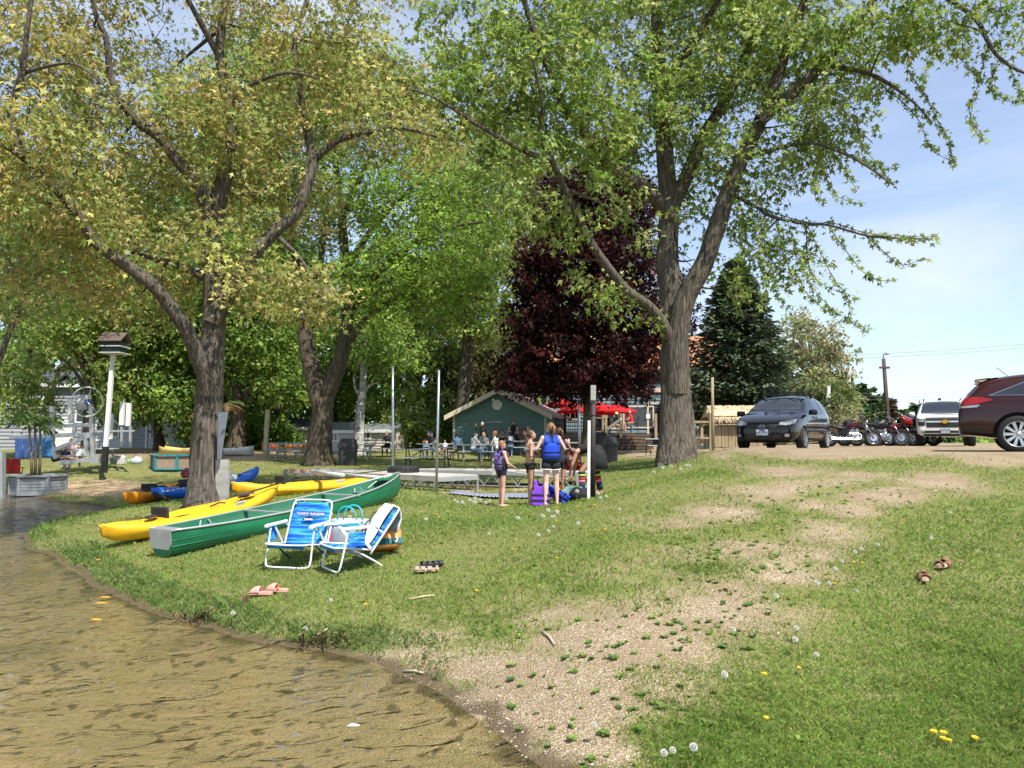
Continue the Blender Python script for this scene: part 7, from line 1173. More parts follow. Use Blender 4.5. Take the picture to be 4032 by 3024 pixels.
def shorts(r, G, mat, name='shorts', ln=.42, trim=None, flare=1.0, topt=.10):
    o = MB(); S = ringset(G, [(-.04, .178, .135, 0), (.04, .172, .13, 0), (topt, .16, .12, 0)]); o.loft(S, True, False)
    for s in 'RL':
        h, k = G['hip' + s], G['knee' + s]; d = (k - h); x, y, dd = frame(d); o.loft([[h + d * t + x * (w * math.cos(a)) + y * (w * math.sin(a)) for a in [2 * math.pi * q / 14 for q in range(14)]] for t, w in ((-.05, .088), (.15, .102 * flare), (ln, .098 * flare))], True, False)
    b = o.build(name, mat, r, True, solid=.006)
    if trim:
        for s in 'RL':
            h, k = G['hip' + s], G['knee' + s]; d = (k - h); x, y, dd = frame(d); MB().loft([[h + d * t + x * (w * math.cos(a)) + y * (w * math.sin(a)) for a in [2 * math.pi * q / 14 for q in range(14)]] for t, w in ((ln - .04, .103 * flare), (ln + .015, .103 * flare))], True, False).build('hem', trim, b, True, solid=.006)
        MB().loft([[G['hipL'] + (G['kneeL'] - G['hipL']) * t + Vector((-.112 * flare, y, 0)) for y in (-.035, .035)] for t in (-.15, .1, .25, ln)], False, False).build('side_stripe', trim, b, False, solid=.006)
    return b
# --- the swimmers on the blanket ------------------------------------
def foot(q, D): return GP(q, D)
DG = 14.4
girl_leg = dict(knee=(.06, .03, .50), ank=(.055, 0, .085), toe=(.07, .15, .03))
def e1(r, G, M): vest(r, G, C_LILAC, C_BLACK); shorts(r, G, C_NAVY, 'swim_bottom', .12, None, .95, .08)
person('girl in a purple life vest looking down at her hands', foot(R8(705, 0), 14.2), -60, 1.22, over=dict(girl_leg, elbR=(.24, .06, 1.12), wriR=(.13, .30, 1.02), elbL=(-.23, .05, 1.12), wriL=(-.08, .32, 1.03), up=(0, .25, 1)), top=C_NAVY, bottom=C_NAVY, skin='fair', hair='red', hairlen=4, sleeve=0, legs=.05, shoe=None, fem=False, vox=.014, look=(0, -18), extra=e1, torso=lambda t: 'top')
def e2(r, G, M):
    shorts(r, G, C_BLACK, 'bikini_bottom', .03, None, .92, .06)
    MB().loft(ringset(G, [(.56, .150, .128, 0), (.62, .158, .142, 0), (.70, .162, .14, 0), (.74, .155, .125, 0)]), True, False).build('bikini_top', C_PRINT, r, True, solid=.006)
    for s in (-1, 1): MB().tube([G['chest'] + Vector((.07 * s, .13, .02)), G['chest'] + Vector((.075 * s, .05, .155)), G['chest'] + Vector((.03 * s, -.06, .13))], .008, 6).build('strap', C_PRINT, r)
person('girl in black bikini bottom with brown ponytail facing right', foot(R8(1065, 0), 14.35), -78, 1.42, over=dict(girl_leg, elbR=(.22, -.02, 1.12), wriR=(.12, .26, 1.10), elbL=(-.22, 0, 1.12), wriL=(-.1, .28, 1.10)), skin='tan', hair='brown', hairlen=1, top=SKIN['tan'], bottom=C_BLACK, sleeve=0, legs=.02, shoe=None, fem=True, vox=.014, look=(0, -14), extra=e2, torso=lambda t: 'bottom' if t < .05 else 'skin')
def e3(r, G, M): vest(r, G, C_ROYAL, C_BLACK); shorts(r, G, C_BLACK, 'running_shorts', .40, C_WHITE, 1.1)
person('girl in a blue life vest and black running shorts seen from behind', foot(R8(1325, 0), 14.1), 8, 1.52, over=dict(kneeR=(.12, .02, .50), ankR=(.13, 0, .085), toeR=(.17, .13, .03), kneeL=(-.10, .0, .50), ankL=(-.12, -.03, .085), toeL=(-.15, .11, .03), elbR=(.31, .04, 1.16), wriR=(.20, .22, 1.02), elbL=(-.29, .02, 1.16), wriL=(-.20, .22, 1.06), up=(0, .18, 1)), skin='pale', hair='red', hairlen=1, top=C_NAVY, bottom=C_BLACK, sleeve=0, legs=.3, shoe=None, fem=True, vox=.014, look=(25, -15), extra=e3)
person('girl mostly hidden behind the blue-vested girl, holding up a red life vest', foot(R8(1440, 0), 15.0), 25, 1.42, over=dict(elbR=(.30, .05, 1.22), wriR=(.48, .12, 1.10), kneeL=(-.1, .05, .5)), skin='tan', hair='brown', hairlen=1, top=C_NAVY, bottom=C_BLACK, sleeve=0, legs=.45, shoe=None, fem=True, vox=.016)
# bending woman
def e5(r, G, M):
    S = []
    for t, w, dp in ((0, .17, .13), (.3, .2, .17), (.6, .215, .19), (1.0, .225, .20)): c = G['pelvis'] + Vector((0, .03 - .02 * t, .06 - .44 * t)); S.append([c + Vector((w * math.cos(a), dp * math.sin(a), .05 * math.sin(a) * (1 - t))) for a in [2 * math.pi * k / 18 for k in range(18)]])
    MB().loft(S, True, False).build('skirt', C_BLACK, r, True, solid=.008)
    for s in 'RL':
        k, a = G['knee' + s], G['ank' + s]; d = a - k; x, y, _ = frame(d); cols = ((.02, C_BLACK), (.14, CL('lime_stripe', (.45, .62, .05))), (.24, CL('black', (.015,) * 3)), (.30, C_RED), (.42, CL('pink_stripe', (.75, .2, .3))), (.54, C_NAVY)); 
        for j, (t0, m) in enumerate(cols):
            t1 = cols[j + 1][0] if j + 1 < len(cols) else .9; MB().loft([[k + d * t + x * (w * math.cos(q)) + y * (w * math.sin(q)) for q in [2 * math.pi * i / 12 for i in range(12)]] for t, w in ((t0, .070 - .015 * t0), (t1 - .005, .070 - .015 * t1))], True, False).build('striped_sock', m, r, True, solid=.006)
person('woman in a black dress and striped knee socks bending over the bags', foot(R8(1850, 0), 14.9), 78, 1.62, over=dict(pelvis=(0, -.12, .93), chest=(0, .20, .98), neck=(0, .36, .86), head=(0, .47, .74), sho=(.165, .31, .90), elbR=(.2, .38, .64), wriR=(.14, .42, .40), elbL=(-.18, .40, .64), wriL=(-.10, .47, .42), hip=(.09, -.10, .90), kneeR=(.12, -.06, .50), ankR=(.13, -.14, .085), toeR=(.14, 0, .03), kneeL=(-.12, .22, .50), ankL=(-.13, .2, .085), toeL=(-.14, .36, .03), up=(0, 1, -.25), fwd=(0, -.2, -1)), skin='tan', hair='brown', hairlen=3, top=C_BLACK, bottom=C_BLACK, sleeve=0, legs=.3, shoe=C_NAVY, fem=True, vox=.015, extra=e5, glasses=True)
# red vest held up, purple vest, blue bag, blanket
def flatvest(name, lb, loc, rz, mat, w, h, lean, cat='life vest'):
    r = empty(name, loc, lb, cat, rz); r.rotation_euler = (lean, 0, rz); out = [(-.5, 0), (-.5, .55), (-.36, .62), (-.34, .8), (-.42, .98), (-.2, 1), (-.12, .75), (.12, .75), (.2, 1), (.42, .98), (.34, .8), (.36, .62), (.5, .55), (.5, 0)]
    for k, y in enumerate((-.045, .045)): MB().prism([(u * w, v * h) for u, v in out], lambda u, v: Vector((u, y - .03, v)), lambda u, v: Vector((u, y + .03, v))).build('vest_panel', mat, r, False, bevel=.015)
    for z in (.2, .42): MB().box((0, 0, h * z), (w * 1.04, .17, .03)).build('strap', C_BLACK, r)
    return r
p = W(R8(1600, 640), 15.3); flatvest('life_vest', 'red life vest held up by the half-hidden girl', p, R(15), C_LIFE, .25, .36, 0); p = GP(R8(1192, 0), 14.15); flatvest('life_vest', 'purple life vest standing on the blanket', p + Vector((0, 0, .01)), R(-20), CL('violet', (.22, .06, .62)), .30, .46, R(-6)); p = GP(R8(1480, 0), 14.35); flatvest('life_vest', 'blue and black life vest lying on the blanket by the pipe post', p + Vector((.1, 0, .05)), R(80), C_ROYAL, .42, .55, R(-62))
b = MB(); c = hit(R8(640, 985)); secs = []
for i in range(26):
    u = i / 25; row = []
    for k in range(16):
        v = k / 15; X_ = c.x - 1.0 + 2.75 * u + .25 * v; Y_ = c.y - .35 + .95 * v - .12 * u; row.append(Vector((X_, Y_, gz(X_, Y_) + .03 + .035 * abs(math.sin(5.1 * u + 3 * v)) * abs(math.sin(7 * v + 2 * u)))))
    secs.append(row)
b.loft(secs, False, False); b.v = [v - c for v in b.v]; o = b.build('picnic_blanket', None or pm('blanket', (.05, .06, .13), .9), None, True, solid=.012); o.location = c; tag(o, 'dark blue blanket with white diamond pattern spread on the grass', 'blanket')
def blanket_mat():
    m = MATS['blanket']; N = m.node_tree.nodes; L = m.node_tree.links; b = N['Principled BSDF']; tc = N.new('ShaderNodeTexCoord'); w = []
    for ang in (35, -35):
        mp = N.new('ShaderNodeMapping'); mp.inputs['Rotation'].default_value = (0, 0, R(ang)); q = N.new('ShaderNodeTexWave'); q.inputs['Scale'].default_value = 4.5; q.inputs['Distortion'].default_value = 1.0; L.new(tc.outputs['Object'], mp.inputs[0]); L.new(mp.outputs[0], q.inputs['Vector']); w.append(q)
    mx = N.new('ShaderNodeMath'); mx.operation = 'MAXIMUM'; L.new(w[0].outputs[1], mx.inputs[0]); L.new(w[1].outputs[1], mx.inputs[1]); r = N.new('ShaderNodeValToRGB'); r.color_ramp.elements[0].position = .82; r.color_ramp.elements[0].color = (.035, .045, .11, 1); r.color_ramp.elements[1].position = .93; r.color_ramp.elements[1].color = (.42, .44, .50, 1); L.new(mx.outputs[0], r.inputs[0]); L.new(r.outputs[0], b.inputs['Base Color'])
blanket_mat()
blobmesh('swim_bag', 'teal patterned swim bag at the bending woman\'s feet', GP(R8(1620, 0), 14.7), (.28, .2, .14), CL('teal_pattern', (.02, .07, .08), (.25, .4, .38)), 12, 'bag'); blobmesh('orange_towel', 'orange towel heaped behind the blue life vest', GP(R8(1500, 0), 15.1), (.22, .16, .12), CL('orange', (.75, .26, .04)), 14, 'towel'); blobmesh('dark_bag', 'black bag on the blanket right of the blue life vest', GP(R8(1690, 0), 14.5), (.2, .15, .13), C_BLACK, 15, 'bag')
o = MB().tube([(0, 0, 0), (.9, -.35, -.18)], .015, 6).build('paddle_shaft', ALU); o.location = W(R8(770, 645), 18.4); o.scale = (1.6, 1, 1); tag(o, 'thin metal paddle shaft slanting off the far dock section', 'paddle')
o = MB().box((0, 0, .08), (.16, .14, .26)).build('wooden_stump', WOODG); o.location = GP(R8(635, 0), 18.6) + Vector((0, 0, .42)); tag(o, 'wooden stub standing on the far dock behind the purple-vested girl', 'wood block')
# --- picnic crowd ----------------------------------------------------
GG = 'people at the picnic tables'
def seat(lb, q, D, face, **k): z = k.pop('dz', 0); return person(lb, GP(q, D) + Vector((0, 0, z)), face, pose=SIT, group=GG, **k)
CAP = lambda m: (m, 'cap')
seat('man in black shirt and dark cap at the table with the child', R3(278, 0), 37.8, 170, top=C_BLACK, hat=CAP(C_NAVY), hair='dark', thick=1.12)
seat('child in grey-green shirt at the table between the galvanised poles', R3(290, 0), 36.6, -60, H=1.25, top=C_CAMO, hat=CAP(C_NAVY), dz=.14, hair='brown', legs=.7)
seat('blond toddler in a striped shirt on the bench', R3(420, 0), 36.4, 10, H=1.0, top=C_STRIPE, hair='blond', dz=.2, bottom=CL('orange_shorts', (.6, .15, .03)), legs=.6, shoe=None)
seat('man in steel-blue shirt and navy cap seen from behind', R3(560, 0), 36.3, 20, top=C_BLUE, hat=CAP(C_NAVY), hair='dark', bottom=C_KHAKI, legs=.8, thick=1.12, hatback=False)
seat('man in white long-sleeved shirt, jeans and black cap at the grey table', R3(725, 0), 35.2, -55, top=C_WHITE, hair='grey', hat=CAP(C_BLACK), sleeve=1.9, thick=1.1, H=1.8)
person('man in black jacket standing and waving behind the picnic table', GP(R3(830, 0), 40), 150, 1.8, over=dict(elbR=(.3, .12, 1.28), wriR=(.22, .28, 1.5), handdirR=(0, .3, 1)), top=C_BLACK, hair='grey', sleeve=1.95, group=GG, thick=1.08)
seat('woman in grey t-shirt with sunglasses on her head facing the man in white', R3(850, 0), 36.9, 165, top=C_GREY, hair='blond', hairlen=2, fem=True, glasses=True)
seat('person in black shirt and orange-red cap at the crowded table', R3(935, 0), 39.6, -100, top=C_BLACK, hair='blond', hairlen=2, hat=CAP(CL('rust_cap', (.45, .10, .05))))
seat('woman with a white towel on her shoulders at the near crowded bench', R3(985, 0), 36.6, 60, top=C_TOWEL, hair='red', hairlen=3, sleeve=.8, fem=True, bottom=C_JEAN)
seat('woman in a dark strapless top laughing at the crowded table', R3(1045, 0), 41.4, 175, top=SKIN['tan'], skin='tan', hair='dark', hairlen=3, sleeve=0, fem=True, torso=lambda t: 'bottom' if t < .75 else 'skin', bottom=C_BLACK)
def e17(r, G, M):
    for k in range(3): MB().box((-.07 + .07 * k, -.145, .93 - .01 * k), (.035, .012, .20)).build('shirt_print', C_WHITE, r)
seat('man in navy shirt with white back print and grey cap', R3(1130, 0), 39.4, 8, top=C_NAVY, hat=CAP(C_GREY), hair='dark', extra=e17, thick=1.15)
person('man in black sleeveless shirt and sunglasses standing by the cabin', GP(R3(1165, 0), 41.6), 175, 1.84, top=C_BLACK, hair='dark', sleeve=.02, glasses=True, group=GG, thick=1.15, over=dict(elbR=(.27, .02, 1.12), wriR=(.3, .1, .9)))
seat('dark-haired woman between the navy-shirted man and the bottles', R3(1192, 0), 41.2, 185, top=C_BLACK, hair='dark', hairlen=2, fem=True, sleeve=.1, skin='tan')
seat('bald man in white shirt at the table end near the deck', R3(1318, 0), 40.6, 95, top=C_WHITE, hair=None, bottom=C_JEAN, thick=1.1, skin='pale')
person('man in grey shirt with a topknot standing before the deck post', GP(R3(1352, 0), 44), 170, 1.75, top=C_GREY, hair='dark', hairlen=3, group=GG)
seat('man in black hoodie and sunglasses sitting alone by the left pole', R2(1732, 0), 40.4, 165, top=C_BLACK, bottom=C_DJEAN, hair='brown', glasses=True, sleeve=1.9, thick=1.1)
seat('person in dark shirt and cap cut by the galvanised pole', R2(2195, 0), 39.6, 150, top=C_NAVY, hat=CAP(C_NAVY), hair='dark')
seat('bearded man in grey t-shirt and cap right of the big maple trunk', R4(1725, 0), 36.6, 110, top=C_GREY, bottom=C_JEAN, hair='brown', hat=CAP(CL('brown_cap', (.12, .07, .05))), hatback=True, skin='fair', thick=1.1, H=1.82, dz=.12)
DKG = 'people on the deck'
def dseat(lb, q, D, face, **k): z = k.pop('dz', 0); p = GP(q, D); p.z = zf + z; return person(lb, p, face, pose=k.pop('pose', SIT), group=DKG, vox=.024, **k)
SITR = dict(SIT); SITR.update(pelvis=(0, 0, .5), chest=(0, -.16, .82), neck=(0, -.18, .98), head=(0, -.16, 1.13), hip=(.09, .02, .5), knee=(.10, .45, .58), ank=(.1, .88, .55), toe=(.1, .94, .68), sho=(.17, -.17, .92), elb=(.26, -.1, .7), wri=(.15, .15, .68), up=(0, -.1, 1))
dseat('man in black tank top reclining on the deck with feet up', R3(1540, 0), 46.9, -85, top=C_BLACK, hat=CAP(C_BLACK), hair='dark', sleeve=0, pose=SITR, shoe=None)
dseat('person in dark clothes sitting beside the reclining man on deck', R3(1640, 0), 47.5, 160, top=C_BLACK, bottom=C_BLACK, hair='brown')
dseat('blond woman in dark top sitting on the deck right of the pipe post', R3(2112, 0), 48.5, 15, top=C_BLACK, hair='blond', hairlen=2, fem=True, bottom=C_NAVY)
dseat('person in straw hat and black top on the deck', R4(700, 0), 47.2, -60, top=C_BLACK, bottom=C_KHAKI, hair='blond', hat=(CL('straw', (.68, .55, .32)), 'straw'), legs=.9)
dseat('woman in white top on the deck beside the red-shirted man', R4(835, 0), 48.2, -110, top=C_WHITE, hair='blond', hairlen=2, fem=True)
dseat('grey-haired man in red shirt on a bar stool on the deck', R4(915, 0), 47.3, 70, top=C_RED, bottom=C_KHAKI, hair='grey', legs=.9, thick=1.15, dz=.12)
dseat('dark-haired person at a back deck table under the low parasol', R4(600, 0), 49.5, 170, top=C_NAVY, hair='dark')
st = empty('bar_stool', GP(R4(940, 0), 47.3), 'black metal bar stool on the deck under the red-shirted man', 'stool', R(70)); st.location.z = zf
MB().box((0, 0, .62), (.42, .42, .04)).build('seat', BLK, st); MB().tube(smoothpath([(-.2, -.2, .62), (-.2, -.26, 1.0), (0, -.28, 1.1), (.2, -.26, 1.0), (.2, -.2, .62)], 3), .016, 6).build('backrest', BLK, st)
for x in (-.18, .18):
    for y in (-.18, .18): MB().tube([(x, y, .62), (x * 1.25, y * 1.25, 0)], .015, 6).build('leg', BLK, st)
for q, D, lb in [(R3(1600, 0), 48.3, 'black round deck table near the reclining man'), (R4(640, 0), 48.3, 'black round deck table by the straw-hatted person'), (R3(2000, 0), 49, 'black round deck table behind the purple maple trunk')]:
    t = empty('deck_table', GP(q, D), lb, 'table', 0, 'round tables on the deck'); t.location.z = zf; MB().lathe([(.5, .72), (.5, .75)], 18).build('table_top', BLK, t); MB().lathe([(.25, 0), (.25, .03), (.04, .05), (.035, .72)], 10).build('pedestal', BLK, t)
LG = 'people on the left beach'
person('child in navy swim shirt bending at the boat lift', GP(R1(555, 0), 31.2), -120, 1.3, pose=SIT, over=dict(), top=C_NAVY, bottom=C_NAVY, hair='dark', legs=.7, group=LG, sleeve=.9)
person('person in pale pink and white sitting at the table behind the palms', GP(R1(640, 0), 31.6), 160, 1.65, pose=SIT, top=C_PINK, bottom=C_WHITE, hair='blond', hairlen=2, group=LG, fem=True); person('person with bare legs reclining behind the palm stems', GP(R1(470, 0), 30.6), -80, 1.6, pose=SITR, top=C_NAVY, bottom=C_NAVY, hair='brown', legs=.6, shoe=C_WHITE, group=LG)
for k, (x, lb) in enumerate(((1222, 'dark drink bottle left on the crowded table'), (1234, 'dark drink bottle right on the crowded table'))):
    o = MB().lathe([(.03, 0), (.032, .14), (.012, .19), (.012, .24)], 10).build('bottle', DARKGL, None, True); o.location = GP(R3(x, 0), 40.6) + Vector((0, 0, .79)); tag(o, lb, 'bottle')
# ================================================================ vehicles
def paint(name, c, rough=.1): return pm(name, c, rough, .0, .04, 3, spec=.2, coat=.55)
VBLK = paint('black_paint', (.004, .004, .005)); VWHT = paint('white_paint_car', (.82, .81, .79)); VBRN = paint('burgundy_paint', (.032, .009, .008)); CHR = pm('chrome', (.42, .42, .43), .2, 1, .03, 3); CGL = pm('car_glass', (.02, .024, .028), .04, 0, .1, 2, spec=.8); PLA = pm('black_plastic', (.02, .02, .02), .6); LENS = pm('clear_lens', (.34, .35, .34), .15, .2, .15, 9, spec=.7); RLENS = pm('red_lens', (.30, .008, .008), .15, 0, .2, 6, spec=.6); RIMM = pm('alloy_rim', (.55, .55, .56), .3, .8, .08, 4); PLATE = pm('plate_blue_white', (.55, .60, .66), .5); TYRE = pm('car_tyre', (.015, .015, .015), .8, 0, .2, 20)
def car_body(r, st, mat, wells, name='body'):
    secs = []
    for x, zb, zs, zt, wb, ws, wt in st:
        h = [(0, zb), (wb * .8, zb), (wb, zb + .09), (max(wb, ws) * 1.01, zb + (zs - zb) * .5), (ws, zs), (ws + (wt - ws) * .45, zs + (zt - zs) * .5), (wt, zt - (zt - zs) * .09), (wt * .72, zt), (0, zt + .012)]; secs.append([Vector((x, y, z)) for y, z in h] + [Vector((x, -y, z)) for y, z in h[-2:0:-1]])
    b = MB().loft(secs); me = b.mesh(name); o = bpy.data.objects.new('tmp', me); COL.objects.link(o); q = o.modifiers.new('u', 'SUBSURF'); q.levels = q.render_levels = 2; cs = []
    for i, (x, z, rad, w) in enumerate(wells):
        cm = MB().lathe([(rad, -1.2), (rad, -w), (.01, -w)] if False else [(rad, -.16), (rad, .16)], 32, (0, 0, 0), Matrix.Rotation(R(90), 3, 'X')); 
        for s in (-1, 1):
            c = MB().lathe([(rad, -.17), (rad, .17)], 32, (x, s * w, z), Matrix.Rotation(R(90), 3, 'X')).mesh('c'); co = bpy.data.objects.new('c', c); COL.objects.link(co); cs.append(co); bo = o.modifiers.new('b', 'BOOLEAN'); bo.object = co; bo.operation = 'DIFFERENCE'; bo.solver = 'EXACT'
    dg = bpy.context.evaluated_depsgraph_get(); out = bpy.data.meshes.new_from_object(o.evaluated_get(dg)); bpy.data.objects.remove(o)
    for c in cs: bpy.data.objects.remove(c)
    out.materials.clear(); ob = link(name, out, [mat, PLA], r, True); bv = BVHTree.FromPolygons([v.co.copy() for v in out.vertices], [tuple(p.vertices) for p in out.polygons]); mi = np.zeros(len(out.polygons), np.int32)
    for p in out.polygons:
        for x, z, rad, w in wells:
            if math.hypot(p.center.x - x, p.center.z - z) < rad * .985 + .012 and abs(p.center.y) > w - .19 and abs(p.center.y) < w + .02 and (abs(p.normal.y) < .3 or math.hypot(p.center.x - x, p.center.z - z) < rad * .9): mi[p.index] = 1
    out.polygons.foreach_set('material_index', mi)
    try: out.set_sharp_from_angle(angle=R(50))
    except Exception: pass
    return ob, bv
def rs(P, n):
    P = [Vector((*p, 0)) if len(p) == 2 else Vector(p) for p in P]; L_ = [0]
    for a, b in zip(P[:-1], P[1:]): L_.append(L_[-1] + (b - a).length)
    out = []
    for i in range(n):
        t = L_[-1] * i / (n - 1); k = max(j for j in range(len(L_)) if L_[j] <= t + 1e-9); k = min(k, len(P) - 2); d = L_[k + 1] - L_[k]; out.append(P[k].lerp(P[k + 1], (t - L_[k]) / d if d else 0))
    return out
def decal(bv, low, up, view, mat, parent, name, off=.006, n=14, m=6, th=0):
    A_, B_ = rs(low, n), rs(up, n); secs = []
    for i in range(n):
        row = []
        for j in range(m + 1):
            p = A_[i].lerp(B_[i], j / m); u, v = p.x, p.y
            if view == 'R': o, d = Vector((u, -4, v)), Vector((0, 1, 0))
            elif view == 'L': o, d = Vector((u, 4, v)), Vector((0, -1, 0))
            elif view == 'F': o, d = Vector((6, u, v)), Vector((-1, 0, 0))
            elif view == 'T': o, d = Vector((u, v, 6)), Vector((0, 0, -1))
            else: o, d = Vector((-6, u, v)), Vector((1, 0, 0))
            h, nn, _, _ = bv.ray_cast(o, d)
            if h is None: h, nn, _, _ = bv.find_nearest(o + d * 4); 
            nn = nn if nn.dot(d) < 0 else -nn; row.append(h + nn * off)
        secs.append(row)
    return MB().loft(secs, False, False).build(name, mat, parent, True, solid=th)
def wheel(r, c, rad, wd, nsp, rim=.68, side=1, dark=False, vs=False):
    w = bpy.data.objects.new('wheel', None); COL.objects.link(w); w.parent = r; w.location = c; w.empty_display_size = .1; M = Matrix.Rotation(R(-90 * side), 3, 'X')
    MB().lathe([(rad * rim, -wd * .48), (rad * .9, -wd * .5), (rad * .98, -wd * .38), (rad, -wd * .15), (rad, wd * .15), (rad * .98, wd * .38), (rad * .9, wd * .5), (rad * rim, wd * .48)], 36, (0, 0, 0), M, False).build('tyre', TYRE, w, True); MB().lathe([(rad * rim, wd * .46), (rad * rim * .97, wd * .48), (rad * rim * .92, wd * .36), (rad * rim * .9, -wd * .3)], 32, (0, 0, 0), M, False).build('rim', RIMM, w, True); MB().lathe([(rad * rim * .9, -.02), (.01, -.02)], 24, (0, 0, 0), M, False).build('brake_disc', PLA, w); MB().lathe([(rad * .15, .0), (rad * .15, wd * .40), (.005, wd * .42)], 14, (0, 0, 0), M, False).build('hub', RIMM, w, True)
    for k in range(nsp):
        a = 2 * math.pi * k / nsp; pr = []
        for q in ((-.5, .5) if vs else (0,)): pr.append((a - q * .09, a + q * .16))
        for a0, a1 in pr: MB().loft([[M @ Vector((rr * math.cos(aa) - s * hw * math.sin(aa), rr * math.sin(aa) + s * hw * math.cos(aa), zz)) for s, zz in ((-1, z0), (1, z0), (1, z0 - .025), (-1, z0 - .025))] for rr, aa, hw, z0 in ((rad * .12, a0, rad * .05, wd * .40), (rad * rim * .94, a1, rad * (.085 if not vs else .06), wd * .43))]).build('spoke', RIMM, w)
    for k in range(5): a = 2 * math.pi * k / 5 + .3; MB().lathe([(.011, 0), (.011, .012)], 6, M @ Vector((rad * .2 * math.cos(a), rad * .2 * math.sin(a), wd * .38)), M).build('wheel_nut', PLA, w)
    return w
def emblem_M(x, y, z, rz=0): return Matrix.Translation((x, y, z)) @ Matrix.Rotation(R(90), 4, 'Z') @ Matrix.Rotation(R(90), 4, 'X')
# ---- black minivan
LZ = 1.57
f = W(R5(1120, 1500), 20.9); fd = Vector((-math.sin(R(34)), -math.cos(R(34)), 0)); c = Vector((f.x, f.y, 0)) - fd * 2.25; van = empty('minivan', (c.x, c.y, gz(c.x, c.y)), 'black minivan with roof rack parked at the edge of the gravel lot', 'minivan', math.atan2(fd.y, fd.x))
st = [(2.31, .32, .56, .62, .45, .50, .42), (2.27, .24, .62, .69, .66, .68, .58), (2.12, .20, .74, .80, .78, .78, .66), (1.85, .19, .84, .92, .84, .84, .70), (1.40, .19, .91, 1.02, .87, .87, .72), (1.12, .19, .95, 1.08, .875, .875, .73), (.70, .19, .97, 1.31, .877, .875, .68), (.30, .19, .98, 1.50, .877, .875, .64), (-.20, .19, .99, 1.585, .877, .875, .625), (-1.1, .19, 1.0, 1.60, .877, .87, .62), (-1.75, .20, 1.02, 1.56, .875, .86, .60), (-2.10, .22, 1.02, 1.45, .84, .82, .57), (-2.26, .28, .98, 1.12, .78, .77, .56), (-2.31, .36, .80, .86, .66, .66, .5)]
vb, bv = car_body(van, st, VBLK, [(1.37, .31, .36, .80), (-1.40, .31, .36, .80)])
decal(bv, [(-.68, 1.12), (0, 1.10), (.68, 1.12)], [(-.60, 1.50), (0, 1.545), (.60, 1.50)], 'F', CGL, van, 'windshield', n=16, m=8)
for s, v in ((1, 'L'), (-1, 'R')):
    decal(bv, [(.95, 1.06), (.12, 1.02)], [(.60, 1.28), (.12, 1.47)], v, CGL, van, 'side_window'); decal(bv, [(.02, 1.02), (-.86, 1.04)], [(.02, 1.47), (-.86, 1.50)], v, CGL, van, 'side_window'); decal(bv, [(-.96, 1.05), (-1.75, 1.10)], [(-.96, 1.50), (-1.68, 1.44)], v, CGL, van, 'side_window')
    for x in (.95, .07, -.91): decal(bv, [(x, .35), (x + .012, .35)], [(x, 1.02), (x + .012, 1.02)], v, PLA, van, 'door_seam', .003, 2, 6)
    for x in (.22, -.15): MB().box((x, s * .885, .93), (.16, .035, .035)).build('door_handle', VBLK, van, bevel=.01)
    decal(bv, [(1.95, .27), (-1.9, .27)], [(1.95, .33), (-1.9, .33)], v, PLA, van, 'sill_trim', .01)
    m_ = MB(); m_.loft([[Vector((.86 + dx, s * (.90 + y), 1.05 + z)) for y, z in ((0, -.07), (.20, -.08), (.22, 0), (.19, .07), (.02, .06))] for dx in (-.06, .05, .10)]); m_.build('side_mirror', PLA, van, True); decal(bv, [(s * .44, .67), (s * .66, .66), (s * .79, .72)], [(s * .44, .735), (s * .64, .80), (s * .80, .83)], 'F', LENS, van, 'headlight', .010, 12, 5); decal(bv, [(s * .58, .36), (s * .68, .36)], [(s * .58, .43), (s * .68, .43)], 'F', LENS, van, 'fog_light', .01)
    for x in (1.37, -1.40): wheel(van, (x, s * .80, .31), .315, .21, 5, .70, s, vs=True)
decal(bv, [(-.46, .60), (0, .565), (.46, .60)], [(-.42, .70), (0, .675), (.42, .70)], 'F', PLA, van, 'grille', .006); decal(bv, [(-.50, .30), (.50, .30)], [(-.48, .42), (.48, .42)], 'F', PLA, van, 'lower_intake', .006)
hx = bv.ray_cast(Vector((6, 0, .63)), Vector((-1, 0, 0)))[0].x; E = emblem_M(hx + .03, 0, .63)
MB().tube([E @ Vector((.075 * math.cos(R(15 * k)), .058 * math.sin(R(15 * k)), 0)) for k in range(25)], .007, 6, False).build('emblem_ring', CHR, van, True); MB().tube(smoothpath([E @ Vector(p) for p in ((-.066, .012, 0), (-.03, .02, 0), (0, -.028, 0), (.03, .02, 0), (.066, .012, 0))], 4), .007, 6).build('emblem_wing', CHR, van, True)
px_ = bv.ray_cast(Vector((6, 0, .46)), Vector((-1, 0, 0)))[0].x; MB().box((px_ + .02, 0, .475), (.02, .31, .155)).build('licence_plate', PLATE, van); textmesh('L91  7736', .072, C_BLACK, van, emblem_M(px_ + .033, 0, .475)); MB().box((px_ + .028, 0, .535), (.012, .14, .03)).build('plate_sticker', C_JEAN, van)
for s in (-1, 1): MB().tube([(1.12, s * .25, 1.09), (.98, s * .62 - .2, 1.16)], .008, 5).build('wiper', PLA, van)
for x in (.05, -.85):
    MB().beam((x, -.60, 1.66), (x, .60, 1.66), .05, .035).build('rack_bar', PLA, van)
    for s in (-1, 1): MB().beam((x, s * .58, 1.54), (x, s * .58, 1.66), .07, .06).build('rack_foot', PLA, van); MB().tube([(x, s * .12, 1.67), (x, s * .40, 1.92)], .022, 6).build('kayak_cradle', PLA, van); MB().tube([(x, s * .50, 1.67), (x, s * .62, 1.82)], .022, 6).build('kayak_cradle', PLA, van)
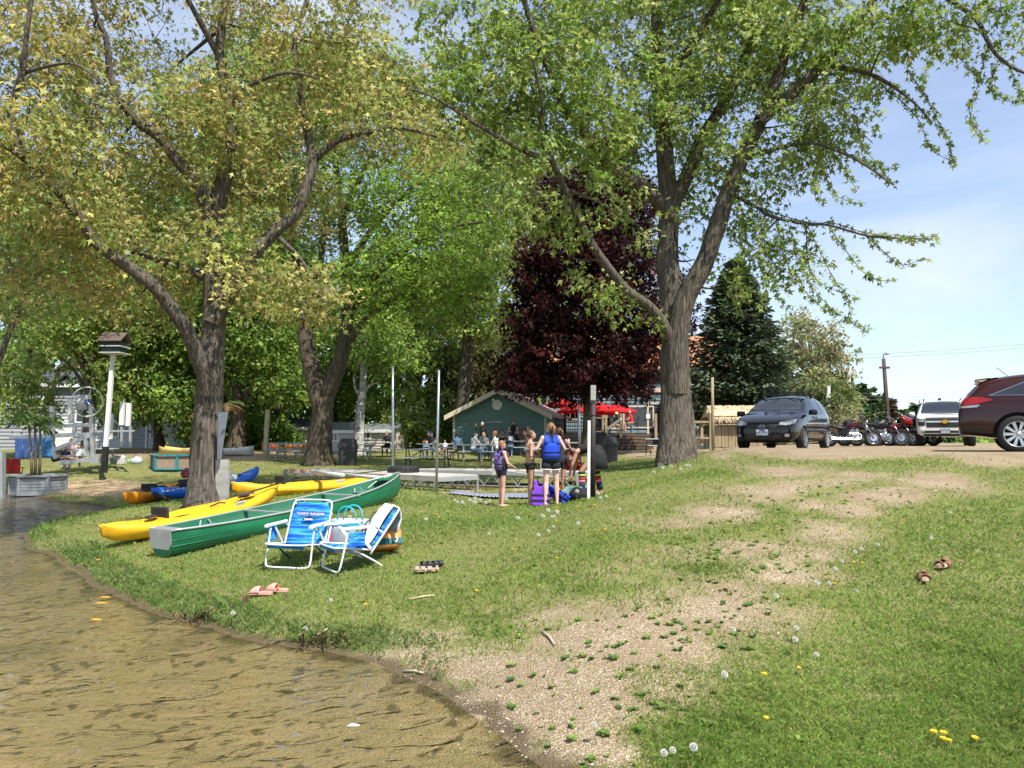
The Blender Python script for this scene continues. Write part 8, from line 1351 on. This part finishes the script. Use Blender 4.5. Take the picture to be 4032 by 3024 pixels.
# ---- white SUV
f = W(R6(1390, 1100), 29.6); fd = Vector((-math.sin(R(28)), -math.cos(R(28)), 0)); c = Vector((f.x, f.y, 0)) - fd * 2.6; suv = empty('white_suv', (c.x, c.y, gz(c.x, c.y)), 'white full-size SUV with gold cross emblem facing the camera', 'SUV', math.atan2(fd.y, fd.x))
st = [(2.60, .42, .90, .98, .80, .80, .70), (2.55, .36, 1.06, 1.12, .93, .92, .84), (2.35, .36, 1.12, 1.19, .98, .97, .88), (1.60, .36, 1.15, 1.24, 1.01, .99, .88), (1.22, .36, 1.16, 1.28, 1.01, 1.0, .88), (.85, .36, 1.17, 1.58, 1.01, 1.0, .80), (.48, .36, 1.18, 1.83, 1.01, 1.0, .76), (0, .36, 1.18, 1.885, 1.01, 1.0, .76), (-2.0, .36, 1.18, 1.88, 1.01, 1.0, .76), (-2.4, .36, 1.18, 1.82, 1.0, .98, .74), (-2.55, .4, 1.16, 1.5, .97, .95, .74), (-2.6, .45, 1.0, 1.06, .9, .88, .7)]
sb, bv = car_body(suv, st, VWHT, [(1.62, .39, .45, .92), (-1.55, .39, .45, .92)])
decal(bv, [(-.82, 1.30), (0, 1.28), (.82, 1.30)], [(-.70, 1.79), (0, 1.82), (.70, 1.79)], 'F', CGL, suv, 'windshield', n=16, m=8)
decal(bv, [(-.66, .98), (.66, .98)], [(-.66, 1.075), (.66, 1.075)], 'F', PLA, suv, 'upper_grille', .012); decal(bv, [(-.62, .72), (.62, .72)], [(-.66, .90), (.66, .90)], 'F', PLA, suv, 'lower_grille', .012)
for z0, z1 in ((.905, .925), (.955, .975), (1.08, 1.10), (.70, .715)): decal(bv, [(-.68, z0), (.68, z0)], [(-.68, z1), (.68, z1)], 'F', CHR, suv, 'chrome_bar', .022)
for s in (-1, 1):
    decal(bv, [(s * .68, .78), (s * .90, .78)], [(s * .68, 1.06), (s * .94, 1.06)], 'F', PLA, suv, 'headlight_housing', .010); decal(bv, [(s * .71, .93), (s * .92, .93)], [(s * .71, 1.03), (s * .93, 1.03)], 'F', LENS, suv, 'headlight', .018); decal(bv, [(s * .70, .53), (s * .84, .53)], [(s * .70, .59), (s * .84, .59)], 'F', LENS, suv, 'fog_light', .014)
    m_ = MB(); m_.loft([[Vector((.95 + dx, s * (1.02 + y), 1.28 + z)) for y, z in ((0, -.08), (.20, -.08), (.22, .02), (.19, .10), (.02, .09))] for dx in (-.05, .05, .09)]); m_.build('side_mirror', VWHT, suv, True); v = 'L' if s > 0 else 'R'
    for a, b in ((.70, .0), (-.1, -1.0), (-1.1, -2.2)): decal(bv, [(a, 1.24), (b, 1.24)], [(a - (.25 if a > .5 else 0), 1.74), (b, 1.76)], v, CGL, suv, 'side_window')
    MB().tube([(.1, s * .68, 1.93), (-2.1, s * .68, 1.93)], .025, 6).build('roof_rail', PLA, suv)
    for x in (1.62, -1.55): wheel(suv, (x, s * .90, .39), .40, .27, 6, .66, s)
decal(bv, [(-.80, .50), (.80, .50)], [(-.80, .60), (.80, .60)], 'F', PLA, suv, 'bumper_slot', .008); decal(bv, [(-.86, .38), (.86, .38)], [(-.88, .47), (.88, .47)], 'F', PLA, suv, 'lower_valance', .008)
hx = bv.ray_cast(Vector((6, 0, .94)), Vector((-1, 0, 0)))[0].x; E = emblem_M(hx + .035, 0, .94); GOLD = pm('gold_emblem', (.62, .36, .06), .3, .6); MB().prism([(-.17, -.035), (-.06, -.035), (-.07, -.07), (.05, -.07), (.06, -.035), (.15, -.035), (.17, .035), (.06, .035), (.07, .07), (-.05, .07), (-.06, .035), (-.15, .035)], lambda u, v: E @ Vector((u, v, 0)), lambda u, v: E @ Vector((u, v, .015))).build('cross_emblem', GOLD, suv)
px_ = bv.ray_cast(Vector((6, 0, .55)), Vector((-1, 0, 0)))[0].x; MB().box((px_ + .025, 0, .56), (.02, .33, .17)).build('plate_frame', PLA, suv); MB().box((px_ + .036, 0, .56), (.012, .29, .135)).build('licence_plate', PLATE, suv); textmesh('BD 62083', .055, C_BLACK, suv, emblem_M(px_ + .045, 0, .545)); MB().box((px_ + .04, 0, .605), (.01, .28, .03)).build('plate_band', C_JEAN, suv)
# ---- burgundy crossover
fd = Vector((math.cos(R(30)), -math.sin(R(30)), 0)); wc = W(R6(2150, 1072), 15.2); c = Vector((wc.x, wc.y, 0)) + fd * 1.38 + Vector((fd.y, -fd.x, 0)) * -.80; nside = Vector((fd.y, -fd.x, 0)); crs = empty('burgundy_suv', (c.x, c.y, gz(c.x, c.y)), 'dark burgundy crossover seen from its rear quarter at the right edge', 'SUV', math.atan2(fd.y, fd.x))
st = [(2.4, .35, .62, .68, .5, .55, .45), (2.2, .25, .78, .86, .82, .82, .7), (1.5, .24, .98, 1.08, .94, .93, .75), (1.0, .24, 1.02, 1.16, .95, .94, .76), (.3, .24, 1.04, 1.52, .95, .94, .66), (-.3, .24, 1.06, 1.61, .95, .94, .65), (-1.0, .24, 1.08, 1.60, .95, .93, .64), (-1.6, .25, 1.10, 1.545, .94, .92, .62), (-1.92, .30, 1.11, 1.48, .92, .90, .60), (-2.08, .32, 1.10, 1.34, .90, .88, .60), (-2.25, .33, 1.06, 1.14, .88, .86, .62), (-2.36, .34, .92, .97, .86, .85, .66), (-2.40, .38, .70, .74, .80, .80, .66)]
cb, bv = car_body(crs, st, VBRN, [(1.40, .36, .43, .84), (-1.38, .36, .43, .84)])
for s, v in ((1, 'L'), (-1, 'R')):
    decal(bv, [(-1.86, 1.135), (-1.0, 1.115)], [(-1.70, 1.20), (-1.0, 1.50)], v, CHR, crs, 'window_trim', .004); decal(bv, [(-1.78, 1.15), (-1.0, 1.135)], [(-1.66, 1.195), (-1.0, 1.475)], v, CGL, crs, 'quarter_window', .012); decal(bv, [(-.92, 1.13), (-.05, 1.12)], [(-.92, 1.49), (-.05, 1.53)], v, CGL, crs, 'side_window', .012); decal(bv, [(.05, 1.12), (.75, 1.12)], [(.05, 1.53), (.35, 1.42)], v, CGL, crs, 'side_window', .012)
    decal(bv, [(-2.37, .92), (-2.05, .97), (-1.80, 1.03)], [(-2.30, 1.10), (-2.05, 1.11), (-1.80, 1.06)], v, RLENS, crs, 'tail_light', .012); decal(bv, [(-2.375, .885), (-2.05, .90)], [(-2.37, .92), (-2.0, .955)], v, LENS, crs, 'reverse_light', .013); decal(bv, [(-.97, .35), (-.955, .35)], [(-.97, 1.1), (-.955, 1.1)], v, PLA, crs, 'door_seam', .003, 2, 6)
    for x in (1.40, -1.38): wheel(crs, (x, s * .83, .36), .365, .25, 10, .70, s)
    decal(bv, [(s * .45, .93), (s * .84, .93)], [(s * .45, 1.05), (s * .84, 1.08)], 'B', RLENS, crs, 'tail_light', .012)
    MB().tube([(-2.38, s * .5, .34), (-2.25, s * .5, .34)], .04, 10).build('exhaust_tip', CHR, crs)
decal(bv, [(-.62, 1.16), (.62, 1.16)], [(-.54, 1.43), (.54, 1.43)], 'B', CGL, crs, 'rear_window', .008); zs_ = bv.ray_cast(Vector((-1.72, 0, 5)), Vector((0, 0, -1)))[0].z; MB().loft([[Vector((x, y, z - .02 * abs(y) + dz)) for y in (-.56, -.3, 0, .3, .56)] for x, z, dz in ((-1.66, zs_ - .005, 0), (-1.85, zs_ - .012, 0), (-2.06, zs_ - .035, 0), (-2.06, zs_ - .06, 0), (-1.85, zs_ - .12, 0))], False, False).build('roof_spoiler', VBRN, crs, True, solid=.012); MB().tube([(-1.45, 0, 1.56), (-1.66, 0, 1.76)], .007, 5).build('antenna', PLA, crs); decal(bv, [(-2.36, .42), (-1.9, .38)], [(-2.36, .48), (-1.85, .44)], 'R', PLA, crs, 'bumper_trim', .004)
# ---- motorcycles
MBLK = paint('moto_black', (.01, .01, .012)); MRED = paint('moto_red', (.20, .010, .010)); MMAR = paint('moto_maroon', (.05, .005, .008)); MCRM = paint('moto_cream', (.72, .55, .30)); LEA = pm('seat_leather', (.012, .012, .012), .45, 0, .2, 20, .2); CLRG = pm('wind_screen', (.25, .28, .30), .08, 0, .1, 3, spec=.7)
def moto(lb, loc, rz, tank, fend, screen=0, fairing=None, bars=0, spokes=8, pack=False, steer=0):
    r = empty('motorcycle', loc, lb, 'motorcycle', rz, 'motorcycles parked in a row'); r.rotation_euler = (R(-9), 0, rz); rw = .32
    def wh(x, n):
        w = bpy.data.objects.new('wheel', None); COL.objects.link(w); w.parent = r; w.location = (x, 0, rw); M = Matrix.Rotation(R(90), 3, 'X'); t = torus(rw - .06, .062, 30, 8, 1.0); t.v = [M @ v for v in t.v]; t.build('tyre', TYRE, w, True); t = torus(rw - .115, .016, 28, 6, 1.6); t.v = [M @ v for v in t.v]; t.build('rim', CHR, w, True); MB().lathe([(.05, -.06), (.05, .06)], 12, (0, 0, 0), M).build('hub', CHR, w); MB().lathe([(.12, .05), (.12, .056)], 18, (0, 0, 0), M).build('brake_disc', RIMM, w)
        for k in range(n): a = 2 * math.pi * k / n; MB().beam((.04 * math.cos(a), 0, .04 * math.sin(a)), ((rw - .11) * math.cos(a), 0, (rw - .11) * math.sin(a)), .022, .018, (0, 1, 0)).build('spoke', CHR, w)
    wh(.80, spokes); wh(-.78, spokes)
    for s in (-1, 1): MB().tube([(.80, s * .085, rw), (.48, s * .085, .95)], .024, 8).build('fork_tube', CHR, r, True)
    b = MB(); b.loft([[Vector((x, w * math.cos(a), z + h * math.sin(a))) for a in [2 * math.pi * k / 12 for k in range(12)]] for x, w, z, h in ((.42, .05, .86, .05), (.36, .12, .84, .10), (.15, .155, .80, .13), (-.08, .12, .77, .10), (-.16, .05, .75, .05))]); b.build('fuel_tank', tank, r, True)
    b = MB(); b.loft([[Vector((x, w * math.cos(a), z + h * math.sin(a))) for a in [2 * math.pi * k / 12 for k in range(12)]] for x, w, z, h in ((-.10, .08, .72, .05), (-.28, .15, .68, .06), (-.48, .15, .70, .06), (-.56, .13, .76, .05), (-.80, .12, .80, .05), (-.92, .08, .82, .04))]); b.build('seat', LEA, r, True); b = MB(); b.ell((-.95, 0, 1.0), (.04, .13, .10)); b.build('sissy_pad', LEA, r, True); MB().tube([(-.85, -.1, .7), (-.97, -.1, .98), (-.97, .1, .98), (-.85, .1, .7)], .012, 6).build('sissy_bar', CHR, r)
    for x0, a0, a1, nm in ((.80, 30, 150, 'front_fender'), (-.78, 25, 175, 'rear_fender')):
        S = []
        for k in range(12): a = R(a0 + (a1 - a0) * k / 11); S.append([Vector((x0 + (rw + .03) * math.cos(a) - (.0), y, rw + (rw + .03) * math.sin(a) - .012 * (abs(y) > .05))) for y in (-.075, -.05, 0, .05, .075)])
        MB().loft(S, False, False).build(nm, fend, r, True, solid=.006)
    b = MB(); b.box((.10, 0, .40), (.40, .26, .24)); b.build('engine_block', RIMM, r, bevel=.04)
    for dx, an in ((.0, 20), (.22, -18)):
        M = Matrix.Rotation(R(an), 3, 'Y'); 
        for k in range(5): MB().lathe([(.085, 0), (.085, .018)], 14, Vector((dx + .02, 0, .52)) + M @ Vector((0, 0, .03 * k)), M).build('cylinder_fin', RIMM, r)
    MB().lathe([(.12, 0), (.11, .05), (.02, .06)], 18, (.05, -.14, .38), Matrix.Rotation(R(90), 3, 'X')).build('engine_cover', CHR, r, True)
    for z in (.30, .24): MB().tube(smoothpath([(.28, -.12, .48), (.34, -.16, z + .05), (.10, -.17, z), (-.40, -.18, z), (-.82, -.18, z + .02)], 4), [.02] * 9 + [.024] * 3 + [.03] * 5, 8).build('exhaust_pipe', CHR, r, True)
    MB().tube([(.45, 0, .92), (.30, 0, .62), (.36, 0, .28), (-.25, 0, .26), (-.45, 0, .60), (.3, 0, .78)], .022, 6).build('frame_tube', PLA, r)
    hb = 1.05 + .28 * bars; MB().tube(smoothpath([(.30, -.40, hb), (.38, -.32, hb + .02), (.46, -.10, .98), (.46, .10, .98), (.38, .32, hb + .02), (.30, .40, hb)], 3), .013, 6).build('handlebar', CHR, r, True)
    for s in (-1, 1): MB().tube([(.26, s * .44, hb), (.34, s * .36, hb + .01)], .019, 6).build('grip', PLA, r); MB().tube([(.36, s * .33, hb + .01), (.36, s * .38, hb + .17)], .006, 5).build('mirror_stem', CHR, r); b = MB(); b.ell((.36, s * .40, hb + .20), (.015, .065, .045)); b.build('mirror', CHR, r, True)
    M = Matrix.Rotation(R(90), 3, 'Y'); MB().lathe([(.03, -.12), (.08, -.06), (.095, .0), (.09, .02), (.01, .03)], 18, (.62, 0, .93), M).build('headlight', CHR, r, True)
    for s in (-1, 1): b = MB(); b.ell((.55, s * .17, .90), (.03, .025, .025)); b.build('turn_signal', pm('amber', (.7, .2, .02), .3), r, True)
    b = MB(); b.box((-1.08, 0, .62), (.04, .14, .07)); b.build('tail_light', RLENS, r, bevel=.01)
    if screen: MB().loft([[Vector((.60 - .20 * t - .03 * u * u, .24 * u * (1 - .25 * t), .98 + .42 * t * screen)) for u in (-1, -.6, -.2, .2, .6, 1)] for t in (0, .35, .7, 1)], False, False).build('windscreen', CLRG, r, True, solid=.006)
    if fairing: b = MB(); b.loft([[Vector((x, w * math.cos(a), z + h * math.sin(a))) for a in [2 * math.pi * k / 14 for k in range(14)]] for x, w, z, h in ((.78, .06, .96, .07), (.70, .24, .97, .17), (.55, .36, 1.02, .22), (.45, .38, 1.10, .18), (.42, .30, 1.14, .10))]); b.build('fairing', fairing, r, True)
    if pack: b = MB(); b.ell((-.62, 0, .93), (.22, .16, .12)); b.build('luggage_roll', LEA, r, True)
    for s in (-1, 1):
        if fairing or pack: b = MB(); b.box((-.72, s * .24, .52), (.42, .14, .26)); b.build('saddle_bag', fend, r, bevel=.05)
    MB().tube([(.0, .12, .28), (-.05, .30, -.02)], .012, 6).build('kick_stand', PLA, r); return r
def ML(q, D): a_, b_ = raydir(q[0], 441); x = a_ * D; return (x, D, gz(x, D) - .005)
moto('maroon and black cruiser motorcycle parked side-on, first of the row', ML(R6(405, 0), 28.9), R(-6), MMAR, MBLK, .7); moto('black motorcycle with luggage roll behind the maroon cruiser', ML(R6(560, 0), 30.4), R(-22), MBLK, MBLK, 0, None, .3, 10, True); moto('black motorcycle with big chrome fork, second front wheel of the row', ML(R6(690, 0), 30.0), R(-30), MBLK, MBLK, .4, None, 0, 12); moto('red-faired touring motorcycle with cream front fender', ML(R6(820, 0), 31.2), R(-38), MRED, MCRM, .8, MRED, .1, 10); moto('black faired touring motorcycle right of the red one', ML(R6(905, 0), 32.2), R(-40), MBLK, MMAR, .9, MBLK, .1, 10); moto('black motorcycle with high handlebars nearest the white SUV', ML(R6(1050, 0), 32.8), R(-48), MBLK, MBLK, 0, None, 1.2, 12)
